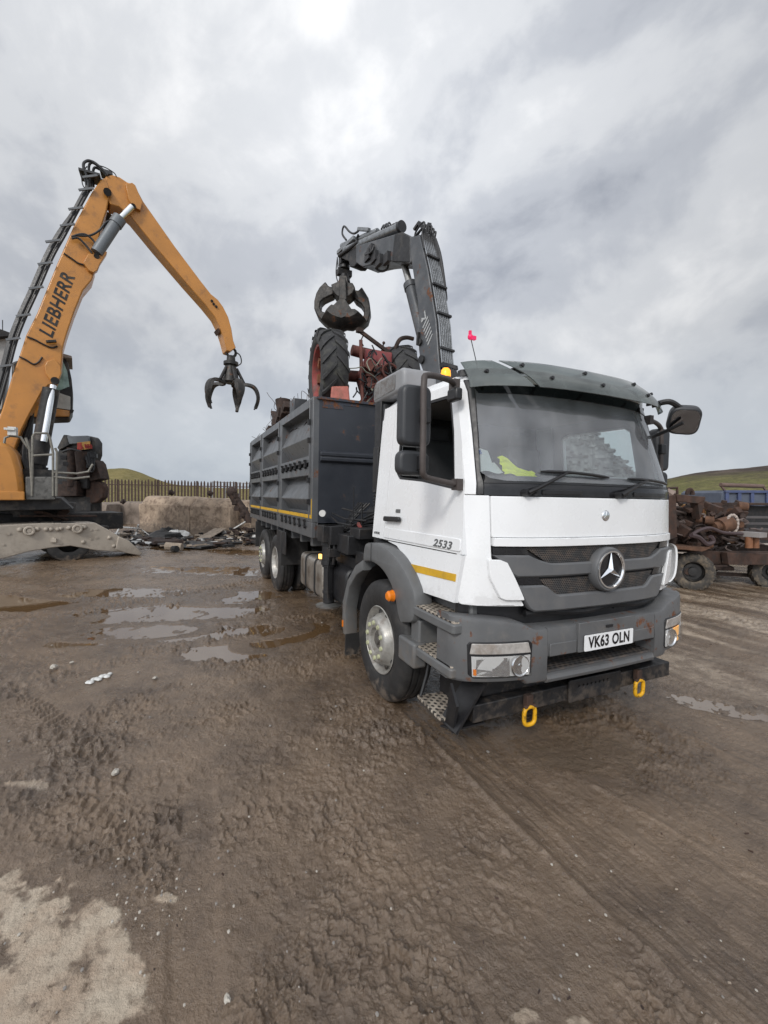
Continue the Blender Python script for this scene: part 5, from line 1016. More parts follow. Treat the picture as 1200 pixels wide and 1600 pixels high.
# ------------------------------------------------------------------ material handler (orange excavator) on the left
def excavator():
    th = math.radians(35); fh = np.array([math.cos(YAW), math.sin(YAW), 0.]); rh = np.array([math.sin(YAW), -math.cos(YAW), 0.])
    e = rh*math.cos(th)+fh*math.sin(th); n = -rh*math.sin(th)+fh*math.cos(th)       # e: forward along the boom, n: away from the camera
    P0 = CAMP + 11.3*(px_ray(0, 776)); P0[2] = 0
    E, Nn = Vector(e), Vector(n)
    def pt(u, v, o=0.): return Vector(plane_pt(u, v, P0+n*o, n))
    base = pt(20, 860); X = thing('material_handler', 'orange material handling excavator with long boom holding an open five-tine grab', 'excavator', (base.x, base.y, 0))
    def face(px, w0, w1, name, mat, parent=X, bevel=.02, plane=0.):
        Q = [plane_pt(u, v, P0+n*plane, n) for u, v in px]; k = len(Q); mb = MB()
        mb.add([q+n*w0 for q in Q]+[q+n*w1 for q in Q], [list(range(k)), list(range(k, 2*k))]+[(i, (i+1) % k, k+(i+1) % k, k+i) for i in range(k)])
        return mb.build(name, mat, parent, bevel)
    boom = face([(-26, 720), (3, 640), (20, 584), (30, 557), (41, 523), (58, 489), (88, 415), (115.5, 352), (143.5, 300), (157, 281), (164, 277), (170, 290), (172, 303), (166, 331), (158, 356), (153, 385), (149, 420), (144, 437), (129.5, 454), (115.5, 489), (104, 523), (98, 545), (96, 576), (88, 599), (76, 602), (66, 612), (46, 648), (34, 672), (22, 706), (8, 760), (-30, 770)], 0, .62, 'boom', ORANGE, bevel=.03)
    letters('LIEBHERR', .43, frame(pt(90, 477)-Nn*.006, pt(108, 429)-pt(72, 525), pt(60, 470)-pt(90, 480)), 'lettering', EXCD, boom, .003, .009, .2, .95)
    for px in ([(84, 402), (92, 418), (110, 424), (130, 423), (146, 429), (150, 425), (165, 400), (157, 396), (151, 402), (140, 396), (130, 404)],):
        face([(130, 413), (138, 425), (146, 429), (152, 425), (156, 415), (166, 400), (167, 396), (160, 396), (157, 402), (150, 400), (138, 399)], -.13, .04, 'ram_bracket', ORANGE, boom, .015)
    face([(70, 573), (74, 566), (86, 562), (95, 574), (96, 585), (91, 597), (86, 601), (80, 597), (72, 585)], -.12, .03, 'boom_lug', ORANGE, boom, .015)
    mb = MB()
    for u, v, r in ((86, 595, .1), (151, 400, .07), (208, 322, .07), (168, 300, .1)): mb.cyl(pt(u, v, -.16), pt(u, v, .7), r); mb.build('pivot_pin', EXCD, boom); mb = MB()
    mb = MB()
    for pts in ([(30, 557), (42, 563), (52, 569), (60, 566), (66, 558)], [(42, 526), (55, 531), (66, 537), (80, 543), (90, 541)], [(100, 396), (112, 404), (122, 411), (132, 414)]): mb.tube(curve_pts([pt(u, v, -.03) for u, v in pts], 5), .022, 6)
    mb.bar(pt(72, 534, -.1), pt(88, 533, -.1), .12, .05); mb.build('boom_pipe', EXCD, boom)
    stick = face([(165, 275), (176, 272.5), (187, 276), (199, 284), (210, 288), (213, 293), (224, 314), (273, 384), (315, 440), (330, 459), (341, 468), (349, 479), (357, 495), (362, 513), (365, 532), (369, 543), (360, 549), (355, 547), (350, 528), (344, 510), (336, 494), (320, 474), (290, 440), (240, 381), (205, 338), (186, 322), (172, 318), (166, 303), (164, 288)], .02, .56, 'stick', ORANGE, bevel=.02)
    face([(196, 290), (206, 288), (211, 292), (222, 318), (219, 331), (207, 325), (200, 312)], -.09, .06, 'stick_lug', ORANGE, stick, .012)
    mb = MB()
    for u, v in ((331, 470), (334, 475), (338, 479)): mb.cyl(pt(u, v, -.02), pt(u, v, .03), .04, None, 10)
    mb.build('stick_bolt', EXCD, stick)
    face([(340, 512), (343, 511), (346, 516), (344, 519)], .1, .5, 'stick_stop', RUST, stick, .01)
    # rams
    mb = MB(); mb.cyl(pt(151, 395, -.1), pt(184, 345, -.1), .15); mb.cyl(pt(180, 351, -.1), pt(187, 341, -.1), .175); r1 = mb.build('stick_ram', EXCG2, X)
    mb = MB(); mb.cyl(pt(184, 345, -.1), pt(206, 323, -.1), .085); mb.build('ram_rod', CHROME, r1)
    mb = MB(); mb.cyl(pt(158, 362, .75), pt(170, 335, .75), .1); mb.build('stick_ram', EXCD, X)
    mb = MB(); mb.cyl(pt(52, 760, -.2), pt(80, 608, -.2), .19); mb.cyl(pt(57, 725, -.2), pt(63, 690, -.2), .23); mb.cyl(pt(49, 770, -.2), pt(56, 728, -.2), .21, .27); r2 = mb.build('boom_ram', EXCD, X)
    mb = MB(); mb.cyl(pt(68, 690, -.42), pt(83, 602, -.30), .075); mb.build('ram_rod', CHROME, r2)
    mb = MB(); mb.cyl(pt(35, 745, .5), pt(44, 640, .6), .14); mb.cyl(pt(24, 735, .2), pt(50, 650, .3), .05); mb.build('boom_ram', EXCD, X)
    # hoses and clamps along the boom
    edge = [(-14, 640), (3, 580), (15, 535), (28, 500), (50, 452), (72, 402), (92, 366), (108, 336), (124, 307), (132, 293)]
    mb = MB()
    for k in range(7):
        off = [(6-1.9*k+(4 if i > 6 else 0)*(.22*k), -.9*k*.5) for i in range(len(edge))]
        mb.tube(curve_pts([pt(u+4+o[0], v+o[1], .02+.09*(k % 4)) for (u, v), o in zip(edge, off)], 5), .034, 7); mb.build('hose', HOSE, boom); mb = MB()
    mb = MB()
    for i, (u, v) in enumerate([(8, 572), (20, 530), (36, 493), (56, 450), (70, 412), (82, 377), (105, 352), (118, 326), (134, 296), (140, 276)]): mb.bar(pt(u-11, v+1, -.06), pt(u+12, v-2, -.06), .05, .045, n); mb.build('hose_clamp', MATS.get('clamp_steel') or mk('clamp_steel', (.16, .165, .17), .5, .5, .2), boom); mb = MB()
    mb = MB()
    for k, pts in enumerate(([(139, 300), (137, 280), (131, 262), (132, 254), (140, 251), (152, 258), (163, 268), (168, 274)], [(142, 298), (140, 276), (139, 260), (144, 254), (156, 262), (166, 273)], [(136, 296), (133, 275), (130, 258), (135, 252), (146, 253), (160, 264), (171, 274)], [(146, 292), (145, 272), (148, 262), (156, 265)], [(140, 292), (147, 286), (160, 281)], [(152, 258), (165, 262), (178, 270), (182, 276)], [(136, 260), (128, 272), (129, 288), (134, 296)])): mb.tube(curve_pts([pt(u, v, .1*(k % 5)) for u, v in pts], 6), .034 if k < 5 else .014, 7); mb.build('hose', HOSE, boom); mb = MB()
    for pts in ([(112, 370), (125, 366), (135, 367), (146, 376), (150, 386)], [(112, 373), (122, 372), (134, 383), (144, 396)], [(120, 368), (140, 368), (155, 360), (165, 348), (176, 344)], [(151, 385), (160, 372), (170, 356), (178, 346)]): mb.tube(curve_pts([pt(u, v, -.12) for u, v in pts], 6), .028, 7); mb.build('hose', HOSE, boom); mb = MB()
    mb.box(pt(142, 277, .2), (.5, .5, .06)); mb.box(pt(167, 273, .3), (.3, .3, .1)); mb.build('hose_guide', HOSE, boom)
    # grab
    mm = (pt(361, 600)-pt(360, 600)).length; T0 = pt(361, 548, .28)
    mb = MB(); mb.tube([T0+Vector((0, 0, .0))+E*.16*math.cos(a)+Vector((0, 0, .16*math.sin(a)-.05)) for a in np.linspace(0, 6.283, 14)], .045, 8, False); mb.cyl(T0+Vector((0, 0, -.18)), T0+Vector((0, 0, -.5)), .13, .16); mb.cyl(T0+Vector((0, 0, -.38)), T0+Vector((0, 0, -.48)), .24); mb.tube(curve_pts([T0+E*.12, T0+E*.3+Vector((0, 0, -.1)), T0+E*.34+Vector((0, 0, -.35)), T0+E*.15+Vector((0, 0, -.5))]), .02, 6); gr = mb.build('grab_link', EXCD, X)
    gs = .8; B = T0+Vector((0, 0, -.46)); mb = MB(); mb.cyl(B, B+Vector((0, 0, -.75*gs)), .16, .29, 10); mb.cyl(B+Vector((0, 0, -.62*gs)), B+Vector((0, 0, -.8*gs)), .27, .2, 10); mb.build('grab_body', GRABM, gr, .015)
    for k in range(5):
        a = 2*math.pi*k/5+1.02; d = E*math.cos(a)+Nn*math.sin(a); tg = Vector((0, 0, 1)).cross(d).normalized()
        path = [(x*gs, z*gs) for x, z in ((.26, -.62), (.34, -.82), (.62, -.80), (.90, -.86), (1.05, -1.06), (1.10, -1.36), (1.02, -1.68), (.95, -1.80))]; cp = curve_pts([(x, 0, z) for x, z in path], 4); mb = MB(); R = []
        for i, q in enumerate(cp):
            t = i/(len(cp)-1); w = .055+.115*math.sin(min(1, max(0, (t-.25)/.6))*math.pi)**1 if t < .92 else .06; hh = .07 if t < .9 else .03
            c = B+d*q.x+Vector((0, 0, q.z)); nx = (cp[min(i+1, len(cp)-1)]-cp[max(i-1, 0)]).normalized(); nd = d*nx.z*1.0-Vector((0, 0, nx.x)); nd = -nd
            R.append([c+tg*w-nd*hh*.4, c+tg*w*.55+nd*hh, c-tg*w*.55+nd*hh, c-tg*w-nd*hh*.4, c-nd*hh*.7])
        mb.grid(R, close_v=True); mb.f.append([0, 1, 2, 3, 4]); o = (len(R)-1)*5; mb.f.append([o+i for i in range(5)]); mb.m += [0, 0]; mb.build('grab_tine', GRABM, gr, .0, 30)
        mb = MB(); mb.cyl(B+d*.18+Vector((0, 0, -.12)), B+d*.42+Vector((0, 0, -.58)), .05); mb.build('grab_ram', EXCD, gr)
    # superstructure
    face([(-90, 690), (0, 690), (20, 697), (30, 712), (37, 735), (41, 760), (42, 781), (-90, 781)], -.62, 1.9, 'body', ORANGE, bevel=.12, plane=-.6)
    bd = [o for o in X.children if o.name.startswith('body')][-1]
    face([(-90, 766), (42, 768), (42.5, 781), (-90, 781)], -.64, 0, 'body_skirt', ORANGE, bd, .02, plane=-.6)
    face([(20, 672), (38, 672), (45, 700), (60, 770), (20, 770), (10, 720)], .1, .5, 'boom_foot', EXCD, X, .03, plane=.3)
    face([(-90, 778), (95, 778), (115, 796), (-90, 800)], 0, 2.6, 'deck', EXCD, X, .02, plane=-.9)
    face([(40, 745), (88, 745), (88, 772), (86, 781), (40, 781)], -.05, .6, 'step_box', EXCG, X, .02, plane=-1.1)
    mb = MB(); q = lambda u, v, o=-1.15: pt(u, v, o)
    for pts in ([(50, 775), (51, 682), (54, 677), (74, 677), (78, 684), (83, 708), (83, 775)], [(51, 712), (83, 710)], [(88, 775), (89, 706), (86, 700)], [(40, 684), (46, 700), (50, 760)], [(6, 695), (8, 684), (16, 681), (32, 683), (42, 697), (49, 706)], [(83, 738), (120, 740), (138, 737), (145, 725)], [(83, 745), (115, 748), (140, 745)]): mb.tube([q(u, v) for u, v in pts], .028, 8)
    mb.build('handrail', mk('rail_grey', (.2, .19, .165), .6, .3, .25, 8), X)
    mb = MB(); mb.box(q(20, 674), (.16, .16, .2)); mb.box(q(17, 671), (.25, .2, .05)); mb.build('work_light', PALEP, X)
    mb = MB()
    for k in range(6): mb.tube(curve_pts([pt(38+2*k, 690, -.1), pt(36+3*k, 715+3*k, -.5), pt(42+3*k, 740, -.7), pt(46+4*k, 768, -.6)]), .03, 7)
    mb.box(pt(62, 745, -.5), (.8, .8, .35)); mb.box(pt(66, 757, -.7), (.5, .5, .3)); mb.build('swivel_hoses', EXCD, X)
    # cab, beyond the boom
    cabm = face([(18, 566), (60, 552), (100, 556), (107, 568), (112, 592), (114, 612), (113, 642), (108, 652), (40, 654), (18, 640)], .0, 1.3, 'cab', EXCD, X, .05, plane=1.0)
    face([(60, 566), (98, 564), (105, 580), (108.5, 604), (88, 612), (60, 612)], -.015, .02, 'cab_window', glass('cab_green_glass', (.5, .85, .75), .75, (.36, .52, .47)), cabm, 0, plane=1.0)
    face([(50, 613), (88, 612.5), (110, 620), (110, 641), (50, 632)], -.03, .02, 'cab_door_panel', mk('cab_cream', (.42, .41, .37), .5, 0, .1, 4, dirt=(.2, .18, .15), da=.5), cabm, .01, plane=1.0)
    face([(48, 633), (110, 642), (108, 651), (46, 652)], -.04, 1.25, 'cab_sill', ORANGE, cabm, .02, plane=1.0)
    face([(94, 553), (112, 558), (113, 562), (98, 560)], -.15, 1.3, 'cab_sunshade', mk('shade_tan', (.3, .26, .23), .5), cabm, .01, plane=1.0)
    mb = MB(); mb.tube([pt(113, 640, .9), pt(111, 645, .9)], .05, 6); mb.build('cab_mirror', EXCD, cabm)
    face([(-60, 530), (4, 527), (18, 523), (14, 560), (4, 640), (-60, 660)], 0, .6, 'engine_hood', mk('hood_grey', (.4, .4, .39), .5, 0, .1, 4, dirt=(.2, .2, .2)), X, .03, plane=1.8)
    face([(-60, 512), (0, 515), (19, 522), (18, 527), (-60, 534)], -.1, .9, 'hood_top', EXCD, X, .02, plane=1.7)
    mb = MB(); mb.tube([pt(4, 500, 1.8), pt(4, 516, 1.8)], .012, 5); mb.build('aerial', EXCD, X)
    # undercarriage with the near outrigger blade
    A, B2 = ground_pt(-60, 889), ground_pt(222, 868); d = (B2-A); d[2] = 0; Lb = np.linalg.norm(d); d /= Lb; m = np.array([-d[1], d[0], 0]); 
    if np.dot(m, FW) < 0: m = -m
    q2 = lambda u, v, o=0: Vector(plane_pt(u, v, A+m*o, m))
    def bl(px, w0, w1, name, mat, parent, bev):
        Q = [np.array(q2(u, v)) for u, v in px]; k = len(Q); mb = MB(); mb.add([x+m*w0 for x in Q]+[x+m*w1 for x in Q], [list(range(k)), list(range(k, 2*k))]+[(i, (i+1) % k, k+(i+1) % k, k+i) for i in range(k)]); return mb.build(name, mat, parent, bev)
    ob = bl([(-60, 830), (0, 821), (60, 818), (149, 817), (170, 828), (200, 846), (221, 864), (210, 866), (196, 863), (150, 860), (128, 856), (110, 853), (80, 856), (45, 862), (20, 869), (0, 874), (-60, 885)], 0, .95, 'outrigger_blade', BEIGE, X, .02)
    bl([(184, 838), (200, 844), (222, 864), (218, 868), (196, 864), (180, 858)], -.06, 1.0, 'blade_tip', BEIGE, ob, .02)
    mb = MB()
    for u, v, r in ((45, 829, .09), (120, 826, .09)):
        c = q2(u, v); mb.tube([c-Vector(m)*.07+Vector(d)*r*math.cos(a)+Vector((0, 0, r*math.sin(a))) for a in np.linspace(0, 6.283, 14)], .035, 7, False); mb.cyl(c-Vector(m)*.09, c, .05)
        for s in (-1, 1): mb.sphere(c+Vector(d)*.17*s+Vector((0, 0, .03)), .06, 5)
    for u, v in ((72, 827), (80, 827), (90, 827), (95, 826), (107, 825), (130, 823), (84, 843), (171, 840), (178, 853), (130, 847)): mb.sphere(q2(u, v), .055, 5)
    for u, v in ((142, 828), (151, 827), (142, 842), (151, 840), (14, 834), (5, 851), (95, 849)): mb.cyl(q2(u, v), q2(u, v)-Vector(m)*.02, .03, None, 8)
    mb.box(q2(84, 844), (.12, .12, .1)); mb.build('blade_fittings', BEIGE, ob)
    mb = MB()
    for u in (57, 90): mb.cyl(Vector(ground_pt(u, 811, 1.02)) if False else q2(u, 819, .35)+Vector((0, 0, .04)), q2(u, 819, .35)+Vector((0, 0, .07)), .09, None, 12)
    mb.build('blade_holes', EXCD, ob)
    uc = MB()
    C0 = np.array(q2(60, 850, 2.0)); C0[2] = 0; D_, M_ = Vector(d), Vector(m)
    uc.bar(Vector(C0)-D_*3.2+Vector((0, 0, .95)), Vector(C0)+D_*2.0+Vector((0, 0, .95)), 1.3, .5); uc.cyl(Vector(C0)+Vector((0, 0, 1.1)), Vector(C0)+Vector((0, 0, 1.5)), .9)
    uc.bar(Vector(C0)+D_*1.3-M_*1.4+Vector((0, 0, .7)), Vector(C0)+D_*1.3+M_*1.4+Vector((0, 0, .7)), .3, .3); ucb = uc.build('undercarriage', EXCD, X, .02)
    mb = MB(); mb.bar(q2(30, 806, .6), q2(150, 806, .8), .2, .05); mb.bar(q2(60, 800, .5), q2(100, 812, 1.2), .25, .06); mb.bar(q2(85, 812, .9), q2(105, 795, 1.0), .06, .2); mb.build('undercarriage_plate', RUST, ucb, .01)
    tb = Vector(ground_pt(108, 876)); tb.z = 0
    for k, off in enumerate((M_*1.0, M_*3.0)):
        c = tb+off*1.0-M_*.85+Vector((0, 0, .5)); mb = MB(); mb.lathe([(.28, 0), (.3, -.02), (.42, -.03), (.5, 0), (.52, .05), (.52, .33), (.5, .38), (.42, .4), (.28, .38)], frame(c, D_, (0, 0, 1)) @ Matrix.Translation((0, 0, -.2)), 32); mb.lathe([(.29, .05), (.2, .08), (0, .08)], frame(c, D_, (0, 0, 1)) @ Matrix.Translation((0, 0, -.2)), 24); mb.build('wheel', RUBBER, X)
EXCG2 = mk('ram_grey', (.16, .175, .19), .45, .2, .1, 5, dirt=(.1, .1, .1), da=.4, ds=5)
excavator()

# ------------------------------------------------------------------ dark machine standing behind the excavator's railing
def shear():
    n = FW.copy(); n[2] = 0; n /= np.linalg.norm(n); P0 = CAMP+15.5*n
    def pt(u, v, o=0.): return Vector(plane_pt(u, v, P0+n*o, n))
    X = thing('scrap_shear', 'bulky black hydraulic machine with red and yellow sticker, behind the excavator railing', 'machine', tuple(pt(120, 800))[:2]+(0,))
    def face(px, w0, w1, name, mat, parent=X, bevel=.02):
        Q = [np.array(pt(u, v)) for u, v in px]; k = len(Q); mb = MB(); mb.add([q+n*w0 for q in Q]+[q+n*w1 for q in Q], [list(range(k)), list(range(k, 2*k))]+[(i, (i+1) % k, k+(i+1) % k, k+i) for i in range(k)]); return mb.build(name, mat, parent, bevel)
    b = face([(88, 716), (90, 704), (102, 684), (120, 681), (141, 681), (147, 690), (147, 710), (140, 730), (138, 765), (88, 762)], 0, .5, 'body', EXCD, bevel=.06)
    face([(93, 700), (103, 680), (107, 680), (110, 690), (112, 696), (96, 704)], -.12, .3, 'lifting_lug', EXCD, b)
    face([(107, 682), (140, 681), (142, 692), (107, 695)], -.1, .2, 'top_cover', EXCG2, b)
    st = face([(124, 692), (144, 690), (144, 702), (124, 704)], -.115, -.1, 'sticker', mk('sticker_yellow', (.55, .3, .06), .5, 0, .2, 9), b, 0)
    face([(124.5, 693), (131, 692), (131, 703), (124.5, 703.5)], -.125, -.11, 'sticker_panel', mk('sticker_red', (.5, .045, .03), .5, 0, .2, 9), st, 0)
    mb = MB()
    for k in range(3): mb.bar(pt(133+4*k, 694, -.13), pt(135+4*k, 701, -.13), .06, .01, n); mb.bar(pt(132.5+4*k, 699, -.13), pt(136+4*k, 697, -.13), .05, .01, n)
    mb.bar(pt(126, 695, -.13), pt(129.5, 701, -.13), .05, .01, n); mb.build('sticker_marks', mk('sticker_ink', (.35, .03, .02), .6), st)
    mb = MB(); mb.cyl(pt(113, 700, -.1), pt(113, 760, -.1), .16); mb.cyl(pt(127, 706, -.15), pt(131, 745, -.15), .2); mb.build('cylinder', RUSTD, b)
    mb = MB(); mb.tube(curve_pts([pt(98, 706, -.2), pt(112, 702, -.25), pt(128, 706, -.25)]), .04, 7)
    for k in range(6): mb.tube(curve_pts([pt(138+2*k, 706, -.2), pt(136+2*k, 720+3*k, -.3), pt(142-k, 735, -.25)]), .028, 6)
    for u, v in ((138, 716), (147, 712), (140, 728), (100, 715), (104, 725)): mb.box(pt(u, v, -.2), (.18, .18, .14))
    mb.tube(curve_pts([pt(91, 739, -.2), pt(120, 740, -.2), pt(138, 737, -.2), pt(145, 728, -.2)]), .03, 6); mb.tube(curve_pts([pt(91, 746, -.2), pt(110, 748, -.2), pt(140, 742, -.2)]), .02, 6); mb.build('hydraulic_hose', HOSE, b)
    face([(136, 742), (147, 718), (152, 724), (158, 748), (142, 752)], -.05, .5, 'jaw', RUSTD, X)
    face([(90, 752), (126, 752), (126, 775), (90, 776)], -.2, 1.2, 'frame', RUSTD, X)
    face([(143, 750), (156, 754), (160, 764), (158, 778), (148, 786), (130, 788), (130, 752)], .1, .4, 'counterweight', RUST, X, .05)
    face([(84, 775), (140, 775), (140, 800), (84, 800)], .1, .6, 'base', EXCD, X, .04); face([(95, 762), (140, 762), (140, 845), (95, 845)], .3, .7, 'pedestal', EXCD, X, .04)
shear()

# ------------------------------------------------------------------ fence and concrete blocks at the back of the yard
def fence():
    z0 = .35
    A = ground_pt(90, 815) if False else None
    n = np.array([math.cos(YAW), math.sin(YAW), 0]); P0 = CAMP+n*31.0
    a, b = plane_pt(120, 775, P0, n), plane_pt(560, 775, P0+n*1.5, n); a[2] = b[2] = 0; d = (b-a); Lf = np.linalg.norm(d); d /= Lf
    F = thing('palisade_fence', 'rusty brown steel palisade fence along the back of the yard, behind the concrete blocks', 'fence', tuple(a)); H = 2.72
    for i in range(int(Lf/2.75)+1):
        p = a+d*2.75*i; mb = MB(); mb.box((p[0]+n[0]*.06, p[1]+n[1]*.06, H/2), (.1, .1, H)); mb.build('post', FENCEM, F)
        q = a+d*min(2.75*(i+1), Lf+.5); mb = MB()
        for z in (.55, 2.35): mb.bar(Vector(p)+Vector((0, 0, z)), Vector(q)+Vector((0, 0, z)), .05, .06)
        mb.build('rail', FENCEM, F); mb = MB(); nb = 12; rnd = random.Random(i)
        for k in range(nb):
            c = p+d*(2.75*(k+.5)/nb); h = H+rnd.uniform(-.05, .05); w = .062; c = c-n*.04; t = rnd.uniform(-.012, .012)
            P = [Vector(c-d*w+np.array([0, 0, .1])), Vector(c+d*w+np.array([0, 0, .1])), Vector(c+d*(w+t)+np.array([0, 0, h-.14])), Vector(c+d*(w*.35+t)+np.array([0, 0, h])), Vector(c-d*(w*.35-t)+np.array([0, 0, h])), Vector(c-d*(w-t)+np.array([0, 0, h-.14]))]
            Q = [v+Vector(n)*.012 for v in P]; mb.add(P+Q, [tuple(range(6)), tuple(range(6, 12))]+[(j, (j+1) % 6, 6+(j+1) % 6, 6+j) for j in range(6)])
        mb.build('paling', FENCEM, F)
    G = thing('pipe_rail', 'plain pipe barrier just beyond the right end of the palisade fence', 'railing', tuple(plane_pt(370, 775, P0+n*3, n)[:2])+(0,)); mb = MB()
    e = lambda u, v: Vector(plane_pt(u, v, P0+n*3, n))
    mb.tube([e(332, 752.5), e(440, 757)], .05, 6); mb.build('top_rail', mk('galvanised', (.3, .31, .33), .5, .5), G)
    for u in (332, 352, 374, 396, 420): mb = MB(); t = e(u, 753+(u-332)*.04); mb.tube([t, Vector((t.x, t.y, 0))], .04, 6); mb.build('rail_post', MATS['galvanised'], G)
fence()
def rough_block(name, A, B, h, w, label, mat, top=.06, seed=1, amp=.05):
    """weathered concrete block from ground point A to B"""
    A, B = np.array(A, float), np.array(B, float); d = B-A; d[2] = 0; L_ = np.linalg.norm(d); d /= L_; m = np.array([-d[1], d[0], 0])
    if np.dot(m, FW) < 0: m = -m
    nx, nz = max(int(L_/.09), 10), 18; rnd = seed*13.7; loops = []
    for i in range(nx+1):
        x = L_*i/nx; ring = []; end = min(i, nx-i); ei = top*max(0, 1-end/2.)
        prof = [(0, -.15), (0, h*.25), (0, h*.5), (0, h*.75), (.015, h-top*1.6), (top*.8, h-top*.3), (top*1.8, h), (w*.5, h+.01), (w-top, h), (w, h-top), (w, -.15)]
        pp = curve_pts([(q[0], 0, q[1]) for q in prof], 3)
        for q in pp: ring.append(A+d*(x)+m*q.x+np.array([0, 0, max(q.z, -.15)-ei*(q.z > h*.8)]))
        loops.append(ring)
    P = np.array(loops); s = P[..., 0]*.7+P[..., 1]*1.3; nn = fbm(s*1.1+rnd, P[..., 2]*1.3+P[..., 1]*.4, 4, seed)+.35*fbm(s*6, P[..., 2]*6, 3, seed+5)
    P = P-m*(nn*amp)[..., None]; P[..., 2] += .5*amp*fbm(s*1.7, s*0+seed, 3, seed+9)*(P[..., 2] > h*.7)
    mb = MB(); mb.grid([[tuple(p) for p in r] for r in P], close_v=False); k = P.shape[1]; mb.f.append(list(range(k))); mb.f.append([nx*k+i for i in range(k)]); mb.m += [0, 0]
    o = mb.build(name, mat, None, 0, 60); return tag(o, label, 'concrete block', 'concrete blocks along the fence')
def bg_pt(u, v): return ground_pt(u, v)
rough_block('concrete_block', bg_pt(218, 831), bg_pt(296, 837), 1.66, 1.3, 'large tan concrete block with rounded top edge, left half of the long wall', CONC, .22, 2, .07)
rough_block('concrete_block', bg_pt(297, 837.4), bg_pt(360, 839.5), 1.62, 1.3, 'tan concrete block with pale vertical streak, right half of the long wall', CONC, .2, 5, .08)
rough_block('concrete_block', bg_pt(357, 836), bg_pt(392, 838), 1.55, 1.0, 'concrete block beside the lorry, half hidden by rusty scrap', CONC, .15, 8, .1)
rough_block('concrete_block', bg_pt(168, 818), bg_pt(220, 820), 1.25, 1.0, 'low dark concrete block left of the long tan wall', CONCD, .08, 11, .05)
rough_block('concrete_block', bg_pt(108, 819), bg_pt(166, 821), 1.2, 1.0, 'low dark concrete block behind the excavator blade', CONCD, .08, 14, .05)

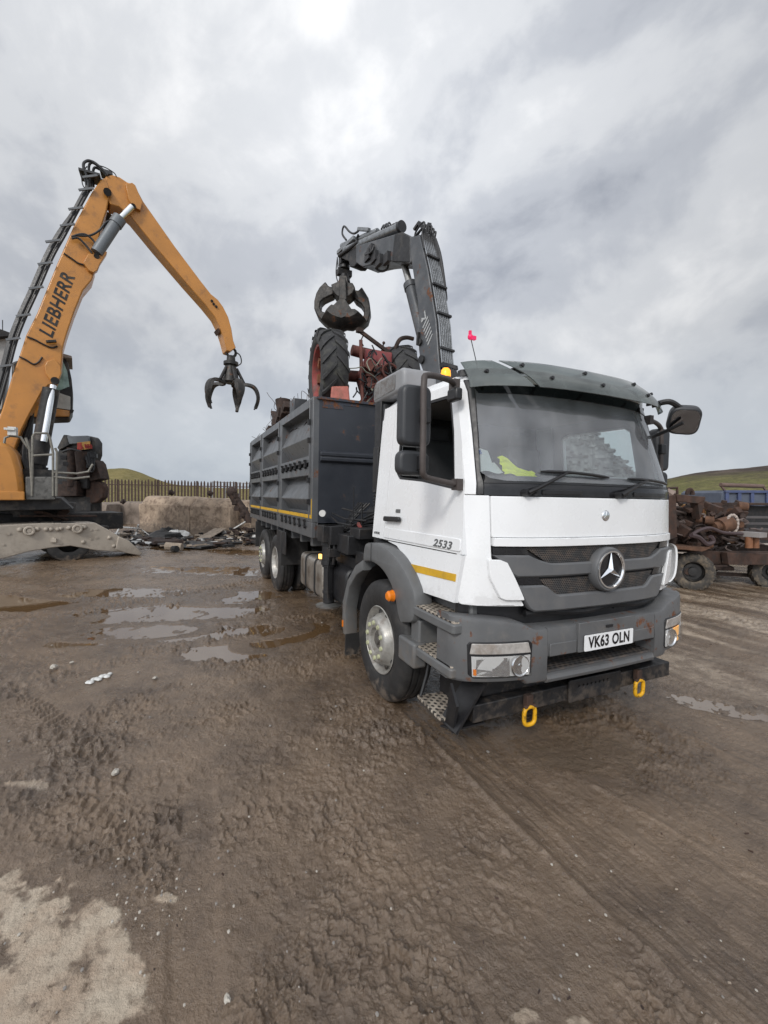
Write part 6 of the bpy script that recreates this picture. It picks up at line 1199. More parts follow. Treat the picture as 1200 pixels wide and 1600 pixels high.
# ------------------------------------------------------------------ rubble by the blocks, each piece a thing
def rubble():
    wn = np.array([math.cos(YAW), math.sin(YAW), 0.])
    def at(u, v, z=0.):                    # on the ground, or (z > .15) on the wall-foot line
        return Vector(ground_pt(u, v, z)) if z <= .15 else Vector(plane_pt(u, v, CAMP+wn*(18.3 if u < 350 else 17.4), wn))
    rnd = random.Random(5)
    def chunk(name, c, s, mat, label, cat, group=None, seed=0, flat=.6):
        mb = MB(); r = random.Random(seed); n = 7; R = []
        for i in range(n):
            th = math.pi*i/(n-1); R.append([])
            for k in range(10):
                q = 2*math.pi*k/10; f = 1+.28*(r.random()-.5)*2; R[-1].append(c+Vector((s[0]*f*math.sin(th)*math.cos(q), s[1]*f*math.sin(th)*math.sin(q), s[2]*(math.cos(th)*f+flat))))
        mb.grid(R, close_v=True); o = mb.build(name, mat, None, 0, 25); return tag(o, label, cat, group)
    def plank(a, b, w, t, mat, name, label, cat, group=None):
        mb = MB(); mb.bar(a, b, w, t); return tag(mb.build(name, mat, None, .01), label, cat, group)
    def hose(pts, r, mat, name, label, cat, group=None):
        mb = MB(); mb.tube(curve_pts([at(u, v, z) for u, v, z in pts], 6), r, 7); return tag(mb.build(name, mat), label, cat, group)
    hose([(178, 842, .03), (185, 828, .5), (190, 824, .55), (215, 826, .25), (222, 828, .05)], .035, PALEP, 'bent_pipe', 'pale bent pipe arching over the rubble beside the excavator blade', 'pipe')
    hose([(202, 847, .04), (212, 836, .3), (216, 820, .75)], .04, PALEP, 'bent_pipe', 'pale curved pipe leaning on the left end of the tan wall', 'pipe')
    hose([(222, 828, .12), (236, 838, .05), (250, 843, .05), (270, 843, .05), (300, 838, .05)], .03, PALEP, 'cable', 'pale cable sagging across the rubble in front of the wall', 'cable')
    plank(at(315, 843, .05), at(344, 826, .6), .5, .04, WOODM, 'board', 'wide grey board leaning against the tan wall', 'board')
    plank(at(326, 848, .05), at(352, 845, .1), .25, .04, PALEP, 'board', 'white flat strip lying on rubble right of the leaning board', 'board')
    plank(at(340, 848, .05), at(362, 840, .3), .14, .04, PALEP, 'board', 'white broken strip sticking up from the rubble right of the wall', 'board')
    plank(at(366, 826, .25), at(389, 812, .75), .22, .05, PALEP, 'board', 'white plank propped beside the lorry body', 'board')
    plank(at(274, 838, .1), at(298, 836, .12), .2, .05, WOODM, 'board', 'short brown plank lying at the foot of the wall', 'board')
    plank(at(206, 851, .06), at(218, 843, .1), .16, .05, PALEP, 'board', 'pale short plank near the end of the excavator blade', 'board')
    chunk('sack', at(278, 841), Vector((.45, .45, .2)), PALEP, 'white crumpled sack at the foot of the wall', 'sack', None, 3)
    tag(chunk('rubber_lump', at(258, 843), Vector((.55, .55, .22)), RUBBER, 'x', 'tyre', None, 4), 'flat black rubber lump beside the white sack', 'rubber')
    chunk('oil_drum', at(262, 842, .25), Vector((.4, .4, .3)), EXCD, 'black rounded drum against the wall foot', 'drum', None, 44)
    chunk('sheet_scrap', at(312, 853), Vector((1.1, .6, .08)), EXCD, 'dark flattened sheet on the mud before the leaning board', 'scrap', None, 6)
    chunk('sheet_scrap', at(258, 851), Vector((.6, .6, .15)), RUSTD, 'dark rumpled sheet on the mud before the white sack', 'scrap', None, 7)
    # split log in the open
    c = at(272, 862); mb = MB(); L_ = Vector((RT[0], RT[1], 0))*.25; mb.tube([c-L_+Vector((0, 0, .17)), c+L_+Vector((0, 0, .15))], [.13, .12], 9); l = tag(mb.build('split_log', WOODM, None, 0, 25), 'short pale split log lying alone on the wet mud before the wall', 'log')
    mb = MB(); mb.cyl(c+L_*.2-Vector((FW[0], FW[1], 0))*.17+Vector((0, 0, .1)), c+L_*.75-Vector((FW[0], FW[1], 0))*.22+Vector((0, 0, .12)), .11, .1, 9); mb.build('charred_end', EXCD, l)
    # rusty twisted arm leaning on the wall
    mb = MB(); pts = [at(362, 772, 1), at(370, 783, 1), at(380, 797, 1), at(388, 812, 1)]; mb.tube(curve_pts(pts, 5), .17, 8)
    for k in range(14): p = pts[0].lerp(pts[3], k/13); mb.box(p+Vector((rnd.uniform(-.1, .1), rnd.uniform(-.1, .1), rnd.uniform(-.1, .12))), (.22, .2, .18), Matrix.Rotation(rnd.uniform(0, 3), 3, 'Z'))
    mb.sphere(at(362, 769, 1), .22, 6); tag(mb.build('scrap_digger_limb', RUSTD, None, .01), 'knobbly rusty brown arm leaning over the wall beside the lorry', 'scrap')
    for i, (u, v, z) in enumerate(((268, 772, 1.72), (328, 773, 1.7), (192, 786, 1.35))): chunk('mud_lump' if i < 2 else 'rust_coil', at(u, v, z), Vector((.14, .12, .1)), RUSTD, ('small dark lump on top of the left wall block', 'small dark lump on top of the wall near the rusty arm', 'dark tangled lump on top of the low dark block')[i], 'lump', None, 30+i)
    # heap of dark litter at the foot of the wall
    mb = MB()
    for i in range(520):
        u = rnd.choice((rnd.uniform(160, 300), rnd.uniform(310, 400), rnd.uniform(340, 400))); v = rnd.uniform(829, 853)-(4 if u > 360 else 0); c = at(u, v, rnd.uniform(0, .12 if u < 340 else .3)); s = rnd.uniform(.04, .2)
        mb.mat(rnd.choice((0, 0, 0, 1, 1, 2, 2) if rnd.random() < .93 else (3,))); mb.box(c, (s*2.2, s, rnd.uniform(.02, .1)), Matrix.Rotation(rnd.uniform(0, 3.1), 3, 'Z') @ Matrix.Rotation(rnd.uniform(-.5, .5), 3, 'X'))
    o = mb.build('litter', [EXCD, RUSTD, WOODM, PALEP]); struct(o, 'stuff')
    mb = MB()
    for i in range(260):
        u = rnd.uniform(0, 1200); v = 900+(rnd.random()**.7)*690; c = Vector(ground_pt(u, v)); s = rnd.uniform(.0025, .0075)*(1+.8*(v < 1200))
        mb.mat(rnd.choice((0, 0, 1, 1, 1, 1, 2))); mb.sphere(c+Vector((0, 0, .006)), s, 3, (1.3, 1, .6))
    for i in range(170):
        c = Vector(ground_pt(rnd.gauss(235, 55), rnd.gauss(1390, 45))); mb.mat(rnd.choice((0, 1, 1, 2))); mb.sphere(c+Vector((0, 0, .006)), rnd.uniform(.002, .007), 3, (1.3, 1, .7))
    for i in range(130):
        u = rnd.uniform(0, 1200); c = Vector(ground_pt(u, 930+rnd.random()*660)); s = rnd.uniform(.0025, .008)*(.6+np.linalg.norm(c-Vector(CAMP))*.22); mb.mat(rnd.choice((3, 4, 5, 1, 1)))
        mb.box(c+Vector((0, 0, .008)), (s*rnd.uniform(1, 3), s*.6, .006), Matrix.Rotation(rnd.uniform(0, 3.1), 3, 'Z') @ Matrix.Rotation(rnd.uniform(-.4, .4), 3, 'X'))
    o = mb.build('stone_chips', [mk('stone_grey', (.24, .22, .2), .7), mk('stone_brown', (.16, .12, .09), .7), mk('stone_pale', (.42, .39, .34), .7), RUSTD, RUST, WOODM]); struct(o, 'stuff')
    for i, (u, v, s, lab) in enumerate(((180, 1208, .022, 'pale yellow pebble on the mud left of the middle foreground'), (84, 1043, .03, 'flat pale stone at the edge of the left puddle'), (112, 1036, .018, 'small pale stone right of a flat pale stone'), (242, 1060, .02, 'tiny white stone lying among tread prints'), (355, 1562, .012, 'small yellow chip on the mud near the pale concrete patch'), (1190, 1208, .02, 'yellowish stone on wet mud at the right edge'))):
        chunk('stone', Vector(ground_pt(u, v)), Vector((s*1.4, s, s*.6)), MATS['stone_pale'], lab, 'stone', 'pale stones on the mud', 50+i)
    mb = MB(); 
    for k in range(9): mb.sphere(Vector(ground_pt(138+4.2*k, 1066-1.6*k+2*math.sin(k*2))), .028+.012*math.sin(k*3.1), 4, (1.3, 1, .5))
    tag(mb.build('torn_wrapper', PALEP), 'torn strip of white wrapper trodden into the mud', 'litter')
rubble()

# ------------------------------------------------------------------ tractor wreck lying in the lorry body
def lug_tyre(c, axis, R, w, rim, n, parent, mat, name='wheel', rmat=None):
    """agricultural tyre with chevron lugs"""
    c = Vector(c); M = frame(c, Vector(axis).cross(Vector((0, 0, 1))), Vector(axis).cross(Vector(axis).cross(Vector((0, 0, 1))))); h = w/2
    mb = MB(); mb.lathe([(rim, -h*.8), (rim+.03, -h*.95), (R*.78, -h*1.05), (R*.93, -h*.9), (R*.96, -h*.55), (R*.965, 0), (R*.96, h*.55), (R*.93, h*.9), (R*.78, h*1.05), (rim+.03, h*.95), (rim, h*.8)], M, 48); t = mb.build(name, mat, parent, 0, 50); mb = MB()
    for k in range(n):
        for s in (-1, 1):
            a0 = 2*math.pi*(k+(.5 if s > 0 else 0))/n; P = []
            for j in range(5):
                u = j/4; a = a0+u*.34; z = s*h*(.0+.98*u); r = R if u < .8 else R*.965; P.append((a, z, r))
            A = []
            for a, z, r in P:
                for da, rr in ((-.055, R*.94), (-.04, r), (.04, r), (.055, R*.94)): A.append(M @ Vector((rr*math.cos(a+da), rr*math.sin(a+da), z)))
            mb.grid([A[i:i+4] for i in range(0, 20, 4)])
            a, z, r = P[-1]; B = [M @ Vector((q*math.cos(a+da), q*math.sin(a+da), s*h*zz)) for q, zz in ((R*.965, .98), (R*.80, 1.06)) for da in (-.045, .045)]; mb.add(B, [(0, 1, 3, 2)])
    mb.build('tyre_lugs', mat, t, 0, 30)
    if rmat:
        mb = MB(); mb.lathe([(rim+.01, -h*.85), (rim-.02, -h*.8), (rim-.05, -h*.45), (rim-.06, h*.1), (rim*.55, h*.15), (.1, h*.0), (0, h*.0)], M, 40); mb.lathe([(rim+.01, h*.85), (rim-.03, h*.8), (rim-.06, h*.1)], M, 40); r = mb.build('rim', rmat, t, 0, 40); mb = MB()
        for k in range(8):
            a = 2*math.pi*k/8; q = M @ Vector((rim*.78*math.cos(a), rim*.78*math.sin(a), -h*.3)); mb.bar(q-M.to_3x3()@Vector((.07*math.sin(a), -.07*math.cos(a), 0)), q+M.to_3x3()@Vector((.07*math.sin(a), -.07*math.cos(a), 0)), .1, .08, axis)
            mb.cyl(M @ Vector((rim*.35*math.cos(a), rim*.35*math.sin(a), h*.1)), M @ Vector((rim*.35*math.cos(a), rim*.35*math.sin(a), -h*.1)), .03, None, 8)
        mb.build('rim_lugs', mk('rim_orange', (.22, .085, .042), .65, 0, .3, 12, dirt=(.09, .06, .05), da=.8, ds=14), r)
    return t
def tractor():
    X = thing('tractor_wreck', 'wrecked red tractor with big lugged wheels piled into the lorry body', 'tractor', (-3.1, -.1, 2.9))
    W1, W2 = Vector((-3.05, -.80, 3.74)), Vector((-3.1, .40, 3.83)); ax = (W2-W1).normalized()
    ax1 = Vector((.10, 1, .03)).normalized()
    # wheel nearest the camera side: its dished rim looks out over the lorry's side
    lug_tyre(W1, ax1, .67, .40, .42, 17, X, RUBT, rmat=TRED)
    lug_tyre(W2+Vector((.12, .05, -.04)), (ax+Vector((.25, 0, .1))).normalized(), .55, .42, .3, 15, X, RUBT, rmat=TRED)
    mb = MB(); mb.cyl(Vector((-3.0, -.42, 4.16)), Vector((-2.95, .35, 4.08)), .085, .10); mb.cyl(Vector((-2.96, .0, 4.08)), Vector((-2.93, .2, 4.06)), .13, .14); mb.sphere(Vector((-2.9, .16, 4.14)), .13, 7); mb.cyl(W1, W2, .09); mb.build('axle_tube', RUSTR, X, .0)
    mb = MB(); mb.prism([(-.30, 0), (-.12, .42), (.35, .40), (.50, .1), (.42, -.45), (-.1, -.62)], frame((-3.0, -.05, 3.72), (.1, 1, 0), (0, 0, 1)), .3); mb.build('engine_block', TRED, X, .03)
    mb = MB(); mb.prism([(-.28, -.1), (-.25, .32), (.25, .30), (.38, .0), (.0, -.16)], frame((-2.72, -.05, 3.80), (.1, 1, 0), (0, 0, 1)), .03); mb.build('side_plate', mk('plate_red', (.27, .06, .06), .5, 0, .15, 5, dirt=(.1, .07, .06), da=.5, ds=6), X, .01)
    mb = MB(); mb.prism([(-.15, -.2), (-.13, .2), (.12, .22), (.16, -.2)], frame((-2.42, -.80, 3.22), (.25, 1, 0), (-.1, 0, 1)), -.3); mb.build('mudguard_bracket', TPINK, X, .02)
    mb = MB(); mb.prism([(-.13, -.3), (-.10, .2), (.06, .26), (.15, -.3)], frame((-2.45, .28, 3.25), (.25, 1, 0), (0, 0, 1)), -.2); mb.build('mudguard_bracket', mk('bracket_orange', (.33, .075, .05), .6, 0, .25, 9, dirt=(.1, .06, .05), da=.7, ds=12), X, .02)
    mb = MB(); mb.tube(curve_pts([(-2.55, -.38, 3.1), (-2.6, -.40, 3.5), (-2.62, -.42, 4.2)]), .028, 7); mb.build('support_rod', RUSTR, X)
    mb = MB(); mb.tube(curve_pts([(-2.75, .16, 4.02), (-2.75, .22, 4.20), (-2.75, .30, 4.36), (-2.75, .42, 4.42), (-2.75, .55, 4.42)]), .034, 8); mb.build('exhaust_pipe', RUSTD, X)
    mb = MB(); mb.bar((-2.8, -.36, 4.40), (-2.7, .28, 4.02), .05, .05); mb.box((-2.8, -.37, 4.41), (.08, .1, .06)); mb.tube(curve_pts([(-2.8, -.3, 4.36), (-2.8, -.34, 4.26), (-2.8, -.3, 4.18)]), .01, 5); mb.build('lever', RUSTD, X)
    mb = MB(); mb.tube([(-2.75, -.02, 4.1), (-2.75, .02, 4.26)], .012, 6); mb.sphere((-2.75, .022, 4.27), .025, 5); mb.build('gear_knob', RUSTD, X)
    rnd = random.Random(9)
    for nm, m, k0, rr in (('wiring', HOSE, 46, .011), ('baler_twine', mk('twine', (.25, .25, .2), .9), 16, .008), ('fuel_lines', RUSTR, 18, .014)):
        mb = MB()
        for k in range(k0):
            y = rnd.uniform(-.38, .45) if nm != 'baler_twine' else rnd.uniform(-.22, -.05); z = rnd.uniform(3.2, 3.95); p = Vector((-2.62+rnd.uniform(-.05, .1), y, z)); pts = [p]
            for j in range(5): p = p+Vector((rnd.uniform(-.06, .06), rnd.uniform(-.12, .12), rnd.uniform(-.16, .1))); pts.append(p)
            mb.tube(curve_pts(pts, 3), rr, 5)
        if nm == 'fuel_lines':
            for k in range(30): mb.box((-2.66+rnd.uniform(-.06, .06), rnd.uniform(-.3, .45), rnd.uniform(3.15, 3.9)), (rnd.uniform(.04, .14),)*3, Matrix.Rotation(rnd.uniform(0, 3), 3, 'X'))
            mb.tube([Vector((-2.55, .05+.13*math.cos(a), 3.78+.11*math.sin(a))) for a in np.linspace(0, 6.28, 16)], .02, 6, False)
        struct(mb.build(nm, m, X), 'stuff')
RUBT = mk('tractor_rubber', (.032, .032, .034), .7, 0, .3, 7, dirt=(.085, .085, .07), da=.6, ds=8, dth=.5, bump=.2, bs=40)
RUSTR = mk('red_rust', (.13, .045, .035), .8, 0, .35, 7, dirt=(.04, .028, .025), da=.7, ds=9, dth=.5, bump=.3)
tractor()
def body_scrap():
    rnd = random.Random(3); Y = -1.0
    def one(name, label, cat, mat, fn, bev=.01): mb = MB(); fn(mb); return tag(mb.build(name, mat, None, bev), label, cat, 'loose scrap in the lorry body')
    one('red_sheet', 'bent red metal sheet rising above the lorry side ahead of the scrap tangle', 'scrap', TRED, lambda m: m.prism([(-5.0, 3.1), (-3.35, 3.1), (-3.35, 3.34), (-3.7, 3.38), (-4.4, 3.32), (-4.9, 3.22)], frame((0, -1.0, 0), (1, 0, 0), (0, 0, 1)), -.06))
    def mech(m):
        m.tube(curve_pts([(-5.9, -1.02, 3.15), (-5.4, -1.0, 3.35), (-5.0, -.95, 3.52)]), .11, 8)
        for k in range(10): m.box((-5.9+.1*k, -1+rnd.uniform(-.08, .08), 3.2+.035*k+rnd.uniform(-.04, .06)), (.2, .16, .14), Matrix.Rotation(rnd.uniform(0, 3), 3, 'Y'))
    one('gear_shaft', 'thick dark shaft lying on the scrap in the lorry body', 'scrap', RUSTD, mech)
    one('funnel', 'dark upright funnel shaped casting sticking out of the scrap', 'scrap', RUSTD, lambda m: (m.cyl((-5.6, -.95, 3.3), (-5.62, -.95, 3.62), .07, .1), m.cyl((-5.62, -.95, 3.62), (-5.64, -.95, 3.82), .13, .16)))
    one('timber_beam', 'grey weathered beam end poking out over the lorry side', 'beam', WOODM, lambda m: m.bar((-6.7, -1.05, 3.28), (-5.7, -.9, 3.26), .14, .13))
    one('bent_plate', 'dark bent plate leaning left in the scrap heap', 'scrap', RUSTD, lambda m: (m.bar((-6.3, -1, 3.68), (-5.8, -1, 3.25), .16, .05), m.bar((-6.25, -1, 3.45), (-5.9, -1, 3.5), .1, .05), m.bar((-6.5, -1, 3.2), (-6.2, -1, 3.26), .3, .2)))
    one('steel_box', 'small grey box section standing on the scrap', 'scrap', CRANEM, lambda m: m.box((-4.5, -.9, 3.45), (.34, .25, .3)))
    one('rusty_rod', 'dark chain and rod end hanging low near the tail of the body', 'scrap', RUSTD, lambda m: [m.box((-7.0+.09*k, -1.0, 3.18+.02*(k % 3)), (.12, .12, .1), Matrix.Rotation(k, 3, 'Y')) for k in range(9)])
    mb = MB()
    for k in range(26):
        p = Vector((-5.8+rnd.uniform(-.9, 1.3), -1+rnd.uniform(-.1, .5), 3.25)); pts = [p]
        for j in range(5): p = p+Vector((rnd.uniform(-.35, .35), rnd.uniform(-.1, .1), rnd.uniform(-.12, .28))); pts.append(p)
        mb.tube(curve_pts(pts, 3), .006, 4)
    for k in range(10):
        p = Vector((-7.8+rnd.uniform(-.2, .5), -.9+rnd.uniform(-.2, .6), 3.2)); pts = [p]
        for j in range(4): p = p+Vector((rnd.uniform(-.25, .25), rnd.uniform(-.1, .1), rnd.uniform(-.02, .2))); pts.append(p)
        mb.tube(curve_pts(pts, 3), .005, 4)
    tag(mb.build('wire_tangle', RUSTD), 'tangle of thin loose wire standing up from the scrap', 'wire', 'loose scrap in the lorry body')
    mb = MB(); R = [[(x, y, 2.95+.22*fbm(np.array(x*1.3), np.array(y*1.3), 3, 7)) for y in np.linspace(-1.15, 1.15, 30)] for x in np.linspace(-7.9, -2.35, 60)]
    mb.grid([[tuple(map(float, p)) for p in r] for r in R]); o = mb.build('scrap_fill', RUSTD); struct(o, 'stuff')
body_scrap()
mb = MB(); Q = []
for i in range(9):
    u = i/8; Q.append([(fx(-.80+.27*u, 2.05, -.085-.04*v)+.012*math.sin(7*u+9*v), -.80+.27*u, 2.015+.05*v-.035*u+.02*math.sin(5*u+1)*v+.012*math.sin(11*u)) for v in np.linspace(0, 1.9, 9)])
mb.grid(Q); tag(mb.build('safety_vest', mk('hi_vis_yellow', (.85, .9, .01), .6, 0, .06, 20), None, 0, 60), 'bright yellow safety vest crumpled on the dashboard behind the windscreen', 'vest')
mb = MB(); mb.grid([[(fx(y, 2.1, -.10-.10*t), y, 2.03+.17*t-(.09*t if y > -.82 else 0)+.01*math.sin(y*40)) for t in np.linspace(0, 1, 5)] for y in np.linspace(-.955, -.79, 8)]); pp = tag(mb.build('paper_sheet', mk('paper', (.75, .75, .74), .7, 0, .03), None, 0, 60), 'white papers propped in the corner of the windscreen', 'paper')
mb = MB(); mb.grid([[(fx(y, 2.1, -.094-.10*t), y, 2.04+.20*t) for t in (.62, .78)] for y in (-.945, -.90)]); mb.build('blue_stamp', mk('ink_blue', (.05, .14, .45), .6), pp)

# ------------------------------------------------------------------ right hand side: rusty chassis wreck, bin, blue tipper, scrap heap
def wreck():
    th = math.radians(12); fh = np.array([math.cos(YAW), math.sin(YAW), 0.]); rh = np.array([math.sin(YAW), -math.cos(YAW), 0.])
    e = rh*math.cos(th)+fh*math.sin(th); n = -rh*math.sin(th)+fh*math.cos(th); P0 = ground_pt(1085, 922); E, Nn = Vector(e), Vector(n)
    def pt(u, v, o=0.): return Vector(plane_pt(u, v, P0+n*o, n))
    b = pt(1130, 900); X = thing('stripped_chassis', 'rusty stripped vehicle chassis with engine and muddy tyres, right of the lorry', 'vehicle wreck', (b.x, b.y, 0))
    def face(px, w0, w1, name, mat, parent=X, bevel=.01):
        Q = [np.array(pt(u, v)) for u, v in px]; k = len(Q); mb = MB(); mb.add([q+n*w0 for q in Q]+[q+n*w1 for q in Q], [list(range(k)), list(range(k, 2*k))]+[(i, (i+1) % k, k+(i+1) % k, k+i) for i in range(k)]); return mb.build(name, mat, parent, bevel)
    fr = face([(1040, 858), (1094, 854), (1112, 862), (1140, 864), (1200, 864), (1300, 866), (1300, 886), (1130, 884), (1108, 876), (1090, 860), (1040, 866)], .25, .38, 'frame_rail', RUST)
    face([(1140, 864), (1300, 867), (1300, 884), (1142, 883)], .05, .2, 'side_beam', RUST, fr, .01); face([(1040, 864), (1120, 858), (1300, 862), (1300, 878), (1040, 872)], 1.3, 1.45, 'frame_rail', RUSTD)
    face([(1040, 852), (1060, 853), (1102, 854), (1105, 856), (1090, 861), (1062, 858), (1040, 857)], -.1, 1.5, 'deck_plate', RUSTB, X, .006)
    face([(1050, 775), (1063, 773), (1065, 840), (1052, 845)], .1, .28, 'upright', RUST); face([(1097, 776), (1108.5, 776), (1107, 790), (1101, 812), (1098, 790)], .1, .3, 'upright', RUST)
    face([(1062, 772), (1072, 773), (1108, 776.5), (1108, 781), (1097, 787), (1064, 784)], .08, .2, 'cross_beam', RUST)
    mb = MB(); mb.tube([pt(1078+4*math.cos(a), 772-7*math.sin(a), .2) for a in np.linspace(-.2, 3.3, 12)], .045, 7); mb.tube([pt(1042, 774, .3), pt(1042, 763, .3), pt(1058, 762, .3), pt(1058, 772, .3)], .03, 6); mb.build('lifting_eye', RUST, X)
    mb = MB(); mb.cyl(pt(1122, 823, .2), pt(1140, 818, .2), .17); mb.cyl(pt(1114, 824, .2), pt(1123, 822, .2), .11); gb = mb.build('gearbox', RUSTB, X); mb = MB()
    for k in range(14):
        a = 2*math.pi*k/14; c = pt(1144, 819, .12); mb.sphere(c+E*.2*math.cos(a)*.75+Vector((0, 0, .2*math.sin(a))), .034, 4)
    mb.tube([pt(1144, 819, .13)+E*.15*math.cos(a)+Vector((0, 0, .2*math.sin(a))) for a in np.linspace(0, 6.29, 20)], .03, 6, False); mb.build('flange', mk('flange_pale', (.4, .34, .3), .7, 0, .2), gb)
    for u in (1170, 1180):
        mb = MB(); mb.cyl(pt(u, 838, -.05), pt(u, 856, -.05), .07); mb.build('filter', mk('filter_orange', (.22, .095, .045), .6, 0, .2, 9, dirt=(.12, .06, .04), da=.6), X)
    mb = MB(); mb.box(pt(1175, 835, -.05), (.4, .3, .1)); mb.build('filter_head', mk('filter_grey', (.3, .28, .27), .6, .2), X)
    rnd = random.Random(21)
    def junk(nm, mat, cnt, u0, u1, v0, v1, kind, par=X):
        mb = MB()
        for k in range(cnt):
            c = pt(rnd.uniform(u0, u1), rnd.uniform(v0, v1), rnd.uniform(.2, 1.1)); s = rnd.uniform(.05, .16)
            if kind == 0: mb.box(c, (s*rnd.uniform(.6, 2), s, s*rnd.uniform(.5, 1.6)), Matrix.Rotation(rnd.uniform(0, 3), 3, 'Y') @ Matrix.Rotation(rnd.uniform(0, 3), 3, 'Z'))
            elif kind == 1:
                p = c; pts = [p]
                for j in range(4): p = p+E*rnd.uniform(-.25, .25)+Vector((0, 0, rnd.uniform(-.12, .1))); pts.append(p)
                mb.tube(curve_pts(pts, 3), rnd.uniform(.012, .035), 6)
            else: mb.cyl(c, c+E*s+Nn*rnd.uniform(-.1, .1), s*.7, None, 10)
        return struct(mb.build(nm, mat, par, .008 if kind == 0 else 0), 'stuff')
    face([(1064, 792), (1100, 792), (1108, 806), (1135, 812), (1150, 832), (1165, 852), (1135, 862), (1105, 856), (1064, 850)], .5, 1.1, 'engine', RUSTD, X, .04)
    en = [o for o in X.children if o.name.startswith('engine')][-1]
    junk('engine_casting', RUST, 60, 1066, 1160, 790, 856, 0, en); junk('engine_casting', RUSTD, 60, 1044, 1165, 782, 860, 0, en); junk('engine_pipe', mk('pipe_grey_brown', (.13, .1, .09), .6, .2, .3), 30, 1064, 1175, 800, 856, 1, en); junk('engine_pulley', RUSTB, 22, 1068, 1160, 790, 856, 2, en)
    mb = MB(); mb.tube(curve_pts([pt(1078, 838, 0), pt(1092, 829, 0), pt(1110, 825, 0), pt(1130, 832, 0), pt(1160, 834, 0)]), .035, 7); mb.tube(curve_pts([pt(1080, 836, -.05), pt(1092, 840, -.05), pt(1104, 850, -.05), pt(1114, 846, -.05), pt(1110, 838, -.05)]), .05, 7); mb.build('hose', mk('plum_hose', (.06, .04, .042), .6), en)
    junk('scrap_stack', RUSTD, 34, 1036, 1052, 768, 850, 0); junk('scrap_stack', mk('stack_pale', (.25, .19, .16), .8), 14, 1042, 1056, 770, 800, 0)
    face([(1092, 872), (1140, 876), (1170, 890), (1170, 896), (1112, 894), (1096, 884)], .3, 1.2, 'axle_beam', RUSTD, X, .03)
    mb = MB(); mb.cyl(pt(1075, 893, .15), pt(1075, 893, 1.9), .07); mb.cyl(pt(1205, 890, .15), pt(1205, 890, 1.9), .07); mb.bar(pt(1110, 896, .5), pt(1200, 900, .5), .06, .08); mb.bar(pt(1110, 884, .1), pt(1135, 884, .1), .05, .03); mb.build('axle', RUSTD, X)
    for u in (1084, 1208):
        c = pt(u, 894, .05); a = (Nn*.83+E*.56).normalized(); t = lug_tyre(c+a*.12, a, .40, .26, .21, 22, X, mk('muddy_tyre', (.05, .045, .04), .85, 0, .25, 8, dirt=(.19, .15, .105), da=.75, ds=9, dth=.48), 'wheel'); mb = MB(); mb.lathe([(.2, -.09), (.17, -.02), (.1, -.02), (.09, -.08), (0, -.09)], frame(c+a*.12, a.cross(Vector((0, 0, 1))), a.cross(a.cross(Vector((0, 0, 1))))), 24); mb.build('rim', EXCD, t)
        c2 = c+Nn*1.7; lug_tyre(c2, a, .385, .25, .2, 22, X, MATS['muddy_tyre'], 'wheel')
    # open rusty bin
    b = pt(1200, 840, 1.0); Bn = thing('open_bin', 'open dark rusty bin with yellow edged side, behind the chassis engine', 'bin', (b.x, b.y, 0))
    face([(1110, 790), (1154, 789), (1154, 826), (1118, 824)], .9, 1.0, 'yellow_side', mk('worn_yellow', (.38, .25, .07), .7, 0, .2, 6, rust=.5, rs=10), Bn)
    face([(1153, 788), (1158, 788), (1157, 838), (1152, 838)], .8, 1.0, 'corner_post', MATS['worn_yellow'], Bn)
    bb = face([(1155, 790), (1300, 790), (1300, 836), (1155, 838)], 1.9, 2.0, 'back_panel', RUSTD, Bn); face([(1155, 788), (1165, 788), (1165, 846), (1155, 840)], .85, 2.0, 'side_panel', RUSTD, Bn)
    mb = MB()
    for v in (808, 818, 827): mb.bar(pt(1160, v, 1.7), pt(1300, v+1, 1.7), .05, .06)
    mb.build('slat', mk('slat_grey', (.12, .11, .11), .6, .3), Bn); face([(1155, 786), (1300, 787), (1300, 791), (1155, 791)], .8, 1.0, 'top_edge', RUSTD, Bn); face([(1150, 838), (1300, 838), (1300, 850), (1150, 848)], .7, 2.0, 'bottom', RUSTD, Bn)
    # blue tipper body far behind
    P1 = CAMP+fh*16; pb = lambda u, v, o=0.: Vector(plane_pt(u, v, P1+fh*o, fh)); b = pb(1165, 800); T = thing('blue_tipper_body', 'faded blue ribbed tipper body with rolled sheet bar, behind the rusty bin', 'tipper body', (b.x, b.y, 0))
    def f2(px, w0, w1, name, mat, parent=T, bevel=.01):
        Q = [np.array(pb(u, v)) for u, v in px]; k = len(Q); mb = MB(); mb.add([q+fh*w0 for q in Q]+[q+fh*w1 for q in Q], [list(range(k)), list(range(k, 2*k))]+[(i, (i+1) % k, k+(i+1) % k, k+i) for i in range(k)]); return mb.build(name, mat, parent, bevel)
    BL = mk('faded_blue', (.055, .075, .16), .5, 0, .15, 4, dirt=(.1, .1, .12), da=.5, ds=6); BLD = mk('grey_blue', (.08, .095, .13), .6, 0, .15, 4)
    f2([(1126, 790), (1128, 770), (1133, 766), (1300, 767), (1300, 792)], 0, 2.2, 'side', BLD); f2([(1131, 766), (1300, 767), (1300, 771), (1131, 770)], -.1, .05, 'top_rail', BL)
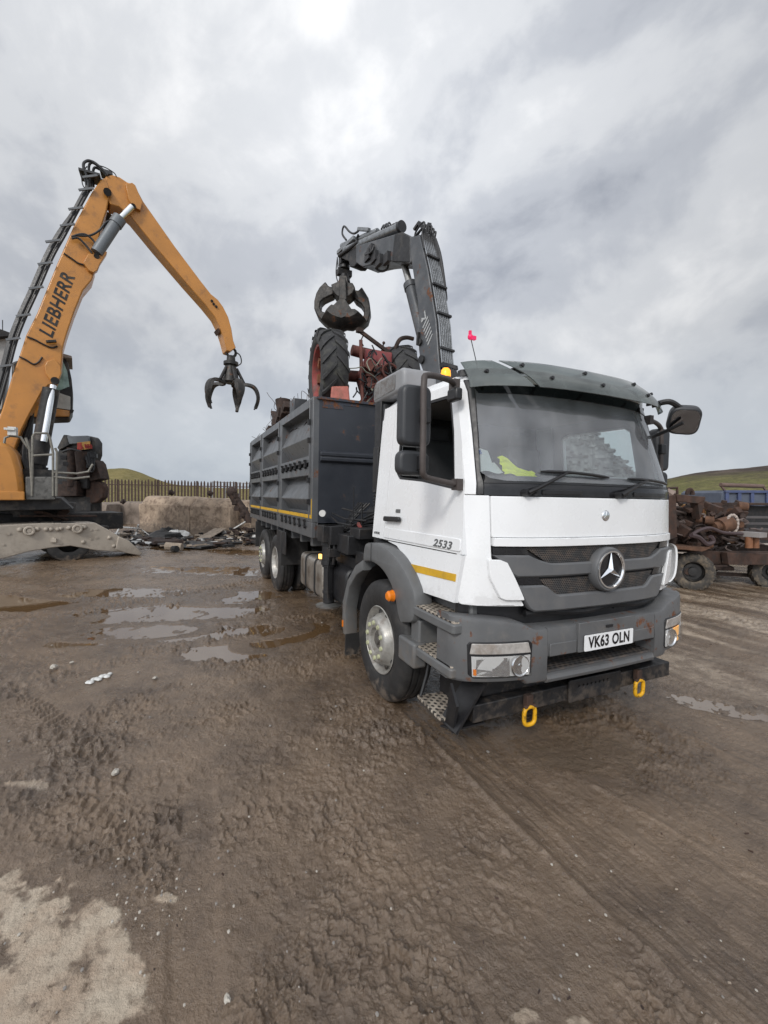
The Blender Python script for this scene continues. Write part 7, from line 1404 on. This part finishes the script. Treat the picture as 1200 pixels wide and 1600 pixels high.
    for u in (1132, 1151, 1171, 1195, 1215): f2([(u, 769), (u+5, 769), (u+5, 790), (u, 790)], -.08, .05, 'rib', BL)
    f2([(1126, 790), (1300, 792), (1300, 850), (1126, 850)], .3, 2, 'undertray', CHASM)
    mb = MB(); mb.cyl(pb(1126, 757.5, 0), pb(1192, 760, .2), .075); mb.bar(pb(1126, 758, 0), pb(1134, 768, 0), .06, .06); mb.bar(pb(1192, 760, .2), pb(1199, 769, .2), .06, .06); mb.build('sheet_roll', mk('roll_brown', (.13, .085, .07), .7, 0, .2), T)
    # scrap heap beyond the lorry's far side, seen through the cab windows
    P2 = CAMP+fh*15; hp = lambda u, v, o=0.: np.array(plane_pt(u, v, P2+fh*o, fh)); mb = MB(); rr = random.Random(4)
    prof = pchip([800, 850, 885, 920, 945, 965, 985, 1010, 1040], [740, 690, 672, 676, 700, 718, 735, 752, 772]); c0 = hp(900, 800); c0[2] = 0
    H = MB(); S = []
    us = np.linspace(800, 1040, 50)
    for t in np.linspace(0, 1, 24):
        S.append([tuple(np.append((hp(u, 790, -2.5*(1-t))[:2]), max(hp(u, prof(u))[2], .05)*math.sin(t*math.pi/2)+.25*float(fbm(np.array(u*.15), np.array(t*6), 4, 3))*(t > .05))) for u in us])
    H.grid(S); H.grid([S[-1], [(p[0], p[1], 0) for p in S[-1]]])
    hm = mk('heap_scrap', (.14, .135, .13), .6, .3, .5, 2.5, dirt=(.34, .33, .32), da=.6, ds=5, dth=.5, bump=1., bs=6); o = H.build('scrap_heap_core', hm); struct(o, 'stuff'); o.name = 'scrap_heap'
    for k in range(900):
        i, j = rr.randrange(2, 24), rr.randrange(50); c = Vector(S[i][j]); s = rr.uniform(.04, .2); mb.mat(rr.choice((0, 0, 0, 1))); mb.box(c, (s*rr.uniform(.5, 2.4), s*.5, s*rr.uniform(.1, .8)), Matrix.Rotation(rr.uniform(0, 3), 3, 'Z') @ Matrix.Rotation(rr.uniform(0, 3), 3, 'X'))
    o = mb.build('heap_pieces', [hm, RUSTD, PALEP]); struct(o, 'stuff')
wreck()
